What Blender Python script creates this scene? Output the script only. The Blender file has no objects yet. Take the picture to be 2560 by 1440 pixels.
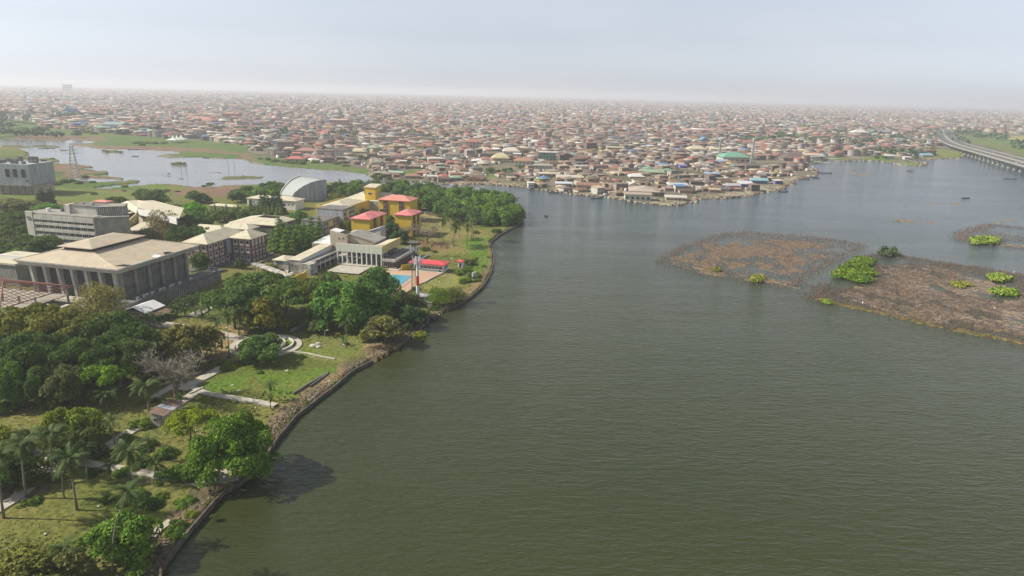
import bpy, math, random
import numpy as np
from mathutils import Vector, Matrix
rad = math.radians
random.seed(7); rng = np.random.default_rng(7)
scn = bpy.context.scene
COL = scn.collection

# ------------------------------------------------------------------ camera
FPX, CAMH, ROLL = 1707.0, 75.0, rad(1.35)
PITCH = math.atan((720 - 233) * math.cos(ROLL) / FPX)
cf = Vector((0, math.cos(PITCH), -math.sin(PITCH)))
cr0 = Vector((1, 0, 0)); cu0 = Vector((0, math.sin(PITCH), math.cos(PITCH)))
cr = cr0 * math.cos(ROLL) + cu0 * math.sin(ROLL)
cu = -cr0 * math.sin(ROLL) + cu0 * math.cos(ROLL)
cam_data = bpy.data.cameras.new('camera'); cam = bpy.data.objects.new('camera', cam_data)
COL.objects.link(cam); scn.camera = cam
cam_data.sensor_width = 36; cam_data.lens = FPX / 2560 * 36
cam_data.clip_start = 1; cam_data.clip_end = 60000
cam.matrix_world = Matrix(((cr.x, cu.x, -cf.x, 0), (cr.y, cu.y, -cf.y, 0), (cr.z, cu.z, -cf.z, CAMH), (0, 0, 0, 1)))

# ------------------------------------------------------------------ sky and sun
SUN_EL = rad(38); SUN_AZ = rad(0)      # light travels towards +x, a little towards +y
w = bpy.data.worlds.new("World"); scn.world = w; w.use_nodes = True
nt = w.node_tree; nt.nodes.clear()
sky = nt.nodes.new('ShaderNodeTexSky'); sky.sky_type = 'NISHITA'; sky.sun_disc = False
sky.sun_elevation = SUN_EL
sky.sun_rotation = rad(270) - SUN_AZ
sky.air_density = 1.0; sky.dust_density = 0.55; sky.ozone_density = 1.6
hs = nt.nodes.new('ShaderNodeHueSaturation'); hs.inputs['Saturation'].default_value = 0.15
tint = nt.nodes.new('ShaderNodeMix'); tint.data_type = 'RGBA'; tint.blend_type = 'MULTIPLY'; tint.inputs[0].default_value = 1; tint.inputs[7].default_value = (0.92, 0.985, 1.11, 1)
bg = nt.nodes.new('ShaderNodeBackground'); bg.inputs['Strength'].default_value = 0.086
wo = nt.nodes.new('ShaderNodeOutputWorld')
nt.links.new(sky.outputs[0], hs.inputs['Color']); nt.links.new(hs.outputs[0], tint.inputs[6]); 
wtc = nt.nodes.new('ShaderNodeTexCoord'); wmp = nt.nodes.new('ShaderNodeMapping'); wmp.inputs['Scale'].default_value = (1, 1, 3.5)
wnz = nt.nodes.new('ShaderNodeTexNoise'); wnz.inputs['Scale'].default_value = 3.0; wnz.inputs['Detail'].default_value = 6; wnz.inputs['Roughness'].default_value = 0.6
wmr = nt.nodes.new('ShaderNodeMapRange'); wmr.inputs[1].default_value = .45; wmr.inputs[2].default_value = .8; wmr.inputs[4].default_value = .30
wmx = nt.nodes.new('ShaderNodeMix'); wmx.data_type = 'RGBA'; wmx.inputs[7].default_value = (6.6, 6.6, 6.9, 1)     # thin high cloud
nt.links.new(wtc.outputs['Generated'], wmp.inputs[0]); nt.links.new(wmp.outputs[0], wnz.inputs['Vector']); nt.links.new(wnz.outputs['Fac'], wmr.inputs[0]); nt.links.new(wmr.outputs[0], wmx.inputs[0])
nt.links.new(tint.outputs[2], wmx.inputs[6]); nt.links.new(wmx.outputs[2], bg.inputs[0]); nt.links.new(bg.outputs[0], wo.inputs[0])
sd = bpy.data.lights.new('sun', 'SUN'); sd.energy = 5.0; sd.angle = rad(0.6); sd.color = (1.0, 0.915, 0.77)
sun = bpy.data.objects.new('sun', sd); COL.objects.link(sun)
Ldir = Vector((math.cos(SUN_EL) * math.cos(SUN_AZ), math.cos(SUN_EL) * math.sin(SUN_AZ), -math.sin(SUN_EL)))
sun.rotation_euler = Ldir.to_track_quat('-Z', 'Y').to_euler()
scn.view_settings.view_transform = 'Standard'; scn.view_settings.look = 'None'
scn.view_settings.exposure = 0.56; scn.view_settings.gamma = 1
scn.cycles.max_bounces = 6; scn.cycles.diffuse_bounces = 2; scn.cycles.glossy_bounces = 2
scn.cycles.volume_bounces = 1; scn.cycles.transparent_max_bounces = 12
scn.cycles.use_denoising = True

# ------------------------------------------------------------------ pixel <-> world
WATER = -0.75
def G(px, py, z=0.0):
    d = cf * FPX + cr * (px - 1280) + cu * (720 - py)
    t = (z - CAMH) / d.z
    return Vector((d.x * t, d.y * t, z))
def PX(x, y, z):
    v = Vector((x, y, z - CAMH)); k = FPX / v.dot(cf)
    return 1280 + v.dot(cr) * k, 720 - v.dot(cu) * k
def hgt(bx, by, ty, z0=0.0):
    """height of something whose foot is at pixel (bx,by) and whose top shows at row ty"""
    g = G(bx, by, z0); lo, hi = 0.0, 70.0
    for _ in range(40):
        m = (lo + hi) / 2
        if PX(g.x, g.y, z0 + m)[1] > ty: lo = m
        else: hi = m
    return lo
def dist(v): return math.sqrt(v.x ** 2 + v.y ** 2 + (CAMH - v.z) ** 2)

# ------------------------------------------------------------------ materials
def mat(name, c, rough=0.85, c2=None, scale=1.0, amt=0.5, bump=0.0, bscale=None, metal=0.0, coat=0, use_objcol=False, attr=None, detail=5, spec=0.3, stretch=None, transl=0.0):
    m = bpy.data.materials.new(name); m.use_nodes = True; t = m.node_tree; n = t.nodes; L = t.links
    b = n['Principled BSDF']; b.inputs['Roughness'].default_value = rough; b.inputs['Metallic'].default_value = metal
    b.inputs['Specular IOR Level'].default_value = spec
    col = None
    if use_objcol:
        o = n.new('ShaderNodeObjectInfo'); col = o.outputs['Color']
    if attr:
        a = n.new('ShaderNodeAttribute'); a.attribute_name = attr
        if col is None: col = a.outputs['Color']
        else:
            mx = n.new('ShaderNodeMix'); mx.data_type = 'RGBA'; mx.blend_type = 'MULTIPLY'; mx.inputs[0].default_value = 1
            L.new(col, mx.inputs[6]); L.new(a.outputs['Color'], mx.inputs[7]); col = mx.outputs[2]
    tc = n.new('ShaderNodeTexCoord'); vec = tc.outputs['Object']
    if stretch:
        mp = n.new('ShaderNodeMapping'); mp.inputs['Scale'].default_value = stretch; L.new(vec, mp.inputs[0]); vec = mp.outputs[0]
    if c2 is not None:
        nz = n.new('ShaderNodeTexNoise'); nz.inputs['Scale'].default_value = scale; nz.inputs['Detail'].default_value = detail; nz.inputs['Roughness'].default_value = 0.65
        L.new(vec, nz.inputs['Vector'])
        rp = n.new('ShaderNodeMapRange'); rp.inputs[1].default_value = 0.5 - 0.13; rp.inputs[2].default_value = 0.5 + 0.13; rp.inputs[4].default_value = amt
        L.new(nz.outputs['Fac'], rp.inputs[0])
        mx = n.new('ShaderNodeMix'); mx.data_type = 'RGBA'; L.new(rp.outputs[0], mx.inputs[0])
        if col is None: mx.inputs[6].default_value = (*c, 1)
        else: L.new(col, mx.inputs[6])
        mx.inputs[7].default_value = (*c2, 1); col = mx.outputs[2]
    if col is None: b.inputs['Base Color'].default_value = (*c, 1)
    else: L.new(col, b.inputs['Base Color'])
    if bump:
        nb = n.new('ShaderNodeTexNoise'); nb.inputs['Scale'].default_value = bscale or scale * 3; nb.inputs['Detail'].default_value = 4
        L.new(vec, nb.inputs['Vector'])
        bp = n.new('ShaderNodeBump'); bp.inputs['Strength'].default_value = bump; bp.inputs['Distance'].default_value = 0.3
        L.new(nb.outputs['Fac'], bp.inputs['Height']); L.new(bp.outputs[0], b.inputs['Normal'])
    if transl:
        ts = n.new('ShaderNodeBsdfTranslucent'); ms = n.new('ShaderNodeMixShader'); ms.inputs[0].default_value = transl
        if col is not None: L.new(col, ts.inputs['Color'])
        L.new(b.outputs[0], ms.inputs[1]); L.new(ts.outputs[0], ms.inputs[2]); L.new(ms.outputs[0], n['Material Output'].inputs[0])
    return m
def ribbed(name, c, c2, period=0.9, depth=0.5, axis='X', rough=0.85):
    """vertical ribs or corrugation along one local axis"""
    m = mat(name, c, rough, c2, 0.35, 0.6); t = m.node_tree; n = t.nodes; L = t.links
    wv = n.new('ShaderNodeTexWave'); wv.bands_direction = axis; wv.inputs['Scale'].default_value = 1 / period * 0.314 * 10 / 3.14 * 0.5
    tc = n.new('ShaderNodeTexCoord'); L.new(tc.outputs['Object'], wv.inputs['Vector'])
    bp = n.new('ShaderNodeBump'); bp.inputs['Strength'].default_value = depth; bp.inputs['Distance'].default_value = 0.15
    L.new(wv.outputs['Fac'], bp.inputs['Height']); L.new(bp.outputs[0], n['Principled BSDF'].inputs['Normal'])
    return m
M = {}
M['concrete'] = mat('weathered_concrete', (0.30, 0.29, 0.26), 0.9, (0.13, 0.125, 0.11), 0.35, 0.6)
M['concrete_light'] = mat('pale_concrete', (0.52, 0.50, 0.45), 0.9, (0.27, 0.26, 0.23), 0.6, 0.65, stretch=(1, 1, .18))
M['concrete_dark'] = mat('stained_concrete', (0.17, 0.165, 0.155), 0.9, (0.07, 0.068, 0.065), 0.3, 0.7)
M['stained_white'] = mat('black_stained_plaster', (0.50, 0.48, 0.43), 0.9, (0.06, 0.06, 0.05), 0.45, 0.85)
M['cream_roof'] = mat('cream_sheet_roof', (0.52, 0.48, 0.36), 0.6, (0.36, 0.325, 0.24), 0.3, 0.6)
M['grey_roof'] = mat('grey_green_roof', (0.34, 0.37, 0.36), .7, (0.28, 0.31, 0.31), .2, .5)
M['tan_roof'] = mat('tan_sheet_roof', (0.44, 0.375, 0.28), 0.6, (0.33, 0.275, 0.205), 0.3, 0.6)
M['white_paint'] = mat('white_paint', (0.68, 0.68, 0.66), 0.7, (0.5, 0.5, 0.48), 0.5, 0.4)
M['grey_paint'] = mat('grey_paint', (0.36, 0.38, 0.41), 0.8, (0.19, 0.20, 0.22), 0.6, 0.7, stretch=(1, 1, .14))
M['beige_wall'] = mat('beige_plaster', (0.47, 0.40, 0.31), 0.85, (0.30, 0.26, 0.20), 0.8, 0.6, stretch=(1, 1, .16))
M['pink_wall'] = mat('pale_pink_plaster', (0.52, 0.44, 0.40), 0.85, (0.33, 0.27, 0.24), 0.9, 0.5, stretch=(1, 1, .16))
M['maroon'] = mat('maroon_paint', (0.125, 0.055, 0.05), 0.8, (0.09, 0.045, 0.04), 0.3, 0.5)
M['yellow_wall'] = mat('yellow_plaster', (0.60, 0.41, 0.03), 0.8, (0.42, 0.29, 0.05), 0.9, 0.4, stretch=(1, 1, .14))
M['pale_yellow'] = mat('pale_yellow_plaster', (0.60, 0.47, 0.20), 0.8, (0.40, 0.31, 0.16), 0.9, 0.5, stretch=(1, 1, .14))
M['mint_wall'] = mat('pale_green_plaster', (0.58, 0.60, 0.50), 0.8, (0.36, 0.37, 0.31), 0.9, 0.5, stretch=(1, 1, .14))
M['red_roof'] = mat('pinkish_red_roof', (0.50, 0.13, 0.13), 0.6, (0.60, 0.27, 0.25), 0.35, 0.8)
M['red_roof2'] = mat('faded_red_roof', (0.50, 0.20, 0.15), 0.6, (0.55, 0.25, 0.2), 0.12, 0.7)
M['bright_red'] = mat('bright_red_roof', (0.52, 0.06, 0.07), 0.6, (0.58, 0.13, 0.13), 0.2, 0.5)
M['rust_steel'] = mat('red_oxide_steel', (0.20, 0.075, 0.06), 0.7, (0.12, 0.05, 0.04), 0.8, 0.6)
M['glass'] = mat('dark_window_glass', (0.015, 0.017, 0.02), 0.15, spec=0.6)
M['dark'] = mat('dark_opening', (0.02, 0.02, 0.02), 0.9)
M['steel'] = mat('galvanised_steel', (0.42, 0.43, 0.44), 0.5, metal=0.3)
M['dark_steel'] = mat('dark_steel', (0.09, 0.09, 0.095), 0.6)
M['red_paint'] = mat('red_mast_paint', (0.45, 0.07, 0.04), 0.6)
M['bark'] = mat('grey_brown_bark', (0.17, 0.135, 0.10), 0.95, (0.09, 0.07, 0.05), 2.0, 0.6)
M['palm_bark'] = mat('palm_trunk_bark', (0.24, 0.21, 0.17), 0.95, (0.12, 0.10, 0.08), 2.5, 0.6)
M['leaf'] = mat('leaf', (1, 1, 1), 0.8, use_objcol=True, attr='Col', spec=0.1, transl=0.3)
M['frond'] = mat('palm_frond', (1, 1, 1), 0.65, use_objcol=True, attr='Col', spec=0.15, transl=0.2)
M['paving'] = mat('pale_concrete_paving', (0.42, 0.39, 0.33), 0.9, (0.26, 0.24, 0.19), 0.5, 0.6, bump=0.3)
M['asphalt'] = mat('grey_asphalt', (0.09, 0.09, 0.095), 0.9, (0.13, 0.13, 0.13), 0.3, 0.6)
M['wall_concrete'] = mat('seawall_concrete', (0.14, 0.12, 0.095), 0.9, (0.045, 0.04, 0.03), 0.6, 0.9, bump=0.4)  # one dark weathered concrete colour over the whole seawall
M['pink_paving'] = mat('pink_pool_paving', (0.40, 0.24, 0.18), 0.9, (0.40, 0.33, 0.20), 0.12, 0.7)
M['pool_water'] = mat('turquoise_pool_water', (0.03, 0.26, 0.36), 0.08, (0.02, 0.20, 0.30), 0.3, 0.4, bump=0.1, bscale=3, spec=0.5)
M['housewall'] = mat('town_wall_plaster', (1, 1, 1), 0.9, (0.16, 0.14, 0.12), 0.35, 0.45, use_objcol=True)
M['houseroof'] = mat('town_sheet_roof', (1, 1, 1), 0.75, (0.20, 0.12, 0.08), 0.35, 0.6, use_objcol=True)
M['stuffhouse'] = mat('far_town_surfaces', (1, 1, 1), 0.85, (0.19, 0.15, 0.13), 0.08, 0.4, attr='Col')
M['boatwood'] = mat('tarred_boat_wood', (0.06, 0.045, 0.035), 0.8, (0.12, 0.09, 0.06), 1.0, 0.5)
M['boatwhite'] = mat('white_boat_hull', (0.62, 0.62, 0.6), 0.5)
M['twig'] = mat('dead_brushwood', (1, 1, 1), 0.95, attr='Col', spec=0.1, transl=.4)
M['skin'] = mat('dark_skin', (0.10, 0.055, 0.035), 0.6)
M['cloth'] = mat('cloth', (1, 1, 1), 0.9, use_objcol=True)
M['tyre'] = mat('black_rubber', (0.02, 0.02, 0.02), 0.9)
M['carpaint'] = mat('car_paint', (1, 1, 1), 0.3, use_objcol=True, spec=0.6)
M['ribs_dark'] = ribbed('ribbed_dark_panels', (0.22, 0.22, 0.20), (0.10, 0.10, 0.10), 1.1, 1.0, 'X')
M['rust_sheet'] = mat('rusted_corrugated_sheet', (0.21, 0.145, 0.115), 0.8, (0.11, 0.07, 0.055), 0.6, 0.8)
M['blue_grey_sheet'] = mat('blue_grey_sheet', (0.33, 0.37, 0.44), 0.6, (0.22, 0.22, 0.25), 0.6, 0.5)

# ------------------------------------------------------------------ mesh helpers
def tag(o, label=None, cat=None, group=None, kind=None):
    if label: o['label'] = label
    if cat: o['category'] = cat
    if group: o['group'] = group
    if kind: o['kind'] = kind
    return o
def link(name, me, m, parent=None, loc=None, rz=None, color=None):
    o = bpy.data.objects.new(name, me); COL.objects.link(o)
    ms = m if isinstance(m, (list, tuple)) else [m]
    if len(me.materials) == 0:
        for x in ms:
            if x is not None: me.materials.append(x)
    if parent is not None: o.parent = parent
    if loc is not None: o.location = loc
    if rz is not None: o.rotation_euler = (0, 0, rz)
    if color is not None: o.color = (*color[:3], 1)
    return o
def empty(name, loc, rz=0.0):
    o = bpy.data.objects.new(name, None); COL.objects.link(o); o.location = loc; o.rotation_euler = (0, 0, rz); o.empty_display_size = 1
    return o
class MB:
    def __init__(s): s.v = []; s.f = []; s.mi = []; s.c = 0
    def add(s, vs, fs, mi=0):
        b = len(s.v); s.v += [tuple(v) for v in vs]; s.f += [tuple(b + i for i in f) for f in fs]; s.mi += [mi] * len(fs); return s
    def box(s, x0, x1, y0, y1, z0, z1, mi=0):
        return s.add([(x0, y0, z0), (x1, y0, z0), (x1, y1, z0), (x0, y1, z0), (x0, y0, z1), (x1, y0, z1), (x1, y1, z1), (x0, y1, z1)],
                     [(3, 2, 1, 0), (4, 5, 6, 7), (0, 1, 5, 4), (1, 2, 6, 5), (2, 3, 7, 6), (3, 0, 4, 7)], mi)
    def prism(s, poly, z0, z1, mi=0):
        """poly: list of (x,y) counter-clockwise; z1 may be a list of heights"""
        n = len(poly); zt = z1 if isinstance(z1, (list, tuple)) else [z1] * n
        vs = [(p[0], p[1], z0) for p in poly] + [(p[0], p[1], zt[i]) for i, p in enumerate(poly)]
        fs = [tuple(range(n - 1, -1, -1)), tuple(range(n, 2 * n))] + [(i, (i + 1) % n, n + (i + 1) % n, n + i) for i in range(n)]
        return s.add(vs, fs, mi)
    def bar(s, a, b, r, r2=None, n=6, mi=0):
        a = Vector(a); b = Vector(b); d = (b - a)
        if d.length < 1e-6: return s
        q = d.to_track_quat('Z', 'Y'); r2 = r if r2 is None else r2; vs = []
        for (p, rr) in ((a, r), (b, r2)):
            for k in range(n):
                t = 2 * math.pi * (k + 0.5) / n; vs.append(p + q @ Vector((rr * math.cos(t), rr * math.sin(t), 0)))
        return s.add(vs, [tuple(range(n - 1, -1, -1)), tuple(range(n, 2 * n))] + [(k, (k + 1) % n, n + (k + 1) % n, n + k) for k in range(n)], mi)
    def tube(s, pts, rs, n=7, mi=0):
        pts = [Vector(p) for p in pts]; vs = []; m = len(pts)
        for i, p in enumerate(pts):
            d = (pts[min(i + 1, m - 1)] - pts[max(i - 1, 0)]); q = d.to_track_quat('Z', 'Y')
            for k in range(n):
                t = 2 * math.pi * k / n; vs.append(p + q @ Vector((rs[i] * math.cos(t), rs[i] * math.sin(t), 0)))
        fs = [tuple(range(n - 1, -1, -1)), tuple(range((m - 1) * n, m * n))]
        for i in range(m - 1):
            for k in range(n): fs.append((i * n + k, i * n + (k + 1) % n, (i + 1) * n + (k + 1) % n, (i + 1) * n + k))
        return s.add(vs, fs, mi)
    def hip(s, x0, x1, y0, y1, z, h, t=0.25, inset=None, mi=0, ridge=None):
        """hip roof with its ridge along the longer side and an underside of thickness t"""
        W = x1 - x0; D = y1 - y0; i = min(W, D) / 2 if inset is None else inset
        if W >= D: r = [(x0 + i, (y0 + y1) / 2), (x1 - i, (y0 + y1) / 2)]
        else: r = [((x0 + x1) / 2, y0 + i), ((x0 + x1) / 2, y1 - i)]
        vs = [(x0, y0, z), (x1, y0, z), (x1, y1, z), (x0, y1, z), (x0, y0, z - t), (x1, y0, z - t), (x1, y1, z - t), (x0, y1, z - t), (*r[0], z + h), (*r[1], z + h)]
        if W >= D: fs = [(0, 1, 9, 8), (1, 2, 9), (2, 3, 8, 9), (3, 0, 8)]
        else: fs = [(0, 1, 8), (1, 2, 9, 8), (2, 3, 9), (3, 0, 8, 9)]
        return s.add(vs, fs + [(4, 5, 1, 0), (5, 6, 2, 1), (6, 7, 3, 2), (7, 4, 0, 3), (7, 6, 5, 4)], mi)
    def frustum(s, x0, x1, y0, y1, z, X0, X1, Y0, Y1, Z, t=0.3, mi=0):
        vs = [(x0, y0, z), (x1, y0, z), (x1, y1, z), (x0, y1, z), (X0, Y0, Z), (X1, Y0, Z), (X1, Y1, Z), (X0, Y1, Z), (x0, y0, z - t), (x1, y0, z - t), (x1, y1, z - t), (x0, y1, z - t)]
        return s.add(vs, [(0, 1, 5, 4), (1, 2, 6, 5), (2, 3, 7, 6), (3, 0, 4, 7), (4, 5, 6, 7), (8, 9, 1, 0), (9, 10, 2, 1), (10, 11, 3, 2), (11, 8, 0, 3), (11, 10, 9, 8)], mi)
    def mesh(s, name, smooth=False):
        me = bpy.data.meshes.new(name); me.from_pydata([tuple(v) for v in s.v], [], s.f)
        if any(s.mi): me.polygons.foreach_set('material_index', s.mi)
        if smooth: me.polygons.foreach_set('use_smooth', [True] * len(me.polygons))
        me.update(); return me
    def build(s, name, m, parent=None, loc=None, rz=None, color=None, smooth=False):
        return link(name, s.mesh(name, smooth), m, parent, loc, rz, color)
def npmesh(name, V, F, cols=None, smooth=False):
    """V (n,3), F (m,k) numpy; cols (m,3) colour per face"""
    me = bpy.data.meshes.new(name); n = len(V); m, k = F.shape
    me.vertices.add(n); me.vertices.foreach_set('co', np.asarray(V, np.float32).ravel())
    me.loops.add(m * k); me.loops.foreach_set('vertex_index', F.astype(np.int32).ravel())
    me.polygons.add(m); me.polygons.foreach_set('loop_start', np.arange(0, m * k, k, dtype=np.int32)); me.polygons.foreach_set('loop_total', np.full(m, k, dtype=np.int32))
    if smooth: me.polygons.foreach_set('use_smooth', np.ones(m, bool))
    me.update(calc_edges=True)
    if cols is not None:
        a = me.color_attributes.new('Col', 'FLOAT_COLOR', 'CORNER')
        c4 = np.ones((m, k, 4), np.float32); c4[:, :, :3] = cols[:, None, :]
        a.data.foreach_set('color', c4.ravel())
    return me
def pip(X, Y, poly):
    """points in polygon, numpy"""
    ins = np.zeros(X.shape, bool); n = len(poly)
    for i in range(n):
        x1, y1 = poly[i][0], poly[i][1]; x2, y2 = poly[(i + 1) % n][0], poly[(i + 1) % n][1]
        if y1 == y2: continue
        c = ((y1 > Y) != (y2 > Y)) & (X < (x2 - x1) * (Y - y1) / (y2 - y1) + x1)
        ins ^= c
    return ins
def vnoise(X, Y, s, seed=0):
    x = X / s; y = Y / s; xi = np.floor(x).astype(np.int64); yi = np.floor(y).astype(np.int64); fx = x - xi; fy = y - yi
    fx = fx * fx * (3 - 2 * fx); fy = fy * fy * (3 - 2 * fy)
    def h(a, b):
        t = (a * 374761393 + b * 668265263 + seed * 982451653) & 0x7fffffff
        t = ((t ^ (t >> 13)) * 1274126177) & 0x7fffffff
        return ((t ^ (t >> 16)) & 0xffff) / 65535.0
    return (h(xi, yi) * (1 - fx) + h(xi + 1, yi) * fx) * (1 - fy) + (h(xi, yi + 1) * (1 - fx) + h(xi + 1, yi + 1) * fx) * fy
def fbm(X, Y, s, o=4, seed=0):
    r = 0; a = 0.5; t = 0
    for k in range(o): r = r + a * vnoise(X, Y, s / 2 ** k, seed + k); t += a; a *= 0.55
    return r / t
def wpoly(pts, z=0.0): return [(G(x, y, z).x, G(x, y, z).y) for x, y in pts]
LANDMARKS = []     # (phrase, Vector)
AUTO = []          # (object, noun phrase) labelled at the end
# ------------------------------------------------------------------ haze-free setting: ground, water
COAST_WALL = [(396, 1475), (402, 1418), (440, 1362), (500, 1290), (556, 1226), (592, 1208), (632, 1176), (668, 1130), (697, 1088), (740, 1035), (775, 1008), (835, 965), (880, 925), (930, 899)]
COAST_BEACH = [(930, 899), (948, 896), (972, 884), (980, 868), (988, 870)]
COAST_WALL2 = [(988, 870), (1012, 848), (1050, 817), (1072, 797), (1073, 791), (1088, 796), (1118, 772), (1160, 750), (1180, 737), (1206, 714), (1222, 690), (1232, 665), (1235, 640), (1230, 618), (1226, 605), (1248, 586), (1285, 566), (1308, 548)]
COAST_MANG = [(1308, 548), (1314, 528), (1300, 508), (1275, 492), (1240, 482), (1190, 478), (1150, 475), (1120, 470), (1060, 464), (1000, 460), (955, 456), (925, 452), (905, 457), (860, 456), (800, 456), (700, 457), (640, 461), (600, 462), (560, 463), (510, 466), (485, 466), (470, 464), (430, 459), (390, 458), (330, 464), (250, 471), (240, 468), (270, 463), (350, 456), (352, 450), (330, 449), (300, 452), (240, 455), (165, 442), (250, 444), (312, 448), (305, 443), (240, 437), (275, 434), (272, 428), (200, 421), (235, 418), (232, 415), (190, 409), (150, 407), (112, 406), (150, 403), (150, 397), (125, 395), (72, 393), (74, 380), (40, 368), (-60, 366)]
camp_px = COAST_WALL + COAST_BEACH[1:] + COAST_WALL2[1:] + COAST_MANG[1:]
CAMP = wpoly(camp_px) + [(-900, 600), (-900, 20), (-60, 40)]
town_px = [(-60, 346), (0, 349), (40, 346), (100, 349), (150, 352), (185, 346), (235, 353), (232, 356), (167, 358), (185, 363), (260, 370), (370, 374), (430, 376), (455, 381), (372, 389), (430, 393), (510, 392), (610, 396), (640, 407), (690, 414), (760, 418), (850, 425), (920, 433), (932, 440), (940, 446), (1000, 449), (1060, 453), (1110, 458), (1140, 461), (1200, 458), (1250, 460), (1300, 465), (1345, 470), (1400, 479), (1450, 485), (1500, 488), (1560, 497), (1600, 504), (1640, 509), (1690, 511), (1742, 502), (1735, 496), (1790, 494), (1850, 490), (1900, 481), (1962, 471), (1950, 463), (1985, 459), (1970, 452), (2000, 446), (2045, 434), (2030, 426), (2000, 420), (1990, 414), (2030, 408), (2060, 399), (2110, 402), (2190, 400), (2235, 408), (2300, 414), (2318, 411), (2262, 402), (2330, 397), (2395, 395), (2410, 388), (2425, 380), (2480, 384), (2560, 402), (2700, 432), (3100, 540)]
TOWN = wpoly(town_px) + [(5000, 600), (16000, 1500), (16000, 14500), (-16000, 14500), (-16000, 3000)]
ISL = [[(70, 362), (120, 358), (150, 366), (155, 369), (110, 368)], [(0, 362), (40, 360), (92, 366), (80, 369), (0, 368)],
       [(248, 375), (262, 371), (300, 376), (310, 381), (285, 382), (252, 380)],
       [(427, 407), (450, 405), (468, 408), (465, 414), (432, 412)], [(395, 440), (415, 436), (432, 435), (425, 439)],
       [(435, 444), (455, 444), (457, 447), (440, 447)], [(506, 430), (550, 428), (547, 431)], [(537, 446), (560, 439), (610, 436), (662, 439), (660, 445), (620, 446), (560, 449)],
       [(88, 397), (98, 396), (100, 400), (90, 400)],
       [(1270, 491), (1300, 491), (1298, 495), (1268, 495)], [(1030, 838), (1048, 830), (1075, 833), (1082, 840), (1050, 848), (1024, 848)],
       [(2228, 550), (2250, 549), (2262, 553), (2240, 554)]]
ISLW = [wpoly(p) for p in ISL]

# polar sheet: fine near the camera, coarse towards the horizon
R = [60.0]
while R[-1] < 13500: R.append(R[-1] * 1.0085 + 0.12)
R = np.array(R + [20000.0, 32000.0]); A = np.radians(np.arange(-52, 52.01, 0.15))
RR, AA = np.meshgrid(R, A, indexing='ij')
GX = RR * np.sin(AA); GY = RR * np.cos(AA)
wob = RR / 900.0
JX = GX + (fbm(GX, GY, 14, 3, 1) - .5) * 14 * np.clip(wob - .2, 0, 1.5); JY = GY + (fbm(GX, GY, 14, 3, 9) - .5) * 22 * np.clip(wob - .2, 0, 1.5)
in_camp = pip(GX, GY, CAMP) & ((RR < 330) | pip(JX, JY, CAMP)); in_town = pip(JX, JY, TOWN); in_isl = np.zeros_like(in_camp)
for p in ISLW: in_isl |= pip(JX, JY, p)
# a little breakup of the marsh: ponds
land = in_camp | in_town | in_isl
def mask(pts, nz=6.0, seed=3, z=0):
    p = wpoly(pts, z); q = np.array(p); rr = math.hypot(*q.mean(0)); a = nz * (0.3 + rr / 400)
    X = GX + (fbm(GX, GY, a * 1.2, 4, seed) - .5) * 2 * a; Y = GY + (fbm(GX, GY, a * 1.2, 4, seed + 7) - .5) * 2 * a
    return pip(X, Y, p)
C = np.zeros(GX.shape + (3,))
def lerp(a, b, t): return np.asarray(a) * (1 - t[..., None]) + np.asarray(b) * t[..., None]
n1 = np.clip((fbm(GX, GY, 26, 5, 21) - .36) / .28, 0, 1); n2 = np.clip((fbm(GX, GY, 7, 4, 31) - .35) / .3, 0, 1); n3 = np.clip((fbm(GX, GY, 90, 4, 41) - .4) / .2, 0, 1)
lawn = lerp((0.095, 0.118, 0.024), (0.14, 0.142, 0.038), n1); lawn = lerp(lawn, (0.17, 0.145, 0.055), (n2 * n1) * 0.55)
C[:] = lawn
town_c = lerp((0.19, 0.155, 0.115), (0.10, 0.10, 0.065), n1)
C = np.where(in_town[..., None], town_c, C)
marsh = lerp((0.085, 0.125, 0.03), (0.05, 0.09, 0.02), n1); marsh = lerp(marsh, (0.14, 0.13, 0.045), n3 * 0.7)
m_ = in_camp & mask([(-200, 380), (-200, 520), (60, 490), (330, 505), (600, 505), (700, 480), (700, 440), (300, 400)], 4)
C = np.where(m_[..., None], marsh, C)
green = lerp((0.07, 0.12, 0.025), (0.10, 0.135, 0.035), n1); brown = lerp((0.18, 0.125, 0.08), (0.15, 0.10, 0.06), n2)
dirt = lerp((0.27, 0.21, 0.125), (0.20, 0.155, 0.085), n2); rubble = lerp((0.21, 0.155, 0.09), (0.10, 0.085, 0.05), n2); bright = lerp((0.085, 0.155, 0.02), (0.12, 0.16, 0.03), n2)
def paint(pts, col, nz=3.0, seed=5, only=None, amt=1.0):
    global C
    m = mask(pts, nz, seed)
    if only is not None: m = m & only
    C = np.where(m[..., None], C * (1 - amt) + np.asarray(col) * amt, C)
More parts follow.
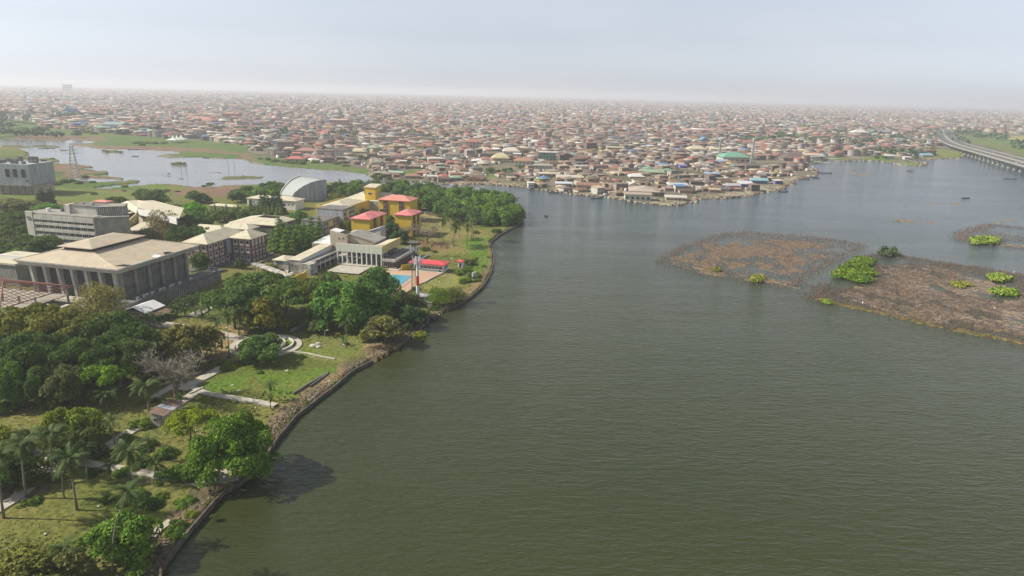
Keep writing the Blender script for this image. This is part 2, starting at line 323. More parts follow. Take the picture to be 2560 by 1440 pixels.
# town side shores: green belts and brown mud
paint([(-100, 300), (90, 302), (110, 318), (250, 330), (420, 345), (520, 352), (640, 365), (640, 400), (560, 395), (380, 378), (160, 352), (-100, 350)], green, 5)
paint([(40, 338), (150, 338), (250, 342), (270, 352), (160, 354), (40, 347)], brown, 3)
paint([(330, 365), (500, 370), (640, 388), (640, 400), (430, 380), (200, 366)], brown, 3)
paint([(380, 386), (460, 378), (600, 386), (600, 394), (470, 392)], green, 2)
paint([(630, 388), (760, 405), (860, 412), (930, 425), (930, 440), (850, 425), (700, 416), (640, 405)], green, 4)
paint([(920, 418), (1010, 424), (1000, 446), (930, 442)], (0.2, 0.16, 0.11), 4)
for i, q in enumerate([(1030, 432, 40), (1060, 428, 26), (1160, 442, 34), (1210, 440, 40), (1290, 448, 30), (1330, 455, 25), (985, 418, 30), (1405, 470, 25), (1480, 435, 20), (1690, 475, 22), (1550, 430, 26), (1650, 410, 16), (1700, 442, 20), (1950, 420, 18), (2080, 397, 40), (2200, 398, 50), (2350, 388, 60), (2280, 409, 40), (1720, 415, 14)]):
    paint([(q[0] - q[2], q[1]), (q[0], q[1] - q[2] * .18), (q[0] + q[2], q[1]), (q[0], q[1] + q[2] * .18)], bright if i % 2 else green, 3, i, in_town)
paint([(1380, 474), (1560, 490), (1700, 502), (1850, 478), (1990, 440), (2060, 432), (2000, 480), (1700, 520), (1380, 490)], lerp((0.30, 0.27, 0.20), (0.15, 0.13, 0.085), n2), 3, 2, in_town)
paint([(1120, 452), (1300, 458), (1300, 470), (1120, 466)], (0.24, 0.19, 0.12), 2, 3, in_town)
paint([(2370, 335), (2560, 338), (2800, 345), (3200, 420), (3100, 540), (2700, 425), (2440, 358)], lerp((0.10, 0.15, 0.035), (0.14, 0.145, 0.05), n3), 6, 4)
paint([(2480, 338), (2580, 340), (2800, 350), (2650, 362), (2500, 348)], (0.26, 0.24, 0.09), 6, 6)
paint([(2330, 372), (2420, 376), (2420, 394), (2320, 396)], lerp((0.10, 0.15, 0.035), (0.20, 0.18, 0.06), n2), 3, 4)
# campus-side marsh
for pts in ([(100, 412), (190, 410), (235, 416), (190, 424), (280, 430), (200, 436), (110, 425)], [(160, 432), (320, 446), (240, 448), (150, 440)], [(360, 464), (470, 462), (560, 470), (600, 490), (480, 492), (430, 480), (350, 478)],
            [(440, 470), (600, 462), (640, 470), (560, 492), (440, 490)], [(180, 450), (300, 458), (280, 464), (170, 458)], [(250, 478), (300, 476), (330, 484), (270, 488)]):
    paint(pts, brown, 3, 8, in_camp)
paint([(-50, 468), (120, 465), (300, 480), (420, 480), (420, 500), (240, 505), (-50, 492)], lerp((0.14, 0.15, 0.045), (0.10, 0.14, 0.03), n1), 4, 9, in_camp)
paint([(-50, 450), (200, 452), (420, 468), (330, 476), (100, 466), (-50, 470)], green, 3, 11, in_camp)
paint([(380, 462), (470, 468), (450, 474), (360, 470)], bright, 3, 11, in_camp)
for p in ISLW: 
    m = pip(JX, JY, p); C = np.where(m[..., None], lerp((0.13, 0.11, 0.055), (0.08, 0.10, 0.03), n2), C)
# campus ground
paint([(1050, 520), (1150, 535), (1190, 570), (1240, 575), (1200, 630), (1130, 640), (1050, 640)], lerp((0.20, 0.17, 0.06), (0.15, 0.15, 0.045), n2), 4, 12)
paint([(1150, 600), (1232, 590), (1238, 660), (1190, 700), (1150, 700), (1180, 640)], bright, 3, 13, in_camp)
paint([(1045, 530), (1110, 535), (1150, 560), (1080, 565), (1045, 550)], lerp((0.28, 0.22, 0.11), (0.2, 0.17, 0.07), n2), 3, 14)
paint([(1040, 600), (1110, 605), (1130, 625), (1050, 625)], (0.17, 0.11, 0.06), 3, 15)
paint([(1050, 690), (1150, 680), (1150, 712), (1060, 725)], lerp((0.24, 0.21, 0.09), (0.17, 0.18, 0.05), n2), 2, 16)
paint([(520, 850), (620, 840), (600, 900), (560, 905), (500, 900)], lerp((0.27, 0.20, 0.09), (0.2, 0.16, 0.07), n2), 2, 17)
paint([(560, 815), (630, 815), (615, 838), (560, 838)], (0.25, 0.19, 0.09), 2, 17)
paint([(800, 805), (840, 800), (880, 830), (830, 840), (790, 830)], (0.24, 0.18, 0.07), 2, 18)
paint([(640, 940), (820, 920), (900, 905), (800, 980), (700, 1000)], bright, 4, 19, amt=.7)
paint([(500, 960), (640, 930), (600, 985), (490, 985)], bright, 3, 19, amt=.8)
paint([(740, 840), (880, 830), (930, 880), (860, 905), (740, 890)], lerp((0.12, 0.15, 0.03), (0.15, 0.15, 0.05), n2), 4, 20)
paint([(400, 900), (560, 880), (520, 950), (480, 985), (400, 960)], lerp((0.20, 0.15, 0.09), (0.12, 0.10, 0.06), n2), 3, 22)
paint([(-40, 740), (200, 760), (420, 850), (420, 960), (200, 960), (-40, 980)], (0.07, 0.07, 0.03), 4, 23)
paint([(-40, 1100), (150, 1090), (160, 1200), (60, 1260), (-40, 1240)], lerp((0.16, 0.12, 0.08), (0.10, 0.09, 0.05), n2), 2, 24)
# rubble band behind the seawall
def band(px, inner, col, nz, seed):
    w = [Vector((*p, 0)) for p in wpoly(px)]; off = []
    for i, p in enumerate(w):
        d = (w[min(i + 1, len(w) - 1)] - w[max(i - 1, 0)]).normalized(); off.append((p.x - d.y * inner, p.y + d.x * inner))
    poly = [(p.x, p.y) for p in w] + off[::-1]
    X = GX + (fbm(GX, GY, 4, 4, seed) - .5) * nz; Y = GY + (fbm(GX, GY, 4, 4, seed + 3) - .5) * nz
    global C
    C = np.where(pip(X, Y, poly)[..., None], col, C)
band(COAST_WALL, 5.0, rubble, 7, 51); band(COAST_WALL2[:12], 4.0, rubble, 5, 52); band(COAST_WALL2[8:], 2.0, lerp((0.2, 0.16, 0.08), (0.12, 0.1, 0.05), n2), 3, 53)
band(COAST_BEACH, 9.0, lerp((0.26, 0.19, 0.10), (0.13, 0.09, 0.05), n2), 5, 54)
paint([(905, 885), (950, 870), (990, 872), (975, 885), (930, 899)], lerp((0.28, 0.20, 0.09), (0.16, 0.11, 0.06), n2), 2, 55)
# heights: land just above zero, lake bed below the water
Z = np.where(land, 0.0, -3.0) + np.where(land, (fbm(GX, GY, 30, 3, 61) - .5) * 0.5, 0)
low = (in_isl) | (in_town & (RR < 1500) & ~pip(JX, JY, TOWN))
Z = np.where(in_isl & ~in_camp & ~in_town, WATER + .14, Z)
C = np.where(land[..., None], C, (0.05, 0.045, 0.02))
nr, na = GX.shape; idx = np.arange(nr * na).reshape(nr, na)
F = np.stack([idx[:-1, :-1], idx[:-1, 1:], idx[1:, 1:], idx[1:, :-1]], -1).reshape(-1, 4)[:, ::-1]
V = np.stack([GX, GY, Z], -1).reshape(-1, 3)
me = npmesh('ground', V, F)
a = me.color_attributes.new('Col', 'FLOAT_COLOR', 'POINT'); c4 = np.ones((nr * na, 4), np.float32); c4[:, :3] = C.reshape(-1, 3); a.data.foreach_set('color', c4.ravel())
gm = mat('ground_soil_and_grass', (1, 1, 1), 0.95, attr='Col', spec=0.1)
t = gm.node_tree; n = t.nodes; L = t.links; tc = n.new('ShaderNodeTexCoord')
f1 = n.new('ShaderNodeTexNoise'); f1.inputs['Scale'].default_value = 0.9; f1.inputs['Detail'].default_value = 6; f1.inputs['Roughness'].default_value = 0.7
L.new(tc.outputs['Object'], f1.inputs['Vector'])
mr = n.new('ShaderNodeMapRange'); mr.inputs[1].default_value = .32; mr.inputs[2].default_value = .68; mr.inputs[3].default_value = .5; mr.inputs[4].default_value = 1.5
L.new(f1.outputs['Fac'], mr.inputs[0])
hsv = n.new('ShaderNodeHueSaturation'); L.new(mr.outputs[0], hsv.inputs['Value'])
src = n['Principled BSDF'].inputs['Base Color'].links[0].from_socket; L.new(src, hsv.inputs['Color']); L.new(hsv.outputs[0], n['Principled BSDF'].inputs['Base Color'])
bp = n.new('ShaderNodeBump'); bp.inputs['Strength'].default_value = .6; bp.inputs['Distance'].default_value = .5; L.new(f1.outputs['Fac'], bp.inputs['Height']); L.new(bp.outputs[0], n['Principled BSDF'].inputs['Normal'])
tag(link('ground', me, gm), kind='structure')

# water: one sheet to the horizon
wr = np.array([20, 60, 120, 200, 300, 450, 700, 1100, 2000, 4000, 9000, 20000, 32000.]); wa = np.radians(np.arange(-60, 60.1, 2.0))
WR, WA = np.meshgrid(wr, wa, indexing='ij'); ii = np.arange(WR.size).reshape(WR.shape)
WF = np.stack([ii[:-1, :-1], ii[:-1, 1:], ii[1:, 1:], ii[1:, :-1]], -1).reshape(-1, 4)[:, ::-1]
wme = npmesh('water', np.stack([WR * np.sin(WA), WR * np.cos(WA), np.full(WR.shape, WATER)], -1).reshape(-1, 3), WF)
wm = bpy.data.materials.new('lagoon_water'); wm.use_nodes = True; t = wm.node_tree; n = t.nodes; L = t.links
b = n['Principled BSDF']; b.inputs['Roughness'].default_value = 0.11; b.inputs['IOR'].default_value = 1.33; b.inputs['Specular IOR Level'].default_value = 0.6
tc = n.new('ShaderNodeTexCoord')
def mp(scale, rot=0):
    m = n.new('ShaderNodeMapping'); m.inputs['Scale'].default_value = scale; m.inputs['Rotation'].default_value = (0, 0, rot); L.new(tc.outputs['Object'], m.inputs[0]); return m.outputs[0]
def noise(vec, detail=3, rough=.5, dist=0):
    x = n.new('ShaderNodeTexNoise'); x.inputs['Scale'].default_value = 1; x.inputs['Detail'].default_value = detail; x.inputs['Roughness'].default_value = rough; x.inputs['Distortion'].default_value = dist; L.new(vec, x.inputs['Vector']); return x.outputs['Fac']
def math_(op, a, b):
    x = n.new('ShaderNodeMath'); x.operation = op
    for i, q in enumerate((a, b)):
        if isinstance(q, (int, float)): x.inputs[i].default_value = q
        else: L.new(q, x.inputs[i])
    return x.outputs[0]
r1 = noise(mp((0.22, 0.85, 1), rad(-9)), 3, .55, 0.6)
r2 = noise(mp((0.7, 2.0, 1), rad(6)), 3, .6, 0.3)
r3 = noise(mp((0.045, 0.16, 1), rad(-14)), 2)
h = math_('ADD', math_('MULTIPLY', r1, 1.0), math_('ADD', math_('MULTIPLY', r2, 0.34), math_('MULTIPLY', r3, 0.7)))
bp = n.new('ShaderNodeBump'); bp.inputs['Strength'].default_value = 1.0; bp.inputs['Distance'].default_value = 0.45; L.new(h, bp.inputs['Height']); L.new(bp.outputs[0], b.inputs['Normal'])
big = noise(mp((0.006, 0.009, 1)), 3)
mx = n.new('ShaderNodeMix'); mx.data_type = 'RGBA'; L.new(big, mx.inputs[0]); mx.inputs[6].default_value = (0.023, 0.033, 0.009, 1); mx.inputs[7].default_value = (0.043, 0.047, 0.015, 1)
# the shallow side lagoon is calmer and siltier than the open lake
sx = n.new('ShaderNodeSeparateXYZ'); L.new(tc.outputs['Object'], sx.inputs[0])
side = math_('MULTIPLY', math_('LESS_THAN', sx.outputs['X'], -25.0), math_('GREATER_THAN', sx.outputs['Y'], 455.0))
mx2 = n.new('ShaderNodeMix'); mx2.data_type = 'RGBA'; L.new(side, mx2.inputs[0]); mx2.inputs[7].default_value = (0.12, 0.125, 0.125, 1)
far_ = n.new('ShaderNodeMapRange'); far_.interpolation_type = 'SMOOTHSTEP'; far_.inputs[1].default_value = 220; far_.inputs[2].default_value = 620; L.new(math_('ADD', sx.outputs['Y'], math_('MULTIPLY', sx.outputs['X'], .35)), far_.inputs[0])  # far lake: sky reflection painted into the base colour, olive to blue-grey
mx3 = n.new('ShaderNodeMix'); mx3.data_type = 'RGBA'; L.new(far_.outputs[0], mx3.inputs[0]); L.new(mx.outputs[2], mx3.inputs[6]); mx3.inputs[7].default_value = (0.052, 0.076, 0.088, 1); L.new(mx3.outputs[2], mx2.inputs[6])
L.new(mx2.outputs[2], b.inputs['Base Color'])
lane = noise(mp((0.008, 0.035, 1), rad(-20)), 3, .55, 1.0)
lr_ = n.new('ShaderNodeMapRange'); lr_.inputs[1].default_value = .35; lr_.inputs[2].default_value = .65; lr_.inputs[3].default_value = .55; lr_.inputs[4].default_value = 1.0; L.new(lane, lr_.inputs[0])
st_ = math_('MULTIPLY', lr_.outputs[0], math_('SUBTRACT', 1.0, math_('MULTIPLY', side, .75))); L.new(st_, bp.inputs['Strength'])
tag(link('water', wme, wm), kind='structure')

# ------------------------------------------------------------------ strips laid on the ground
def strip(name, px, width, m, z=0.32, kind='structure', kerb=False, label=None, cat=None, closed=False, wpts=None):
    w = wpts or [G(x, y, 0) for x, y in px]; vs = []; n_ = len(w)
    for i, p in enumerate(w):
        d = (w[(i + 1) % n_] - w[i - 1]) if closed else (w[min(i + 1, n_ - 1)] - w[max(i - 1, 0)])
        d = Vector((d.x, d.y, 0)).normalized(); o = Vector((-d.y, d.x, 0)) * width / 2; ww = width
        vs.append((p + o, p - o))
    mb = MB(); rng_ = range(n_) if closed else range(n_ - 1)
    for i in rng_:
        a, b_ = vs[i]; c, d = vs[(i + 1) % n_]
        mb.add([(a.x, a.y, z), (b_.x, b_.y, z), (d.x, d.y, z), (c.x, c.y, z), (a.x, a.y, z - .5), (b_.x, b_.y, z - .5), (d.x, d.y, z - .5), (c.x, c.y, z - .5)], [(0, 1, 2, 3), (1, 5, 6, 2), (0, 3, 7, 4)])
    return tag(mb.build(name, m), label, cat, kind=kind)
def pad(name, px, m, z=0.3, kind='structure', label=None, cat=None, wp=None):
    p = wp or wpoly(px); a = sum(p[i][0] * p[(i + 1) % len(p)][1] - p[(i + 1) % len(p)][0] * p[i][1] for i in range(len(p)))
    if a < 0: p = p[::-1]
    return tag(MB().prism(p, z - .5, z).build(name, m), label, cat, kind=kind)
# ------------------------------------------------------------------ campus buildings
AX = rad(-13.5)
_wm = {}
def winmesh(w, h, frame, glass='glass', d=0.12, mull=1, sill=False):
    k = (round(w, 2), round(h, 2), frame, glass, mull, sill)
    if k not in _wm:
        mb = MB(); f = 0.09
        mb.box(-w / 2, w / 2, -0.03, 0.02, -h / 2, h / 2, 1)
        for x in (-w / 2, w / 2 - f): mb.box(x, x + f, -d, -0.031, -h / 2, h / 2, 0)
        for z in (-h / 2, h / 2 - f): mb.box(-w / 2 + f, w / 2 - f, -d, -0.031, z, z + f, 0)
        for i in range(mull):
            x = -w / 2 + w * (i + 1) / (mull + 1); mb.box(x - .03, x + .03, -d * .8, -0.031, -h / 2 + f, h / 2 - f, 0)
        if sill: mb.box(-w / 2 - .1, w / 2 + .1, -0.35, -0.031, -h / 2 - .12, -h / 2 - 0.002, 0)
        me = mb.mesh('window'); me.materials.append(M[frame]); me.materials.append(M[glass]); _wm[k] = me
    return _wm[k]
class Bld:
    def __init__(s, name, label, cat, front, z, left=None, right=None, ang=AX, W=None, D=None, group=None):
        O = G(*front, z); u = Vector((math.cos(ang), math.sin(ang), 0)); v = Vector((-u.y, u.x, 0))
        s.W = W if W else (O - G(*left, z)).dot(u); s.D = D if D else (G(*right, z) - O).dot(v)
        s.root = tag(empty(name, (O.x, O.y, 0), ang), label, cat, group)
        s.u, s.v, s.O = u, v, O
        LANDMARKS.append((None, Vector((O.x, O.y, 0)) - u * s.W / 2 + v * s.D / 2)) if 0 else None
    def loc(s, px, z):
        g = G(*px, z) - s.O; return g.dot(s.u), g.dot(s.v)
    def box(s, nm, x0, x1, y0, y1, z0, z1, m): return MB().box(x0, x1, y0, y1, z0, z1).build(nm, M[m], s.root)
    def part(s, nm, mb, m, **k): return mb.build(nm, [M[x] for x in m] if isinstance(m, (list, tuple)) else M[m], s.root, **k)
    def hip(s, nm, x0, x1, y0, y1, z, h, m, t=0.3, inset=None): return s.part(nm, MB().hip(x0, x1, y0, y1, z, h, t, inset), m)
    def win(s, face, p, z, w, h, frame='white_paint', at=0.0, glass='glass', mull=1, sill=False, name='window'):
        me = winmesh(w, h, frame, glass, mull=mull, sill=sill)
        o = bpy.data.objects.new(name, me); COL.objects.link(o); o.parent = s.root
        if face == 'F': o.location = (p, at, z)
        elif face == 'R': o.location = (at, p, z); o.rotation_euler = (0, 0, rad(90))
        elif face == 'L': o.location = (at, p, z); o.rotation_euler = (0, 0, rad(-90))
        return o
    def row(s, face, a, b, n, z, w, h, **k):
        for i in range(n): s.win(face, a + (b - a) * (i + .5) / n, z, w, h, **k)

# 1 --- great hall with the wide hipped roof
b = Bld('assembly_hall', 'great hall under a wide tan hipped roof with a raised centre', 'hall', (294, 674), 15, (41.5, 647), (507, 613))
W, D = b.W, b.D
ix, iy = b.loc((212, 627), 18.6); 
ix0 = -31.0; ix1 = -18.0; iy0 = 8.5; iy1 = 32.0
b.part('roof', MB().frustum(-W, 0, 0, D, 15, ix0, ix1, iy0, iy1, 18.0, 0.35), 'tan_roof')
b.part('fascia', MB().frustum(-W + 1.3, -1.3, 1.3, D - 1.3, 13.0, -W + .1, -.1, .1, D - .1, 14.64, 0.02), 'concrete_light')
b.box('clerestory', ix0 + .5, ix1 - .5, iy0 + .5, iy1 - .5, 18.0, 18.95, 'dark')
b.part('raised_roof', MB().hip(ix0 - 1.0, ix1 + 1.0, iy0 - 1.0, iy1 + 1.0, 19.2, 1.7, .25, 6.5), 'tan_roof')
for (a_, c_) in (((-W, 0, 15.03), (ix0, iy0, 18.03)), ((0, 0, 15.03), (ix1, iy0, 18.03)), ((0, D, 15.03), (ix1, iy1, 18.03)), ((-W, D, 15.03), (ix0, iy1, 18.03))): b.part('ridge_cap', MB().bar(a_, c_, .16, n=4), 'cream_roof')
b.part('gutter', MB().box(-W - .15, .15, -.15, .02, 14.62, 15.06).box(.0, .18, .03, D + .15, 14.62, 15.06), 'concrete_light')
b.part('drain_pipe', MB().bar((-3.6, 3.4, 0), (-3.6, 3.4, 13.0), .35, n=8), 'concrete')
wi = 4.2
b.part('wall', MB().box(-W + wi, -wi, wi, D - wi, 0, 13.0), 'ribs_dark')
nb = 6
for i in range(nb + 1):
    x = -W + wi + (W - 2 * wi) * i / nb
    b.part('pilaster', MB().frustum(x - .55, x + .55, wi - 1.0, wi + .1, 0, x - .55, x + .55, wi - 2.2, wi + .1, 12.98, 0.01), 'concrete_light')
for i in range(nb):
    x0 = -W + wi + (W - 2 * wi) * i / nb + .6; x1 = x0 + (W - 2 * wi) / nb - 1.2
    mb = MB(); k = 0
    while x0 + .7 * k + .35 < x1: mb.box(x0 + .7 * k, x0 + .7 * k + .28, wi - .35, wi - .01, 3, 12.9); k += 1
    b.part('fin_screen', mb, 'concrete_dark')
for i in range(6):
    y = wi + (D - 2 * wi) * i / 5
    b.part('pilaster', MB().box(-wi + .01, -wi + 1.2, y - .6, y + .6, 3.0, 12.95), 'concrete')
for i in range(5):
    y0 = wi + (D - 2 * wi) * i / 5 + .7; y1 = y0 + (D - 2 * wi) / 5 - 1.4; mb = MB(); k = 0
    while y0 + .7 * k + .35 < y1: mb.box(-wi + .01, -wi + .4, y0 + .7 * k, y0 + .7 * k + .3, 3.1, 12.9); k += 1
    b.part('fin_screen', mb, 'concrete')
b.part('podium', MB().box(-3.0, 5.5, -2, D + 4, 0.0, 3.4), 'concrete_dark')
b.part('parapet', MB().box(4.9, 5.5, -2, D + 4, 3.4, 4.3).box(-4, 4.9, -2.0, -1.4, 3.4, 4.3), 'concrete_dark')
mb = MB()
for i in range(44): mb.box(5.51, 5.75, -1.5 + i * (D + 5) / 44, -1.5 + i * (D + 5) / 44 + .45, 0.2, 3.2)
b.part('podium_fins', mb, 'concrete')
acm = MB().box(-.5, .5, -.35, .35, 0, 1.1).box(-.38, .38, -.42, -.351, .2, .95, 1).mesh('ac_unit'); acm.materials.append(M['white_paint']); acm.materials.append(M['grey_paint'])
for i, y in enumerate([4, 7.2, 8.6, 11, 15, 16.8, 20, 21.2, 25, 31]):
    o = bpy.data.objects.new('ac_unit', acm); COL.objects.link(o); o.parent = b.root; o.location = (2.8, y, 3.4); o.rotation_euler = (0, 0, rad(90))
mb = MB()
x, y = b.loc((392, 642), 16.2); mb.box(x - 1.4, x + 1.2, y - .5, y + .4, 16.0, 16.6)
b.part('lifted_sheet', MB().add([(x - 1.6, y - .6, 16.35), (x + 1.2, y - .9, 16.3), (x + 1.6, y + .3, 16.75), (x - 1.0, y + .5, 16.9)], [(0, 1, 2, 3), (3, 2, 1, 0)]), 'white_paint')
b.part('roof_hole', MB().add([(-.1, 4, 15.04), (-3.2, 2.2, 15.62), (-2.2, 5.0, 15.48), (-.1, 6.5, 15.05)], [(0, 1, 2, 3), (3, 2, 1, 0)]), 'dark')
b.part('roof_hole', MB().add([(-.1, 22.5, 15.04), (-2.4, 24.2, 15.52), (-2.0, 26.0, 15.44), (-.1, 27, 15.04)], [(0, 1, 2, 3), (3, 2, 1, 0)]), 'dark')
LANDMARKS.append(('great hall', b.root.location.copy()))

# 2 --- office slab
b = Bld('office_block', 'long grey concrete office block with bands of dark windows', 'office block', (234, 543), 17, (75, 528.6), (291, 541.7), D=11)
W, D = b.W, b.D
b.part('wall', MB().box(-W, 0, 0, D, 0, 16.4), 'concrete_light')
b.part('roof', MB().box(-W - .3, .3, -.3, D + .3, 16.4, 17.0), 'concrete')
b.part('stair_tower', MB().box(-W + .01, -W + 4, -.9, 0, 0, 17.6), 'concrete_light')
for k in range(5):
    z = 1.9 + k * 3.0
    if k == 4: z = 13.3
    b.box('spandrel', -W + 4.2, 0, -.75, -.01, z + .85, z + 2.05 if k < 4 else 16.3, 'concrete_light')
    n = 9
    for i in range(n):
        x0 = -W + 4.6 + (W - 5) * i / n; w_ = (W - 5) / n - .35
        b.win('F', x0 + w_ / 2, z + .1, w_, 1.35, at=-.05, mull=2)
b.part('louvre', MB().box(-W + .5, -W + 2.8, -1.1, -.91, 14.8, 15.2).box(-W + 1.2, -W + 3.4, -1.1, -.91, 13.8, 14.2), 'dark_steel')
ang2 = rad(36)
pts = [(0.02, 0), (14 * math.cos(ang2), 14 * math.sin(ang2)), (14 * math.cos(ang2) - 9, 14 * math.sin(ang2) + 9), (0.02, D - .1)]
b.part('end_wing', MB().prism(pts, 0, 16.2), 'concrete'); b.part('end_wing_roof', MB().prism([(p[0] * 1.02, p[1] * 1.02) for p in pts], 16.21, 16.8), 'concrete')
b.part('upper_block', MB().box(-16.5, -2.5, 4.5, 12.5, 17.0, 20.6), 'concrete_light')
b.part('upper_block_core', MB().box(-19.5, -16.51, 3.6, 9, 17.0, 21.0), 'concrete_light')
b.part('upper_roof', MB().box(-18, -2.3, 4.2, 13, 20.6, 21.0), 'concrete_dark')
lr = empty('louvred_block', (-2.45, 4.6, 0), rad(30)); lr.parent = b.root
MB().box(.02, 11, 0, 8, 10, 20.5).box(-.2, 11.4, -.6, 8.3, 20.6, 20.99).build('block_wall', M['concrete'], lr)
mb = MB()
for i in range(13): mb.box(.3 + i * .84, .6 + i * .84, -.6, -.01, 10, 20.5)
mb.build('fins', M['concrete_light'], lr)
b.part('roof_hut', MB().hip(-13, -5, 13, 18, 21.6, .6), 'red_roof2')
b.part('roof_hut_wall', MB().box(-12.6, -5.4, 13.4, 17.6, 12, 21.3), 'concrete_light')
for i, (x_, y_) in enumerate([(-30, 5), (-24, 7), (-12, 14.5)]): b.part('roof_tank', MB().bar((x_, y_, 17.0), (x_, y_, 18.6), .9, n=12), 'dark_steel' if i else 'white_paint')
b.part('roof_vent', MB().box(-9, -7, 7, 8.4, 21.0, 21.9).box(-14, -13, 8, 9, 21.0, 21.7), 'grey_paint')
LANDMARKS.append(('grey office block', b.root.location.copy()))

# 3 --- lecture theatres with folded cream roofs
b = Bld('lecture_theatre', 'cream-roofed lecture theatre with fan-shaped folded roof and curved wall', 'lecture hall', (341, 535), 11.5, (300, 509), (460, 522), W=18, D=30)
def L_(px, z): return b.loc(px, z)
def roofpoly(nm, pts, m, t=.4):
    P_ = [(*b.loc((p[0], p[1]), p[2]), p[2]) for p in pts]; n_ = len(P_)
    c = [sum(p[i] for p in P_) / n_ for i in range(3)]
    vs = P_ + [(p[0], p[1], p[2] - t) for p in P_]; fs = [tuple(range(n_ - 1, -1, -1)), tuple(range(n_, 2 * n_))] + [(i, (i + 1) % n_, n_ + (i + 1) % n_, n_ + i) for i in range(n_)]
    return b.part(nm, MB().add(vs, fs), m)
roofpoly('roof', [(300, 509, 10.5), (318, 502, 12.5), (343, 500, 12), (361, 502, 12.5), (343, 519, 12), (341, 533, 9.5)], 'cream_roof')
roofpoly('upper_roof', [(343, 518.5, 12.6), (361, 501.5, 13.4), (382, 500.5, 13.2), (408, 507, 13), (460, 520, 12), (448, 545, 11.5), (384, 528, 12)], 'cream_roof')
def wallpx(nm, px, z0, z1, m, t=.5):
    mb = MB()
    for p, q in zip(px[:-1], px[1:]):
        x0, y0 = b.loc(p, z1); x1, y1 = b.loc(q, z1); d = Vector((x1 - x0, y1 - y0, 0)).normalized() ; o = (-d.y * t, d.x * t)
        mb.prism([(x0, y0), (x1, y1), (x1 + o[0], y1 + o[1]), (x0 + o[0], y0 + o[1])], z0, z1)
    return b.part(nm, mb, m)
wallpx('clerestory_wall', [(343, 521), (384, 530.5), (440, 545)], 8.6, 11.9, 'white_paint'); wallpx('side_wall', [(343, 521), (384, 530.5), (440, 545)], 0, 8.59, 'beige_wall', .4)
for i in range(7):
    q = (347 + i * 6, 524.5 + i * 1.5); x, y = b.loc(q, 11.0); o = b.win('F', x, 10.6, 1.3, .9, at=y - .25); o.rotation_euler = (0, 0, 0)
wallpx('curved_wall', [(322, 552), (327, 546), (334, 540), (341, 534.5), (345, 532)], 0, 9.2, 'pale_yellow')
wallpx('glazed_wall', [(345, 537), (378, 546), (420, 556)], 0, 7.5, 'beige_wall')
for i in range(9):
    x, y = b.loc((349 + i * 5.5, 540 + i * 1.5), 6); b.win('F', x, 5.2, 1.4, 2.4, at=y - .3)
for i, (a1, c1, a2) in enumerate([((272, 523), (310, 515), 0), ((281, 529), (322, 519.5), 1), ((290, 535), (336, 525), 2)]):
    z = 9.2 - i * .8
    roofpoly('stepped_roof', [(a1[0], a1[1], z), (c1[0], c1[1], z + .6), (c1[0] + 9, c1[1] + 3.6, z + .6), (a1[0] + 9, a1[1] + 3.8, z)], 'cream_roof')
x, y = b.loc((272, 524), 8); X, Y = b.loc((338, 530), 8); b.part('seating_hall', MB().box(x + 1, x + 15, y + 1, y + 14, 0, 6.6), 'dark')
roofpoly('low_roof', [(322, 572, 7.2), (338, 578, 7.2), (385, 566, 7.2), (384, 551, 8.4), (352, 556, 8.2)], 'cream_roof')
wallpx('ribbed_wall', [(324, 583), (338, 579), (385, 567)], 0, 6.7, 'concrete')
LANDMARKS.append(('cream-roofed lecture theatre', G(370, 560, 0)))

# 4 --- three-storey block with two wings
b = Bld('teaching_block', 'three-storey pink block with maroon frame and cream hipped roof', 'teaching block', (627, 597), 10.8, (573.4, 592), (676, 584))
W, D = b.W, b.D; x1l, y1l = b.loc((545, 596), 10.8); xw, yw = b.loc((480, 590), 10.8)
wl = W + 7.5
vols = [(-W, 0, 0, D), (-W - 12.5, -W + .4, -15, 11), (-W - 27, -W - 5, 3.5, 15)]
for i, (a, c, e, f) in enumerate(vols):
    b.part('wall', MB().box(a + .9, c - .9, e + .9, f - .9, 0, 10.3), 'pink_wall')
b.part('roof', MB().hip(-W - .2, 0, 0, D + .3, 10.6, 3.0, .3), 'cream_roof')
b.part('roof', MB().hip(-W - 12.5, -W + .4, -15, 13.2, 10.62, 3.0, .3), 'cream_roof')
b.part('roof', MB().hip(-W - 27.5, -W - 4.5, 3.0, 15.5, 10.65, 3.0, .3), 'cream_roof')
def frame_face(x0, x1, y, n, face='F'):
    for i in range(n + 1):
        p = x0 + (x1 - x0) * i / n
        b.part('column', MB().box(p - .16, p + .16, y - .25, y + .0, 0, 10.25) if face == 'F' else MB().box(y, y + .3, p - .22, p + .22, 0, 10.25), 'maroon')
    for z in (3.3, 6.7): b.part('band', (MB().box(x0, x1, y - .22, y - .005, z - .2, z + .2) if face == 'F' else MB().box(y + .005, y + .22, x0, x1, z - .2, z + .2)), 'maroon')
frame_face(-W + 1.1, -1.1, .9, 3); frame_face(1.1, D - 1.1, -.9, 4, 'R'); frame_face(-W - 11.6, -W - .5, -14.1, 3); frame_face(-14, .5, -W - .5, 4, 'R')
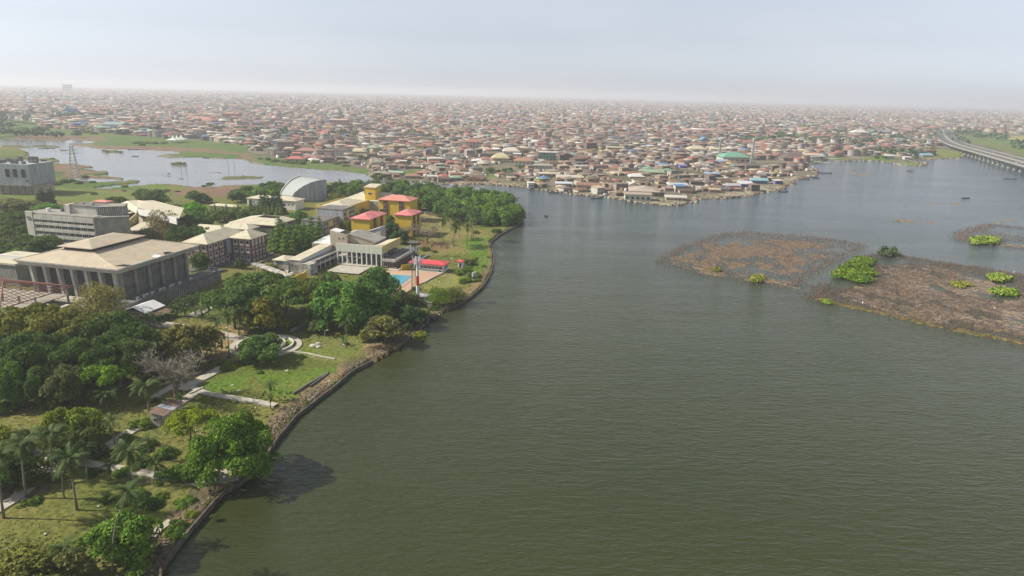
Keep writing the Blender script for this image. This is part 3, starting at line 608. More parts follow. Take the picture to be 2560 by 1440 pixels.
for k in range(3):
    z = 1.75 + 3.4 * k

    for i in range(3): b.win('F', -W + 1.1 + (W - 2.2) * (i + .5) / 3, z + .25, 1.3, 1.3, frame='pink_wall', at=.88, mull=0); b.part('window_apron', MB().box(-W + .45 + (W - 2.2) * (i + .5) / 3, -W + 1.75 + (W - 2.2) * (i + .5) / 3, .76, .89, z - 1.15, z - .55), 'white_paint')
    if k < 2: b.row('R', 1.1, D - 1.1, 4, z + .1, 1.2, 1.3, at=-.88, frame='pink_wall', mull=0)
    b.row('F', -W - 11.6, -W - .5, 3, z + .2, 1.3, 1.3, at=-14.12, frame='pink_wall', mull=0)
    for i in range(4): b.win('R', -14 + 14.5 * (i + .5) / 4, z + .2, 1.3, 1.3, at=-W - .48, frame='pink_wall', mull=0)
b.part('stair_glazing', MB().box(-W + .41, -W + .5, -2.6, .5, 3.6, 9.9), 'grey_paint')
b.part('planter', MB().box(-W, 4, -2.8, -2.2, 0, .8).box(3.4, 4, -2.2, D, 0, .8), 'concrete')
LANDMARKS.append(('three-storey pink block', b.root.location.copy()))

# 5 --- courtyard building
b = Bld('courtyard_building', 'cream-roofed building with an open courtyard cut in its roof', 'building', (686, 564), 8.5, (581, 552.5), (722, 553))
W, D = b.W, b.D; D = max(D, 20)
cx0, cx1, cy0, cy1 = -W * .62, -W * .22, D * .48, D * .86
b.part('wall', MB().box(-W + 1, cx0, 1, D - 1, 0, 8.2).box(cx1, -1, 1, D - 1, 0, 8.2).box(cx0, cx1, 1, cy0, 0, 8.19).box(cx0, cx1, cy1, D - 1, 0, 8.19), 'beige_wall')
vs = [(-W, 0, 8.5), (0, 0, 8.5), (0, D, 8.5), (-W, D, 8.5), (cx0, cy0, 10.2), (cx1, cy0, 10.2), (cx1, cy1, 10.2), (cx0, cy1, 10.2)]
vs += [(x, y, z - .3) for x, y, z in vs]
b.part('roof', MB().add(vs, [(0, 1, 5, 4), (1, 2, 6, 5), (2, 3, 7, 6), (3, 0, 4, 7), (9, 8, 12, 13), (10, 9, 13, 14), (11, 10, 14, 15), (8, 11, 15, 12), (8, 9, 1, 0), (9, 10, 2, 1), (10, 11, 3, 2), (11, 8, 0, 3), (4, 5, 13, 12), (5, 6, 14, 13), (6, 7, 15, 14), (7, 4, 12, 15)]), 'cream_roof')
b.part('eaves_band', MB().box(-W + .8, -.8, .75, .99, 6.6, 8.1).box(-.99, -.75, 1, D - 1, 6.6, 8.1), 'maroon')
b.row('R', 1.5, D - 1.5, 9, 4.8, 1.2, 2.2, at=-.98)
b.row('F', -W + 2, -2, 12, 4.6, 1.3, 1.6, at=.98)
b.part('skylight', MB().box(-W * .12, -W * .07, D * .4, D * .5, 9.4, 10.1), 'grey_paint')
b.part('front_wing_roof', MB().hip(-W * .98, -W * .30, -9.5, -.3, 7.6, 2.0), 'cream_roof'); b.part('front_wing_wall', MB().box(-W * .96, -W * .32, -8.7, .9, 0, 7.3), 'beige_wall')
LANDMARKS.append(('courtyard building', b.root.location.copy()))

# 6 --- curved concrete hall
b = Bld('curved_hall', 'grey concrete hall with a curved sweeping fan-shaped roof', 'hall', (733, 503), 0, W=10, D=20, ang=0)
lo_l, lo_r, hi_l, hi_r = [Vector((x, y, 0)) - b.O for x, y in ((-161, 469), (-151.2, 464.5), (-154, 492), (-131, 475.5))]
n_ = 16; prof = [4.3 + 9.6 * math.sin(math.pi / 2 * (i / n_) ** .8) for i in range(n_ + 1)]
Lc = [lo_l.lerp(hi_l, i / n_) for i in range(n_ + 1)]; Rc = [lo_r.lerp(hi_r, i / n_) for i in range(n_ + 1)]
mb = MB(); vs = [(p.x, p.y, z) for p, z in zip(Lc, prof)] + [(p.x, p.y, z) for p, z in zip(Rc, prof)]; k = n_ + 1
vs += [(x, y, z - .5) for x, y, z in vs]
fs = [(i, k + i, k + i + 1, i + 1) for i in range(n_)] + [(2 * k + i, 2 * k + i + 1, 3 * k + i + 1, 3 * k + i) for i in range(n_)] + [(i, i + 1, 2 * k + i + 1, 2 * k + i) for i in range(n_)] + [(k + i, 3 * k + i, 3 * k + i + 1, k + i + 1) for i in range(n_)] + [(0, 2 * k, 3 * k, k), (n_, k + n_, 3 * k + n_, 2 * k + n_)]
b.part('roof', mb.add(vs, fs), 'grey_roof')
def sidewall(P_, out, mt, seg):
    for j in range(seg):
        i0, i1 = j * n_ // seg, (j + 1) * n_ // seg; mb = MB()
        for i in range(i0, i1):
            p, q = P_[i], P_[i + 1]; d = (q - p).normalized(); o = Vector((d.y, -d.x, 0)) * out; s_ = o * (1 + .5 * (j % 2)); g_ = d * .12 if i == i0 else d * 0
            p = p + o * .02; q2 = q + o * .02
            a_ = [(p + g_), (p + g_ + s_), (q2 + s_), q2] if out > 0 else [q2, (q2 + s_), (p + g_ + s_), (p + g_)]
            zz = [prof[i] + .7, prof[i] + .7, prof[i + 1] + .7, prof[i + 1] + .7] if out > 0 else [prof[i + 1] + .7, prof[i + 1] + .7, prof[i] + .7, prof[i] + .7]
            mb.prism([(v_.x, v_.y) for v_ in a_], 0, zz)
        b.part('side_wall', mb, mt)
sidewall(Rc, .5, 'grey_paint', 8); sidewall(Lc, -.5, 'concrete_light', 4)
def wallbetween(nm, p, q, z1, mt, t=.4):
    d = (q - p).normalized(); o = Vector((d.y, -d.x, 0)) * t; b.part(nm, MB().prism([(p.x, p.y), (p.x + o.x, p.y + o.y), (q.x + o.x, q.y + o.y), (q.x, q.y)], 0, z1), mt)
wallbetween('end_wall', lo_l, lo_r, 3.75, 'concrete'); wallbetween('end_wall', hi_r, hi_l, 14.3, 'concrete')
pl = lo_l + Vector((-2, 1, 0)); b.part('portico', MB().prism([(pl.x, pl.y), (pl.x - 2.5, pl.y - 6), (lo_r.x - .5, lo_r.y - 5.5), (lo_r.x + .8, lo_r.y - .6)][::1], 3.3, 3.7), 'concrete_light')
for q in ((lo_l.x - 4, lo_l.y - 4.4), (lo_r.x - 1.2, lo_r.y - 4.8), ((lo_l.x + lo_r.x) / 2 - 2.5, (lo_l.y + lo_r.y) / 2 - 4.6)): b.part('portico_post', MB().box(q[0] - .2, q[0] + .2, q[1] - .2, q[1] + .2, 0, 3.3), 'concrete_light')
LANDMARKS.append(('curved concrete hall', b.root.location.copy()))

# 7 --- white hostel and tan annex
b = Bld('white_annex', 'long low white building with cream roof beside the conifers', 'building', (646, 497), 6, (609, 496), (690, 489), D=12)
b.part('wall', MB().box(-b.W + .6, 26, .6, 11, 0, 5.7), 'white_paint'); b.part('roof', MB().hip(-b.W, 27, 0, 12, 6, 1.6), 'cream_roof')
b.row('F', -b.W + 1, 25, 12, 3.4, 1.2, 1.2, at=.58)
b = Bld('small_shed', 'small cream-roofed shed half hidden by trees near the marsh', 'shed', (548, 515), 3.2, (518, 514), (590, 512), D=6)
b.part('wall', MB().box(-b.W + .4, 11.6, .4, 5.6, 0, 3), 'beige_wall'); b.part('roof', MB().hip(-b.W, 12, 0, 6, 3.2, 1.0), 'cream_roof'); b.row('F', -b.W + 1, 11, 5, 1.6, 1, 1, at=.38)

# 8 --- large yellow building with rooftop tower
b = Bld('yellow_hall', 'large yellow building with cream roofs and a yellow rooftop tower', 'hall', (865, 519), 9.5, (799, 511), (923, 500))
W, D = b.W, b.D
b.part('wall', MB().box(-W, 0, 0, D, 0, 9.2), 'yellow_wall')
b.part('roof', MB().hip(-W + .5, -.5, .5, D - .5, 8.9, 2.6, .2), 'cream_roof'); b.part('parapet', MB().box(-W, 0, 0, .49, 9.2, 9.8).box(-.49, 0, .49, D, 9.2, 9.8).box(-W, -W + .49, .49, D, 9.2, 9.8), 'pale_yellow')
b.row('R', 2, D - 1, 12, 6.6, 1.0, .9, at=.01)
tx, ty = b.loc((909, 500), 9.0)
b.part('back_roof', MB().hip(-W + 1, W * .9, D + .2, D + 20, 9.0, 4.2, .3), 'cream_roof'); b.part('back_wall', MB().box(-W + 2, W * .9 - 1, D + .25, D + 19, 0, 8.65), 'grey_paint')
x, y = b.loc((902, 500), 12)
b.part('tower', MB().box(-3.5, 3.5, D + 1, D + 9.5, 9, 17.0), 'yellow_wall'); b.part('tower_roof', MB().prism([(-4, D + .6), (4, D + .6), (4, D + 10), (-4, D + 10)], 17.0, [17.3, 17.3, 18.4, 18.4]), 'cream_roof')
b.row('R', D + 1.5, D + 9, 4, 13.4, 1.0, 1.2, at=3.51); b.row('F', -2, 2, 1, 13.4, 2.4, 1.4, at=D + .99)
b.part('water_pipe', MB().bar((-7, D + 8, 12), (-7, D + 8, 19), .5, n=10).bar((-5, D + 9, 12), (-5, D + 9, 19.5), .5, n=10), 'dark_steel')
LANDMARKS.append(('yellow towered hall', b.root.location.copy()))

# 9 --- grey frame building with yellow panels
b = Bld('grey_frame_building', 'grey two-part building with frame facade and yellow panels', 'building', (807, 555), 8.2, (762, 548), (830, 541))
W, D = b.W, b.D; D = max(D, 12)
b.part('wall', MB().box(-W, 0, 0, D, 0, 8), 'grey_paint'); b.part('roof', MB().box(-W - .2, .2, -.2, D + .2, 8, 8.5), 'concrete_dark')
x, y = b.loc((830, 525), 11.6)
b.part('rear_wall', MB().box(-W, 3, D + .21, D + 14, 0, 11.4), 'grey_paint'); b.part('rear_roof', MB().box(-W - .2, 3.2, D + .22, D + 14.2, 11.4, 12.0), 'concrete_dark')
b.part('rear_parapet', MB().box(-W - .2, 3.2, D + .22, D + .6, 12.0, 12.5).box(2.9, 3.2, D + .6, D + 14, 12, 12.5), 'concrete')
for k in range(3):
    z = 1.4 + k * 2.6
    b.row('R', .5, D - .5, 6, z, 1.5, 1.7, frame='grey_paint', at=.01)
for k in range(4): b.row('R', D + .8, D + 13.5, 6, 1.4 + k * 2.7, 1.6, 1.8, frame='grey_paint', at=3.01)
for (y0, y1, z0, z1, X) in ((D * .35, D * .6, 4.6, 7.4, .13), (D * .8, D - .2, .4, 4.2, .13), (D + 4, D + 6.5, 7, 11, 3.13), (D + 10, D + 12, 2, 6, 3.13)):
    b.part('yellow_panel', MB().box(X, X + .1, y0, y1, z0, z1), 'pale_yellow')
LANDMARKS.append(('grey frame building', b.root.location.copy()))

# 10-12 --- three yellow blocks with red hipped roofs
def yblock(label, front, left, right, z, m='red_roof', bays_f=0, bays_r=0, D=None, stair='R'):
    b = Bld('yellow_block', label, 'hostel block', front, z, left, right, group='yellow hostel blocks with red roofs', D=D)
    W, D = b.W, b.D
    b.part('wall', MB().box(-W + .7, -.7, .7, D - .7, 0, z - .2), 'yellow_wall')
    b.part('roof', MB().hip(-W, 0, 0, D, z, min(W, D) * .17, .35), m)
    def stripe(face, p, w_):
        if face == 'F': b.part('stair_strip', MB().box(p - w_ / 2, p + w_ / 2, .35, .695, 0, z - .36), 'maroon')
        else: b.part('stair_strip', MB().box(-.695, -.35, p - w_ / 2, p + w_ / 2, 0, z - .36), 'maroon')
        for k in range(4):
            b.win(face, p, 1.6 + k * (z - 2) / 4, min(1.4, w_ * .7), 1.0, frame='concrete_light', at=.34 if face == 'F' else -.34)
    for p in (bays_f or []): stripe('F', -W * (1 - p), W * .13)
    for p in (bays_r or []): stripe('R', D * p, D * .14)
    return b
b1 = yblock('yellow block with faded red roof and maroon stair strips, by the mangroves', (1025, 503.5), (943, 498), (1043, 496), 12.5, 'red_roof2', bays_f=[.25, .72], D=14)
b1.row('F', -b1.W + 1, -b1.W + 5, 1, 6, 3.2, 1.6, at=.69)
b2 = yblock('yellow block with pinkish red roof facing the grey frame building', (925, 549), (877, 544), (970, 533), 11, 'red_roof', bays_r=[.34, .74])
b3 = yblock('narrow yellow block with red roof and wide blank yellow wall', (1030, 539), (982, 536), (1050, 530), 11.8, 'red_roof', bays_r=[.3, .68], D=15)
LANDMARKS += [('northern yellow block', b1.root.location.copy()), ('narrow yellow block', b3.root.location.copy())]

# 13 --- arcaded club house
b = Bld('arcade_building', 'club house with tall white arcade, pale fascia and yellow side wall', 'club house', (954.5, 616.5), 9.4, (840, 607), (1004.5, 594))
W, D = b.W, b.D
b.part('front_fascia', MB().box(-W, 0, 0, .5, 5.8, 9.4), 'mint_wall')
b.part('side_fascia', MB().box(-.5, 0, .51, D, 5.8, 9.4), 'pale_yellow')
b.part('gallery_roof', MB().box(-W + .3, -.51, .51, 7, 6.1, 6.9).prism([(-7, 7.01), (-.51, 7.01), (-.51, D), (-7, D)], 6.1, [7.8, 9.1, 9.1, 7.8]), 'cream_roof')
mb = MB()
for i in range(10):
    x = -W + .5 + (W - 1) * i / 9
    o = b.part('column', MB().box(x - .25, x + .25, .05, .45, 0, 5.95), 'white_paint')
    if i < 9:
        x2 = x + (W - 1) / 9
        mb.add([(x - .25, .1, 6.09), (x + .25, .1, 5.3), (x + .6, .1, 5.8), (x2 - .6, .1, 5.8), (x2 - .25, .1, 5.3), (x2 + .25, .1, 6.09), (x - .25, .4, 6.09), (x + .25, .4, 5.3), (x + .6, .4, 5.8), (x2 - .6, .4, 5.8), (x2 - .25, .4, 5.3), (x2 + .25, .4, 6.09)],
               [(0, 1, 2), (0, 2, 3, 5), (3, 4, 5), (6, 8, 7), (6, 11, 9, 8), (9, 11, 10), (1, 7, 8, 2), (2, 8, 9, 3), (3, 9, 10, 4)])
b.part('arch', mb, 'white_paint')
b.part('inner_wall', MB().box(-W + .5, -.6, 5.0, 5.4, 0, 6.05), 'concrete'); 
b.part('upper_gallery', MB().box(-W + .5, -W * .45, 1.0, 4.99, 3.3, 3.7), 'concrete_light')
b.part('staircase', MB().add([(-W * .78, 1.2, 0), (-W * .5, 1.2, 3.4), (-W * .5, 2.6, 3.4), (-W * .78, 2.6, 0), (-W * .78, 1.2, -.3), (-W * .5, 1.2, 3.0), (-W * .5, 2.6, 3.0), (-W * .78, 2.6, -.3)], [(0, 1, 2, 3), (7, 6, 5, 4), (0, 4, 5, 1), (3, 2, 6, 7)]), 'concrete_light')
for i in range(5): b.win('F', -W * .40 + i * 3.0, 2.6, 2.0, 3.6, frame='white_paint', at=4.98, mull=2)
b.row('F', -W * .92, -W * .48, 4, 5.0, 1.6, 1.6, at=4.98, frame='pale_yellow')
# terrace to the right
TD = D + 6
b.part('terrace', MB().box(.3, 6.5, -1.5, TD, 3.4, 4.0), 'concrete_dark'); b.part('terrace_edge', MB().box(6.51, 6.9, -1.9, TD, 3.3, 4.5).box(.3, 6.5, -1.9, -1.51, 3.3, 4.5), 'concrete_light')
b.part('terrace_wall', MB().box(.3, 6.0, -1, TD - .5, 0, 3.35), 'maroon'); b.row('R', 0, TD - 1, 8, 1.8, 1.6, 1.8, at=6.01, frame='concrete_light'); b.row('F', .6, 6, 2, 1.8, 1.8, 2.0, at=-1.01, frame='white_paint')
for i in range(5): b.part('terrace_post', MB().bar((.1, 1 + i * 4, 3.9), (.1, 1 + i * 4, 6.6), .1), 'white_paint')
b.part('canopy', MB().add([(.1, 6, 6.2), (1.8, 6, 5.6), (1.8, 14, 5.6), (.1, 14, 6.2)], [(0, 1, 2, 3), (3, 2, 1, 0)]), 'concrete')
b.part('kerb_pipe', MB().tube([(5, -4.5, .5), (9, -4.0, .5), (11, TD * .5, .5), (11, TD, .5)], [.45] * 4), 'white_paint')
# beige tower and sloping hall behind
x, y = -20.3, 7.2
b.part('beige_tower', MB().prism([(x - 8.3, y), (x, y), (x, y + 5.5), (x - 8.3, y + 5.5)], 0, [13.3, 11.9, 11.9, 13.3]), 'beige_wall')
b.part('tower_roof', MB().prism([(x - 8.1, y + .2), (x - 3.5, y + .2), (x - 3.5, y + 5.3), (x - 8.1, y + 5.3)], 12.4, [13.5, 12.75, 12.75, 13.5]), 'white_paint')
b.part('tower_opening', MB().prism([(x - 3.4, y + .3), (x - .3, y + .3), (x - .3, y + 5.2), (x - 3.4, y + 5.2)], 11.6, [12.55, 12.0, 12.0, 12.55]), 'dark'); b.row('F', x - 5, x - 1, 2, 10.0, .8, .8, at=y - .01, frame='beige_wall')
b.part('sloping_hall', MB().prism([(x + .01, y + 2.5), (x + 12.5, y + 2.5), (x + 12.5, y + 14), (x + .01, y + 14)], 0, [11.6, 8.6, 8.6, 11.6]), 'beige_wall')
b.part('sloping_roof', MB().add([(x - .0, y + 2.1, 11.95), (x + 13, y + 2.1, 8.8), (x + 13, y + 14.4, 8.8), (x, y + 14.4, 11.95), (x, y + 2.1, 11.7), (x + 13, y + 2.1, 8.6), (x + 13, y + 14.4, 8.6), (x, y + 14.4, 11.7)], [(0, 1, 2, 3), (7, 6, 5, 4), (0, 4, 5, 1), (1, 5, 6, 2), (2, 6, 7, 3), (3, 7, 4, 0)]), 'concrete')
b.part('dark_link', MB().box(x + 12.6, x + 17, y + 3, y + 14, 0, 7.8), 'concrete_dark')
# left wing running away from the camera
wx0, wx1 = -W - 11, -W - 5.5
b.part('wing_roof', MB().add([(wx0, -21, 5.8), (wx1, -21, 5.8), (wx1, 7, 7.0), (wx0, 7, 7.0), (wx0, -21, 5.55), (wx1, -21, 5.55), (wx1, 7, 6.75), (wx0, 7, 6.75)], [(0, 1, 2, 3), (7, 6, 5, 4), (0, 4, 5, 1), (1, 5, 6, 2), (2, 6, 7, 3), (3, 7, 4, 0)]), 'cream_roof')
b.part('wing_wall', MB().prism([(wx0 + .2, -20.8), (wx1 - .2, -20.8), (wx1 - .2, 6.8), (wx0 + .2, 6.8)], 0, [5.5, 5.5, 6.65, 6.65]), 'stained_white')
b.part('wing_side_band', MB().prism([(wx1 - .19, -20.6), (wx1 - .05, -20.6), (wx1 - .05, 6.8), (wx1 - .19, 6.8)], 4.5, [5.5, 5.5, 6.65, 6.65]), 'white_paint')
b.part('wing_gallery_roof', MB().box(wx1 + .01, -W - 1.8, -16, 6.5, 4.2, 4.6), 'concrete')
b.part('wing_gallery_floor', MB().box(wx1 + .01, -W - 1.8, -16, 6.5, 2.0, 2.25), 'concrete_light')
b.part('wing_balustrade', MB().box(-W - 2.05, -W - 1.8, -16, 6.5, 2.26, 3.0), 'concrete_light')
for i in range(6): b.part('gallery_post', MB().box(-W - 1.79, -W - 1.5, -15.6 + i * 4.2, -15.3 + i * 4.2, 0, 4.2), 'white_paint')
b.part('ruined_end', MB().box(-W - 5.0, -W - .2, -22, -16.2, 0, 4.6), 'stained_white'); b.part('ruined_block', MB().box(-W - 18, -W - 11.01, -21, -13, 0, 5.0), 'stained_white')
b.part('small_roof', MB().hip(-W - 18.5, -W - 11.8, -21.5, -12.5, 5.2, .8), 'cream_roof')
b.part('rear_left_wall', MB().box(-W - 17, -W - 6.6, 9, 24, 0, 6.2), 'stained_white'); b.part('rear_left_roof', MB().prism([(-W - 16.6, 9.4), (-W - 7, 9.4), (-W - 7, 23.6), (-W - 16.6, 23.6)], 6.21, [6.5, 6.5, 7.3, 7.3]), 'white_paint')
b.row('F', -W - 16, -W - 7, 3, 3.6, 1.4, 1.2, at=8.99, frame='concrete')
b.part('courtyard_slab', MB().box(-W + 3, -4, -15, -3.5, .3, .5), 'paving'); b.part('courtyard_step', MB().box(-W + 1, -2.2, -2.4, 4.9, .2, .5), 'paving')
LANDMARKS.append(('arcaded club house', b.root.location.copy()))
AB = b

# 15 --- small grey building behind it
b = Bld('grey_outbuilding', 'small grey building with tilted metal roof behind the club house', 'outbuilding', (951, 579), 10, (925, 575), (959, 570), W=7, D=7)
b.part('tall_wall', MB().prism([(-7, 0), (0, 0), (0, 6), (-7, 6)], 0, [9.4, 11.8, 11.8, 9.4]), 'concrete_light')
b.part('tilted_roof', MB().add([(-7.5, -.3, 9.4), (.1, -.3, 12.1), (.1, 6.3, 12.1), (-7.5, 6.3, 9.4), (-7.5, -.3, 9.2), (.1, -.3, 11.9), (.1, 6.3, 11.9), (-7.5, 6.3, 9.2)], [(0, 1, 2, 3), (7, 6, 5, 4), (0, 4, 5, 1), (1, 5, 6, 2), (2, 6, 7, 3), (3, 7, 4, 0)]), 'steel')
b.part('low_wall', MB().box(-17, -7.01, 1, 8, 0, 7.6), 'stained_white'); b.part('low_roof', MB().box(-17.4, -7.6, .6, 8.4, 7.6, 8.1), 'concrete_light'); b.row('F', -6, -3, 1, 7.6, 1.0, 1.4, at=-.01)

# 16 --- covered walkway and curved yellow wall
b = Bld('covered_walkway', 'stained concrete covered walkway on posts along the car park', 'walkway', (718, 702), 3.6, (636, 655), (730, 690), W=3, D=3, ang=0)
pp = [G(x, y, 3.6) - b.O for x, y in [(636, 658), (665, 668), (695, 679), (722, 690)]]; mb = MB(); 
for p, q in zip(pp[:-1], pp[1:]):
    d = (q - p).normalized(); o = Vector((-d.y, d.x, 0)) * 1.6; mb.prism([(p.x - o.x, p.y - o.y), (q.x - o.x, q.y - o.y), (q.x + o.x, q.y + o.y), (p.x + o.x, p.y + o.y)], 3.3, 3.75)
b.part('roof', mb, 'stained_white')
for p, q in zip(pp[:-1], pp[1:]):
    for t_ in (0.1, .4, .7): 
        m_ = p.lerp(q, t_); b.part('post', MB().box(m_.x - .15, m_.x + .15, m_.y - 1.3, m_.y - 1.0, 0, 3.3), 'concrete_light')
b = Bld('curved_yellow_wall', 'curved bright yellow wall at the end of the walkway', 'wall', (730, 692), 3.0, (722, 690), (760, 680), W=4, D=4, ang=0)
cpx = [(765, 676), (757, 683), (748, 685), (742, 688), (735, 692), (727, 693), (720, 690), (717, 684), (719, 679)]
q = [G(x, y, 3.2) - b.O for x, y in cpx]; mb = MB()
for p, r_ in zip(q[:-1], q[1:]):
    d = (r_ - p); d.z = 0; d.normalize(); o = Vector((-d.y, d.x, 0)) * .2
    mb.prism([(p.x - o.x, p.y - o.y), (p.x + o.x, p.y + o.y), (r_.x + o.x, r_.y + o.y), (r_.x - o.x, r_.y - o.y)][::-1], 0, 3.2)
b.part('yellow_wall', mb, 'yellow_wall')

# 17 --- pavilion and kiosk
b = Bld('pool_pavilion', 'long low pavilion with red roof and white window wall by the pool', 'pavilion', (1112, 663), 3.6, (1046, 655), (1130, 651), D=7)
W, D = b.W, b.D
xl, _ = b.loc((1023, 650), 3.6)
b.part('wall', MB().box(-W + .5, -.8, .8, D - .5, 0, 3.4), 'white_paint'); b.part('roof', MB().hip(-W - 4, 0, 0, D, 3.6, 1.0, .45), 'bright_red')
b.row('F', -W + 1, -1.2, 6, 1.9, 1.7, 1.5, at=.78, mull=2, sill=True); b.row('R', 1, D - 1, 2, 1.9, 1.9, 1.5, at=-.78, mull=2); b.part('door', MB().box(-2.9, -2.0, .7, .79, 0, 2.2), 'dark')
b.part('step', MB().box(-W, -.5, -1.2, .0, 0, .4), 'paving')
b = Bld('gate_kiosk', 'tiny white kiosk with a small red pyramid roof', 'kiosk', (1158, 655), 2.9, (1147, 654), (1162, 652), W=3.2, D=3.2)
b.part('wall', MB().box(-2.6, -.6, .6, 2.6, 0, 2.8), 'white_paint'); b.part('roof', MB().hip(-3.2, 0, 0, 3.2, 2.9, .7), 'bright_red'); b.part('door', MB().box(-2.0, -1.2, .55, .59, 0, 2), 'dark')
LANDMARKS.append(('red-roofed pavilion', G(1090, 670)))

# 18 --- swimming pool with its deck
u = AB.u; v = AB.v
pc = [G(965, 682), G(1150, 676), G(1035, 760), G(935, 745)]
pad('pool_deck', [(920, 679), (1020, 678), (1085, 681), (1108, 685), (1050, 712), (1010, 736), (975, 749), (910, 744)], M['pink_paving'], .36)
p0 = [(968, 688), (1028, 694), (1000, 716), (968, 737), (930, 730), (930, 690)]
o = pad('swimming_pool', [(925, 686), (1030, 692), (1018, 703), (1000, 716), (972, 733), (962, 739), (915, 730)], M['pool_water'], .42, kind=None, label='turquoise swimming pool beyond the big tree beside the mast', cat='pool')
def lowwall(name, label, px, z0, z1, m, t=.3, cat='wall', group=None, z=0):
    w_ = [G(x, y, z) for x, y in px]; mb = MB()
    for p, q in zip(w_[:-1], w_[1:]):
        d = (q - p).normalized(); o = Vector((-d.y, d.x, 0)) * t / 2
        mb.prism([(p.x - o.x, p.y - o.y), (q.x - o.x, q.y - o.y), (q.x + o.x, q.y + o.y), (p.x + o.x, p.y + o.y)], z0, z1)
    return tag(mb.build(name, M[m]), label, cat, group)
lowwall('low_wall', 'low yellow wall beside the pool deck steps', [(1004, 676), (1026, 673)], 0, 2.4, 'yellow_wall')
lowwall('low_wall', 'low pale yellow wall at the back of the pool deck', [(950, 678), (992, 676)], 0, 1.2, 'pale_yellow')
lowwall('low_wall', 'grey kerb wall between the pool deck and the waterfront grass', [(1106, 684), (1075, 700), (1060, 708)], 0, .55, 'concrete_light')
lowwall('pool_kerb', 'pale kerb along the near edge of the swimming pool', [(1026, 704), (1006, 720), (985, 735)], 0, .5, 'paving')
lowwall('garden_wall', 'grey garden wall running through the shaded lawn by the club house tree', [(728, 832), (800, 797)], 0, 1.1, 'concrete', cat='wall')
lowwall('boundary_wall', 'broken boundary wall stub standing at the water edge', [(1069, 806), (1073, 790)], -1, 2.6, 'concrete_dark', .5)
lowwall('concrete_stub', 'short broken concrete pillar wall on the waterfront bank', [(1181, 697), (1190, 694)], 0, 2.6, 'concrete_light', .5)
lowwall('low_wall', 'thin grey kerb wall on the lawn behind the rubble bank', [(733, 986), (822, 932)], 0, .5, 'concrete_dark')
lowwall('low_wall', 'short dark kerb wall nearest the rubble bank', [(775, 968), (820, 936)], 0, .5, 'concrete_dark')
for i, (x, y, q_) in enumerate([(1056, 757, 'leftmost'), (1067, 762, 'middle'), (1075, 768, 'rightmost')]):
    g = G(x, y); tag(MB().box(-.9, .9, -.5, .5, 0, 1.1 + i * .3).box(-1.0, 1.0, -.6, .6, 1.1 + i * .3 + .01, 1.3 + i * .3).build('pale_ruin_block', M['concrete'], None, g, AX), f'{q_} of the pale broken blocks below the mast by the bank', 'ruin', 'pale broken blocks')
b = Bld('mast_hut', 'small grey-roofed hut at the foot of the mast', 'hut', (1066, 745), 2.5, (1050, 742), (1072, 738), W=5, D=5)
b.part('wall', MB().box(-4.7, -.3, .3, 4.7, 0, 2.4), 'concrete'); b.part('roof', MB().hip(-5, 0, 0, 5, 2.6, .5), 'grey_paint')

# 20 --- unfinished building with exposed red roof frame
zb = 8.5
b = Bld('unfinished_building', 'unfinished concrete building with bare red steel roof frame', 'building', (186, 716), zb, (12, 696), (17, 768), W=30, D=22, ang=rad(-13.5))
apx = [(*b.loc((20, 700), 10.5), 11.0)]; ctr = Vector((-26, -1, 10.6))
ex0, ex1, ey0, ey1 = -52, 0, -27, 0
b.part('floor_slab', MB().box(ex0 + 2, ex1 + 8, ey0 - 4, ey1 + 6, 2.0, 2.6).box(ex0 + 2, ex1 - 2, ey0 + 1, ey1 - 1, 5.4, 5.7), 'paving')
b.part('base_wall', MB().box(ex0 + 3, ex1 + 7, ey0 - 3, ey1 + 5, 0, 1.99), 'stained_white')
for i in range(8):
    for y in (ey0 + 1.5, ey0 / 2, ey1 - 1.5):
        x = ex0 + 4 + i * 6.6; b.part('column', MB().box(x - .25, x + .25, y - .25, y + .25, 2.6, 8.2), 'concrete')
A_ = (-40, (ey0 + ey1) / 2, 12.5); B_ = (-13.5, (ey0 + ey1) / 2, 12.5)
b.part('ridge_beam', MB().bar(A_, B_, .2), 'rust_steel')
for c, a_ in (((ex0, ey0, zb), A_), ((ex0, ey1, zb), A_), ((ex1, ey0, zb), B_), ((ex1, ey1, zb), B_)): b.part('hip_beam', MB().bar(a_, c, .2), 'rust_steel')
b.part('eaves_beam', MB().bar((ex0, ey0, zb), (ex1, ey0, zb), .18).bar((ex1, ey0, zb), (ex1, ey1, zb), .18).bar((ex1, ey1, zb), (ex0, ey1, zb), .18).bar((ex0, ey1, zb), (ex0, ey0, zb), .18), 'rust_steel')
ym = (ey0 + ey1) / 2
for side in (ey0, ey1):
    mb = MB()
    for i in range(36):
        x = ex0 + (ex1 - ex0) * i / 35
        t_ = min(1, (x - ex0) / (A_[0] - ex0) if x < A_[0] else 1, (ex1 - x) / (ex1 - B_[0]) if x > B_[0] else 1)
        mb.bar((x, side, zb), (x, side + (ym - side) * t_, zb + 4 * t_), .09, n=4)
    for k in range(1, 8):
        t_ = k / 8; mb.bar((ex0 + (A_[0] - ex0) * t_, side + (ym - side) * t_, zb + 4 * t_), (ex1 + (B_[0] - ex1) * t_, side + (ym - side) * t_, zb + 4 * t_), .09, n=4)
    b.part('rafter_frame', mb, 'rust_steel')
for X, ap in ((ex0, A_), (ex1, B_)):
    mb = MB()
    for i in range(18):
        y = ey0 + (ey1 - ey0) * i / 17; t_ = 1 - abs(y - ym) / (ey1 - ym); mb.bar((X, y, zb), (X + (ap[0] - X) * t_, y, zb + 4 * t_), .09, n=4)
    for k in range(1, 8):
        t_ = k / 8; mb.bar((X + (ap[0] - X) * t_, ey0 + (ym - ey0) * t_, zb + 4 * t_), (X + (ap[0] - X) * t_, ey1 + (ym - ey1) * t_, zb + 4 * t_), .09, n=4)
    b.part('rafter_frame', mb, 'rust_steel')
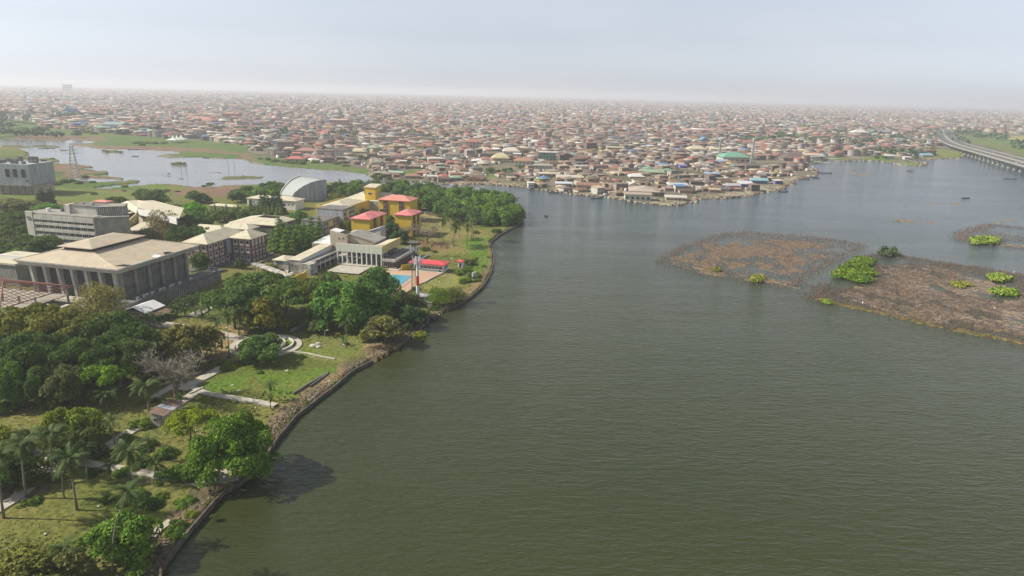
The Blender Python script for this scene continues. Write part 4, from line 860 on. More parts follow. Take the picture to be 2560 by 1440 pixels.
b.part('stair_frame', MB().box(1, 2, -22, -21, 0, 6).box(9, 10, -22, -21, 0, 6).box(1, 10, -22.2, -20.8, 6.01, 6.6).box(9, 10, -13, -12, 0, 6).box(8.8, 10.2, -20.7, -12, 6.01, 6.6).box(1, 2, -13, -12, 0, 6).box(2, 8.7, -20, -13, 4.0, 4.3), 'concrete_light')
LANDMARKS.append(('unfinished building', G(100, 770)))
# building cut by the left edge, behind it
b = Bld('ribbed_building', 'dark ribbed building with a flat cream roof at the left edge', 'building', (38, 659), 9, (-60, 650), (50, 640), D=16)
b.part('wall', MB().box(-b.W, 0, 0, 16, 0, 8.3), 'ribs_dark'); b.part('roof', MB().box(-b.W - .5, .5, -.5, 16.5, 8.3, 9.0), 'cream_roof'); b.part('parapet', MB().box(-b.W, 0, 6, 6.3, 9.01, 10.2), 'white_paint')

# 21 --- workshop shed
b = Bld('workshop_shed', 'low shed with pale gabled metal roof and open brown sides', 'shed', (363, 782), 3.6, (311, 773), (414, 762))
W, D = b.W, b.D
b.part('wall', MB().box(-W + .6, -.6, .6, D - .6, 0, 3.3), 'beige_wall')
mb = MB(); m_ = -W / 2
mb.add([(-W, 0, 3.4), (m_, 0, 5.0), (0, 0, 3.4), (-W, D, 3.4), (m_, D, 5.0), (0, D, 3.4), (-W, 0, 3.25), (m_, 0, 4.85), (0, 0, 3.25), (-W, D, 3.25), (m_, D, 4.85), (0, D, 3.25)], [(0, 1, 4, 3), (1, 2, 5, 4), (9, 10, 7, 6), (10, 11, 8, 7), (0, 6, 7, 1), (1, 7, 8, 2), (3, 4, 10, 9), (4, 5, 11, 10), (2, 8, 11, 5), (0, 3, 9, 6)])
b.part('roof', mb, 'white_paint'); b.row('R', 1, D - 1, 4, 2.1, 1.8, .9, at=-.59, frame='concrete')
b.part('lean_to', MB().add([(-.3, .5, 3.0), (3.5, .5, 2.2), (3.5, D - .5, 2.2), (-.3, D - .5, 3.0), (-.3, .5, 2.9), (3.5, .5, 2.1), (3.5, D - .5, 2.1), (-.3, D - .5, 2.9)], [(0, 1, 2, 3), (7, 6, 5, 4), (0, 4, 5, 1), (1, 5, 6, 2)]), 'rust_sheet')
LANDMARKS.append(('workshop shed', b.root.location.copy()))
# 22 --- rusty shed in the park
b = Bld('park_shed', 'small crumbling shed with rusty and blue-grey sheet roof', 'shed', (408, 1037), 3.2, (387, 1034), (440, 1022), W=3.4, ang=rad(-10))
W, D = b.W, max(b.D, 7)
b.part('wall', MB().box(-W + .1, -.1, .1, D - .1, 0, 3.0), 'stained_white')
for i, mt in enumerate(('rust_sheet', 'rust_sheet', 'blue_grey_sheet', 'rust_sheet', 'rust_sheet')):
    y0 = -.3 + (D + .6) * i / 5; y1 = y0 + (D + .6) / 5 - .02; z_ = 3.05 + .04 * (i % 2)
    b.part('roof_sheet', MB().add([(-W - .3, y0, z_ + .5), (.35, y0, z_), (.35, y1, z_), (-W - .3, y1, z_ + .5), (-W - .3, y0, z_ + .45), (.35, y0, z_ - .05), (.35, y1, z_ - .05), (-W - .3, y1, z_ + .45)], [(0, 1, 2, 3), (7, 6, 5, 4), (0, 4, 5, 1), (1, 5, 6, 2), (2, 6, 7, 3), (3, 7, 4, 0)]), mt)
b.part('door', MB().box(-1.3, -.5, .02, .09, 0, 2.1), 'rust_sheet'); b.row('F', -W + .6, -W + 1.8, 1, 1.7, .9, .8, at=.09, frame='concrete')
LANDMARKS.append(('rusty park shed', b.root.location.copy()))

# 23 --- grey building in the marsh with a yellow chute
b = Bld('grey_marsh_building', 'grey block on an open frame ground floor in the marsh', 'building', (72, 434), 15, (-40, 430), (80, 428), D=24, ang=rad(-4))
zt = hgt(75, 468, 400); W, D = b.W, 24
x1, _ = b.loc((73, 440), 12)
b.part('upper_wall', MB().box(-W, 0, 0, D, 7.0, 21), 'grey_paint'); b.part('lower_slab', MB().box(-W - .3, .3, -.3, D + .3, 6.2, 6.99), 'concrete')
for i in range(7): b.part('column', MB().box(-W + i * W / 6 - (.6 if i == 6 else 0), -W + i * W / 6 + (.0 if i == 6 else .6), .3, .9, 0, 6.2), 'concrete_dark')
b.part('ground_wall', MB().box(-W + 1, -1, 4, D - 1, 0, 6.19), 'beige_wall')
b.part('brace', MB().bar((-W * .34, .6, .4), (-W * .17, .6, 6), .2).bar((-W * .5, .6, 6), (-W * .34, .6, .4), .2), 'dark_steel')
for p in (-W * .3, -W * .47, -W * .12): b.win('F', p, 15, 3.0, 5.5, frame='dark_steel', at=-.01, mull=2)
b.win('F', -2.2, 10, 1.4, 1.4, at=-.01, frame='concrete')
mb = MB()
rr_ = random.Random(3)
for i in range(14):
    x = -W + rr_.random() * (W - 3); y = rr_.random() * (D - 3) + 1; mb.box(x, x + 1.5 + rr_.random() * 2, y, y + 2, 21, 22 + rr_.random() * 2.5)
b.part('roof_clutter', mb, 'concrete_dark')['kind'] = 'stuff'
o = tag(MB().add([(0, 0, 6), (3, 0, 6), (17, 0, 1.2), (14, 0, 1.2), (0, 5, 6), (3, 5, 6), (17, 5, 1.2), (14, 5, 1.2), (0, 0, 5.5), (14, 0, .7), (0, 5, 5.5), (14, 5, .7)], [(0, 4, 7, 3), (3, 7, 6, 2), (0, 3, 9, 8), (4, 10, 11, 7), (8, 9, 11, 10), (3, 2, 9), (0, 8, 10, 4), (2, 6, 11, 9), (7, 11, 6)]).build('yellow_awning', M['yellow_wall'], None, G(80, 459, 0), rad(-8)), 'sloping bright yellow awning beside the grey block in the marsh', 'awning')
LANDMARKS.append(('grey block in the marsh', b.root.location.copy()))
# ------------------------------------------------------------------ trees
def crown_mesh(name, seed, nblob, nleaf, leaf, flat=0.55, spread=.62, blob=(.30, .48), low=0.15, core=True, shape='round', aspect=.55, droop=0.0):
    """leaf clusters spread over many uneven clumps; unit radius, base of crown near z=0"""
    r = np.random.default_rng(seed); P = []; Nn = []; Cc = []; cores = []
    B = []
    for i in range(nblob):
        if shape == 'round':
            a = r.random() * 2 * np.pi; u_ = r.random(); el = np.arcsin(low + (1 - low) * u_) if r.random() > .12 else -.1
            c = np.array([np.cos(a) * np.cos(el) * spread, np.sin(a) * np.cos(el) * spread, (np.sin(el) * spread + .1) * flat * 1.5]); rb = r.uniform(*blob)
            c[:2] *= r.uniform(.75, 1.15); c = c * (1 if i % 3 else r.uniform(.45, .85))
        elif shape == 'cone':
            t = (i + .5) / nblob; a = i * 2.4; rr_ = .42 * (1 - t) ** .7
            c = np.array([np.cos(a) * rr_ * .6, np.sin(a) * rr_ * .6, t * 2.6]); rb = .34 * (1 - t) + .10
        elif shape == 'umbrella':
            a = r.random() * 2 * np.pi; q = np.sqrt(r.random()) * .85; c = np.array([np.cos(a) * q, np.sin(a) * q, .42 - .28 * q * q + r.normal() * .05]); rb = r.uniform(*blob)
        B.append((c, rb, r.uniform(.72, 1.25)))
    tot = sum(q[1] ** 2 for q in B)
    for c, rb, tint in B:
        n_ = max(12, int(nleaf * rb ** 2 / tot)); v = r.normal(size=(n_, 3)); v /= np.linalg.norm(v, axis=1)[:, None]
        v[:, 2] = np.where(v[:, 2] < -.25, -v[:, 2], v[:, 2])
        # small clumps on the blob surface
        k = r.normal(size=(max(5, n_ // 28), 3)); k /= np.linalg.norm(k, axis=1)[:, None]
        near = (v @ k.T).max(1); rad_ = rb * (0.80 + 0.30 * np.clip((near - .55) / .45, 0, 1) + r.normal(size=n_) * .05)
        sc = np.array([1, 1, aspect if shape == 'umbrella' else .8])
        P.append(c + v * rad_[:, None] * sc); Nn.append(v); Cc.append(np.full(n_, tint) * r.uniform(.75, 1.25, n_))
        cores.append((c, rb * .74 * sc))
    P = np.concatenate(P); Nn = np.concatenate(Nn); Cc = np.concatenate(Cc); n_ = len(P)
    up = Nn * .6 + r.normal(size=(n_, 3)) * .55 + np.array([0, 0, .45]); up /= np.linalg.norm(up, axis=1)[:, None]
    t1 = np.cross(up, r.normal(size=(n_, 3))); t1 /= np.linalg.norm(t1, axis=1)[:, None]; t2 = np.cross(up, t1)
    s = leaf * r.uniform(.6, 1.4, n_)[:, None]
    Q = np.stack([P - t1 * s, P + t2 * s * .55 + up * s * .12, P + t1 * s, P - t2 * s * .55 - up * s * .1], 1)
    if droop: Q[:, :, 2] -= droop * s * np.array([0, 1, 0, 1])[None, :]
    V = Q.reshape(-1, 3); F = np.arange(n_ * 4).reshape(-1, 4); cols = np.stack([Cc * r.uniform(.9, 1.15, n_), Cc, Cc * r.uniform(.7, 1.1, n_)], 1)
    if core:
        # low dense lumps so that the middle of the crown is not see-through
        oct_ = np.array([[1, 0, 0], [0, 1, 0], [-1, 0, 0], [0, -1, 0], [0, 0, 1], [0, 0, -.7]], float)
        of = np.array([[0, 1, 4, 4], [1, 2, 4, 4], [2, 3, 4, 4], [3, 0, 4, 4], [1, 0, 5, 5], [2, 1, 5, 5], [3, 2, 5, 5], [0, 3, 5, 5]])
    me = npmesh(name, V, F, cols)
    me.materials.append(M['leaf'])
    return me
CR = {}
CR['dense'] = [crown_mesh('crown', 10 + i, 44, 6000, .050, spread=.70, blob=(.17, .30)) for i in range(4)]
CR['hero'] = [crown_mesh('crown', 20, 95, 20000, .032, spread=.78, blob=(.13, .24), flat=.60, low=.0)]
CR['big'] = [crown_mesh('crown', 30 + i, 70, 10000, .040, spread=.78, blob=(.13, .25), flat=.42) for i in range(3)]
CR['umbrella'] = [crown_mesh('crown', 40 + i, 46, 7500, .042, shape='umbrella', blob=(.14, .26)) for i in range(3)]
CR['feather'] = [crown_mesh('crown', 50 + i, 34, 5200, .030, blob=(.22, .36), spread=.66, flat=.6) for i in range(2)]
CR['cone'] = [crown_mesh('crown', 60 + i, 14, 2200, .065, shape='cone', droop=.6) for i in range(3)]
CR['mang'] = [crown_mesh('crown', 70 + i, 26, 2200, .080, spread=.72, blob=(.22, .38)) for i in range(5)]
CR['bush'] = [crown_mesh('crown', 80 + i, 22, 1700, .080, spread=.7, blob=(.2, .38), flat=.42) for i in range(4)]
def branch_mesh(name, seed, n, trunk_r=.035, h0=.5, spread=.6, top=1.0, sub=0):
    """trunk with limbs, unit height; crown attaches at h0.."""
    r = random.Random(seed); mb = MB()
    lean = (r.uniform(-.04, .04), r.uniform(-.04, .04))
    mb.tube([(0, 0, -.04), (lean[0] * .3, lean[1] * .3, h0 * .5), (lean[0], lean[1], h0), (lean[0] * 1.5, lean[1] * 1.4, (h0 + top) / 2)], [trunk_r * 1.35, trunk_r, trunk_r * .8, trunk_r * .4], 7)
    for i in range(n):
        a = 2 * math.pi * i / n + r.uniform(-.3, .3); z = h0 * r.uniform(.72, 1.05); s = spread * r.uniform(.6, 1); zt = h0 + (top - h0) * r.uniform(.35, .95)
        p0 = Vector((lean[0], lean[1], z)); p2 = Vector((math.cos(a) * s, math.sin(a) * s, zt)); p1 = p0.lerp(p2, .5) + Vector((0, 0, .04))
        mb.tube([p0, p1, p2], [trunk_r * .55, trunk_r * .36, trunk_r * .12], 5)
        for j in range(sub):
            t = r.uniform(.35, .95); q = p1.lerp(p2, t); e = q + Vector((r.uniform(-.2, .2), r.uniform(-.2, .2), r.uniform(.02, .2)))
            mb.tube([q, q.lerp(e, .5) + Vector((0, 0, .02)), e], [trunk_r * .16, trunk_r * .1, trunk_r * .03], 3)
            for k in range(4):
                f = q.lerp(e, r.uniform(.3, 1)); g = f + Vector((r.uniform(-.1, .1), r.uniform(-.1, .1), r.uniform(0, .1))); mb.tube([f, g], [trunk_r * .06, trunk_r * .02], 3)
    return mb.mesh(name, True)
TR = [branch_mesh('trunk', i, 6) for i in range(4)]
for m_ in TR: m_.materials.append(M['bark'])
def plant(name, loc, R_, H, kind, color, label=None, cat='tree', group=None, phrase=None, rz=None, trunk=True, zs=1.0, thick=1.0):
    """R_ crown radius, H total height"""
    root = tag(empty(name, (loc.x, loc.y, 0), random.uniform(0, 6.28) if rz is None else rz), label, cat, group)
    proto = random.choice(CR[kind]); c = bpy.data.objects.new('crown', proto); COL.objects.link(c); c.parent = root
    if kind == 'cone': top = 2.9; ch = H * .96; c.scale = (R_ * 2.0, R_ * 2.0, ch / top); c.location = (0, 0, H * .04)
    elif kind == 'umbrella': ch = H * .58; c.scale = (R_ * 1.12, R_ * 1.12, ch / .62 * zs); c.location = (0, 0, H - ch * 1.0)
    elif kind in ('bush',): c.scale = (R_, R_, H / .95); c.location = (0, 0, -H * .05)
    elif kind == 'mang': c.scale = (R_, R_, H * .80); c.location = (0, 0, H * .15)
    else: ch = H * .86; c.scale = (R_ * 1.14, R_ * 1.14, ch / .95 * zs); c.location = (0, 0, H - ch)
    f_ = 1.95; c.color = (color[0] * f_ * 1.12, color[1] * f_, color[2] * f_ * .8, 1)
    if trunk:
        t_ = bpy.data.objects.new('trunk', random.choice(TR)); COL.objects.link(t_); t_.parent = root; t_.scale = (R_ * 1.0, R_ * 1.0, H * .93)
        if kind in ('cone', 'mang', 'bush'): t_.scale = (R_ * .45, R_ * .45, H * .8)
        tr_ = thick
        if thick != 1: t_.scale = (R_ * thick, R_ * thick, H * .93)
    if phrase: AUTO.append((root, phrase))
    return root
DG = (0.040, 0.075, 0.022); MG = (0.055, 0.105, 0.022); BG = (0.075, 0.15, 0.018); OG = (0.085, 0.105, 0.025); YG = (0.12, 0.17, 0.02); GG = (0.075, 0.09, 0.04)
def T(cx, cy, rpx, H, kind, col, label, name='broadleaf_tree', zc=.62, base=None, **k):
    if base: g = G(*base)
    else: g = G(cx, cy, H * zc)
    r_ = rpx * dist(Vector((g.x, g.y, H * zc))) / FPX
    o = plant(name, g, r_, H, kind, col, label, **k); o['_r'] = r_
    return o
# named trees: crown centre, crown radius in the picture, height in metres
T(600, 1112, 91, 12.8, 'hero', (0.056, 0.116, 0.018), 'huge bright green spreading tree leaning over the seawall', base=(586, 1186))
T(872, 728, 100, 19, 'big', (0.048, 0.110, 0.028), 'very large dark green tree in front of the club house courtyard', zc=.6)
T(945, 690, 52, 17, 'big', (0.048, 0.115, 0.03), 'rounded green tree crowding the left end of the swimming pool')
T(820, 700, 52, 16, 'big', (0.055, 0.10, 0.03), 'green tree left of the very large dark tree by the courtyard')
T(655, 712, 90, 15, 'umbrella', (0.045, 0.085, 0.025), 'broad flat-topped dark tree left of the curved yellow wall', zc=.75)
T(580, 742, 72, 14, 'umbrella', (0.045, 0.085, 0.028), 'broad flat-topped tree behind the two tall palms by the lawn', zc=.75)
T(770, 725, 62, 14, 'umbrella', (0.065, 0.10, 0.025), 'flat-topped mid green tree between two big dark crowns', zc=.75)
T(715, 738, 50, 14, 'umbrella', (0.05, 0.09, 0.025), 'dark flat-topped tree behind the olive mango tree', zc=.75)
T(655, 775, 64, 12, 'dense', (0.105, 0.115, 0.025), 'olive yellow-tipped mango tree above the oval garden bed')
T(654, 856, 56, 9.5, 'big', (0.05, 0.10, 0.03), 'small spreading tree standing over the oval garden bed', base=(658, 902))
T(1012, 745, 44, 11, 'dense', (0.045, 0.07, 0.03), 'dark tree at the foot of the red and white mast')
T(1030, 778, 42, 8, 'dense', (0.032, 0.065, 0.028), 'dark leaning shrub tree against the boundary wall stub')
T(962, 815, 62, 8.5, 'dense', (0.085, 0.10, 0.040), 'wide olive shrubby tree on the rubble bank before the seawall gap')
T(1098, 735, 34, 7, 'feather', (0.075, 0.135, 0.022), 'bright feathery shrub tree below the red and white mast')
T(1140, 730, 32, 6, 'feather', (0.085, 0.11, 0.035), 'sparse olive shrub tree on the bank above the seawall')
T(790, 814, 24, 5, 'dense', (0.07, 0.10, 0.05), 'small grey-green round shrub at the end of the garden wall', base=(795, 832))
T(470, 838, 74, 13, 'dense', (0.085, 0.095, 0.032), 'olive brown-tinged tree right of the dark grove', zc=.6)
T(245, 748, 62, 15, 'feather', (0.115, 0.125, 0.045), 'thin feathery pale tree in front of the great hall corner')
T(205, 945, 50, 9, 'umbrella', BG, 'bright green flat spreading tree at the edge of the dark grove')
T(255, 935, 58, 10, 'umbrella', BG, 'bright green layered tree beside the palms below the dark grove')
T(470, 1052, 52, 7.5, 'umbrella', (0.115, 0.165, 0.018), 'thin yellow-green tree right of the rusty park shed', base=(478, 1107))
T(145, 1055, 42, 9, 'dense', (0.10, 0.14, 0.022), 'yellow-green tree among the palms, left of the pair')
T(205, 1045, 44, 9, 'dense', (0.095, 0.145, 0.022), 'yellow-green tree among the palms, right of the pair')
T(150, 1110, 48, 8, 'dense', (0.055, 0.08, 0.025), 'dark olive tree below the yellow-green pair')
T(212, 1095, 36, 7, 'dense', (0.06, 0.09, 0.03), 'small dark olive tree right below the yellow-green pair')
T(12, 1090, 34, 7, 'dense', (0.12, 0.15, 0.025), 'yellow-green bush tree cut by the left edge beside the palms')
T(15, 1160, 60, 8, 'dense', DG, 'dark tree in shade at the left edge above the curved path')
T(305, 1335, 68, 8.5, 'dense', (0.062, 0.125, 0.022), 'dome-shaped bright green tree behind the twin leaning palms', zc=.5)
T(60, 1420, 75, 6.5, 'dense', (0.085, 0.105, 0.03), 'large olive shrub at the bottom left edge of the park', zc=.5)
T(165, 1415, 60, 5.5, 'dense', (0.08, 0.095, 0.035), 'olive shrub around the short palm at the bottom edge', zc=.5)
# dark grove on the left
grove = [(35, 810, 58, 16, OG, 'umbrella'), (95, 800, 60, 16, OG, 'umbrella'), (150, 815, 66, 16, (0.085, 0.10, 0.028), 'umbrella'), (215, 815, 60, 15, (0.08, 0.095, 0.03), 'umbrella'), (275, 820, 62, 15, DG, 'umbrella'), (330, 845, 52, 14, DG, 'umbrella'),
         (20, 870, 60, 15, MG, 'big'), (80, 872, 66, 15, DG, 'umbrella'), (150, 880, 70, 14, DG, 'big'), (220, 880, 62, 14, DG, 'umbrella'), (290, 885, 56, 13, DG, 'umbrella'), (10, 925, 52, 13, (0.045, 0.1, 0.02), 'big'), (110, 925, 52, 12, DG, 'big'), (165, 935, 46, 12, (0.05, 0.07, 0.03), 'dense'), (345, 885, 34, 12, DG, 'umbrella')]
for x, y, r_, H, c, kd in grove:
    col_ = 'dark green' if c is DG else 'olive-topped' if c[0] > .078 else 'mid green'
    T(x, y, r_, H, kd, c, None, phrase=f'{col_} tree of the dark grove', group='trees of the dark grove', name='grove_tree', zc=.7)
# around the offices, upper left
for x, y, r_, H, kd, c, l in [
    (68, 605, 70, 15, 'big', DG, 'large dark round tree in front of the office block'), (20, 560, 46, 13, 'big', DG, 'dark tree left of the office block'), (50, 548, 34, 12, 'umbrella', DG, 'dark layered tree touching the office block stair end'),
    (5, 610, 40, 12, 'big', DG, 'dark tree at the left edge above the parked cars'), (112, 516, 34, 11, 'big', (0.06, 0.14, 0.025), 'bright green tree just behind the office block'), (30, 508, 50, 9, 'dense', GG, 'dull brown-green bush at the left edge of the marsh meadow'),
    (290, 503, 30, 11, 'dense', DG, 'dark tree behind the cream-roofed lecture theatre'), (382, 486, 36, 12, 'dense', (0.05, 0.09, 0.035), 'broad grey-green tree behind the lecture theatre'), (355, 480, 22, 9, 'dense', (0.05, 0.09, 0.035), 'smaller grey-green tree left of the broad marsh tree'),
    (488, 486, 22, 9, 'dense', (0.045, 0.085, 0.035), 'round dark tree on the brown marsh flat'), (514, 492, 16, 7, 'dense', (0.045, 0.085, 0.035), 'small dark tree beside the round marsh tree'),
    (485, 513, 28, 10, 'big', (0.07, 0.19, 0.015), 'vivid light green tree behind the dark row'), (490, 540, 36, 12, 'big', (0.045, 0.10, 0.028), 'deep green tree under the vivid light green one'), (460, 548, 34, 11, 'big', DG, 'dark tree left of the teaching block roof'),
    (412, 550, 46, 15, 'feather', (0.10, 0.095, 0.06), 'tall brownish feathery tree in front of the lecture theatre'), (395, 578, 36, 11, 'feather', (0.085, 0.085, 0.05), 'lower brown feathery tree behind the great hall roof'),
    (505, 590, 34, 14, 'umbrella', (0.04, 0.085, 0.03), 'layered dark almond tree over the teaching block roof'), (455, 592, 34, 14, 'umbrella', DG, 'layered dark tree between the great hall and teaching block'), (545, 588, 24, 13, 'umbrella', (0.04, 0.085, 0.03), 'dark spreading branch tree before the teaching block front'),
    (500, 645, 22, 9, 'dense', (0.045, 0.095, 0.03), 'dark green tree at the right corner of the great hall'), (300, 585, 34, 8, 'feather', OG, 'low olive tree behind the great hall roof ridge'),
    (560, 530, 26, 9, 'big', (0.06, 0.10, 0.03), 'rounded green tree in the row before the courtyard building, left'), (590, 528, 24, 9, 'big', (0.065, 0.105, 0.03), 'rounded green tree in the row before the courtyard building, centre'), (620, 530, 26, 9, 'dense', (0.06, 0.10, 0.03), 'rounded green tree in the row before the courtyard building, right'),
    (880, 538, 26, 8, 'dense', (0.10, 0.15, 0.03), 'light green tree in front of the large yellow building'), (905, 528, 26, 7, 'dense', (0.095, 0.14, 0.03), 'light green tree right along the large yellow building'), (864, 560, 16, 7, 'dense', (0.11, 0.14, 0.05), 'pale green tree beside the grey frame building'),
    (990, 520, 28, 10, 'dense', DG, 'dark tree in front of the northern yellow block'), (975, 570, 30, 9, 'dense', (0.045, 0.085, 0.025), 'dark green tree between the two nearer yellow blocks'), (998, 585, 26, 8, 'dense', DG, 'dark tree under the narrow yellow block wall'), (975, 545, 14, 7, 'dense', (0.06, 0.11, 0.03), 'small tree right of the pinkish red roof'),
    (745, 540, 38, 14, 'big', (0.05, 0.115, 0.028), 'big green tree behind the row of columnar trees'), (782, 552, 24, 12, 'big', (0.05, 0.11, 0.028), 'green tree beside the grey frame building corner'), (848, 462, 26, 10, 'dense', (0.045, 0.09, 0.03), 'dark tree behind the curved concrete hall'), (815, 470, 20, 9, 'dense', DG, 'dark tree touching the tall end of the curved hall'), (835, 488, 20, 7, 'dense', (0.10, 0.125, 0.03), 'light tree left of the yellow building roof'),
    (678, 668, 20, 5, 'dense', (0.075, 0.12, 0.03), 'small round tree in the sunken garden by the walkway'), (600, 655, 14, 5, 'dense', DG, 'small dark tree in front of the teaching block'), (595, 680, 14, 3.5, 'bush', (0.09, 0.13, 0.03), 'light green bush on the sunken lawn by the walkway'),
    (692, 648, 16, 4.5, 'bush', (0.09, 0.12, 0.05), 'climbing shrub on the stained wall of the club house')]:
    T(x, y, r_, H, kd, c, l, cat='bush' if kd == 'bush' else 'tree', name='garden_bush' if kd == 'bush' else 'broadleaf_tree')
# columnar trees
for i, (x, y) in enumerate([(685, 625), (697, 628), (708, 622), (716, 632), (727, 628), (737, 634), (746, 622), (756, 632), (765, 620), (775, 628), (785, 616), (795, 622), (701, 610), (722, 612), (742, 606), (762, 604), (780, 600), (800, 606)]):
    H = 12 + (i * 7 % 5); g = G(x, y + 4); o = plant('columnar_tree', g, 3.0, H, 'cone', (0.055, 0.115 - .01 * (i % 3), 0.022), group='row of columnar trees beside the grey frame building', phrase='columnar green tree of the long row', cat='tree')
for i, (x, y, H) in enumerate([(655, 530, 12), (664, 531, 16), (684, 532, 15), (694, 533, 17), (672, 533, 12), (702, 535, 13)]):
    plant('conifer', G(x, y), 3.4, H, 'cone', (0.028, 0.055, 0.03), group='dark conifers by the white annex', phrase='tall dark conifer before the white annex', cat='tree')
for i in range(20): plant('columnar_tree', G(520 + i * 9.6, 546 - (i % 3) * 2), 1.8, 7 + i % 3, 'cone', (0.085, 0.14, 0.035), group='row of slender trees behind the courtyard building', phrase='slender light green tree of a thin row', cat='tree')
for i, x in enumerate([98, 104, 110, 118, 126, 132]): plant('conifer', G(x, 513), 2.2, 9 + i % 3 * 2, 'cone', (0.03, 0.06, 0.03), group='dark cypresses behind the office block', phrase='dark cypress behind the office block', cat='tree')
for x, y, H in [(630, 540, 12), (640, 541, 9), (850, 470, 8)]: plant('columnar_tree', G(x, y), 2.6, H, 'cone', DG, phrase='dark pointed tree', cat='tree')

# mangroves: scattered crowns in two belts
def belt(px, step, Rr, Hh, kind, cols, name, phrase, group, cat='tree', z=4, jit=.42, seed=1):
    r = np.random.default_rng(seed); p = wpoly(px, z); xs = [q[0] for q in p]; ys = [q[1] for q in p]; out = []
    X, Y = np.meshgrid(np.arange(min(xs), max(xs), step), np.arange(min(ys), max(ys), step)); X = X + r.uniform(-jit, jit, X.shape) * step; Y = Y + r.uniform(-jit, jit, Y.shape) * step
    m = pip(X, Y, p)
    for x, y in zip(X[m], Y[m]):
        out.append(plant(name, Vector((x, y, 0)), r.uniform(*Rr), r.uniform(*Hh), kind, cols[r.integers(len(cols))], cat=cat, group=group, phrase=phrase))
    return out
MC = [(0.045, 0.095, 0.028), (0.055, 0.11, 0.028), (0.065, 0.13, 0.028), (0.05, 0.085, 0.03)]
belt([(835, 470), (930, 462), (1050, 468), (1140, 478), (1200, 486), (1260, 494), (1298, 515), (1305, 540), (1250, 548), (1190, 552), (1120, 528), (1080, 520), (1045, 512), (1040, 488), (940, 484), (880, 478)], 10, (6.0, 8.5), (8, 12), 'mang', MC, 'mangrove_tree', 'dense green mangrove', 'mangrove trees on the point')
belt([(1195, 486), (1262, 496), (1303, 520), (1308, 543), (1260, 552), (1240, 520)], 10, (5, 7.5), (7, 10), 'mang', [(0.075, 0.16, 0.022), (0.065, 0.145, 0.024)], 'mangrove_tree', 'bright green mangrove at the tip', 'mangrove trees on the point', seed=5)
belt([(575, 492), (600, 478), (660, 470), (720, 462), (720, 480), (700, 492), (640, 492)], 10, (5, 8), (7, 11), 'mang', MC, 'mangrove_tree', 'grey-green mangrove by the lagoon', 'mangrove trees by the lagoon', seed=3)
# bushes: marsh and park
bushes = [(25, 1018, 30), (120, 1008, 24), (85, 1017, 10), (12, 1005, 10), (410, 1135, 28), (350, 1060, 30), (440, 1180, 34), (250, 1130, 26), (190, 1145, 22), (330, 1240, 34), (380, 1255, 26), (265, 1250, 18), (75, 1252, 22), (210, 1350, 22), (350, 1420, 30), (560, 905, 16), (565, 920, 16), (535, 918, 8), (480, 1190, 26), (385, 1265, 18),
          (535, 1290, 10), (340, 1395, 24), (1150, 680, 18), (1168, 672, 16), (1180, 690, 14), (1172, 655, 20), (1160, 700, 18), (1195, 700, 10), (1060, 622, 16), (1085, 628, 10), (1190, 580, 12), (1240, 575, 16), (1262, 560, 16), (1225, 560, 14), (865, 858, 9), (572, 893, 7), (595, 875, 9), (570, 868, 8), (650, 930, 10), (390, 1000, 12), (355, 1005, 12), (150, 1195, 16), (45, 1165, 26), (232, 1180, 20), (1000, 735, 14), (1040, 720, 12), (470, 760, 12), (905, 528, 10), (30, 672, 9), (75, 680, 11)]
for x, y, r_ in bushes:
    g = G(x, y + r_ * .3); R_ = r_ * dist(g) / FPX
    plant('garden_bush', g, R_, R_ * .9, 'bush', random.choice([MG, (0.055, 0.11, 0.022), (0.07, 0.12, 0.025), DG]), cat='bush', group='bushes in the waterfront park', phrase='low green bush', trunk=False)
mb_ = [(235, 484, 9), (310, 476, 6), (118, 432, 8), (90, 425, 10), (210, 440, 8), (180, 452, 10), (130, 404, 5), (418, 476, 10), (445, 478, 7), (525, 462, 12), (510, 465, 7), (160, 455, 14), (120, 452, 14), (145, 460, 12), (230, 455, 9), (197, 458, 10), (312, 466, 8), (268, 378, 5), (290, 376, 4), (303, 378, 5), (258, 375, 4), (446, 407, 8), (460, 408, 6), (432, 408, 5), (345, 357, 12), (365, 357, 14), (385, 358, 12), (355, 362, 10), (410, 357, 10), (130, 396, 6), (422, 433, 4), (670, 398, 10), (690, 402, 12), (715, 405, 14), (735, 407, 12), (755, 408, 12), (790, 405, 14), (815, 402, 14), (840, 408, 12), (865, 414, 10), (650, 396, 8), (60, 320, 14), (30, 312, 16), (80, 308, 16), (10, 322, 12), (220, 330, 14), (235, 333, 12), (100, 318, 12), (45, 305, 18), (15, 300, 16)]
for x, y, r_ in mb_:
    g = G(x, y + 2); R_ = r_ * dist(g) / FPX
    plant('marsh_bush', g, R_, min(R_ * .8, 4.5), 'bush', random.choice([(0.065, 0.12, 0.035), (0.075, 0.125, 0.04), (0.06, 0.10, 0.04)]), cat='bush', group='bushes in the marsh round the lagoon', phrase='round green marsh bush', trunk=False)

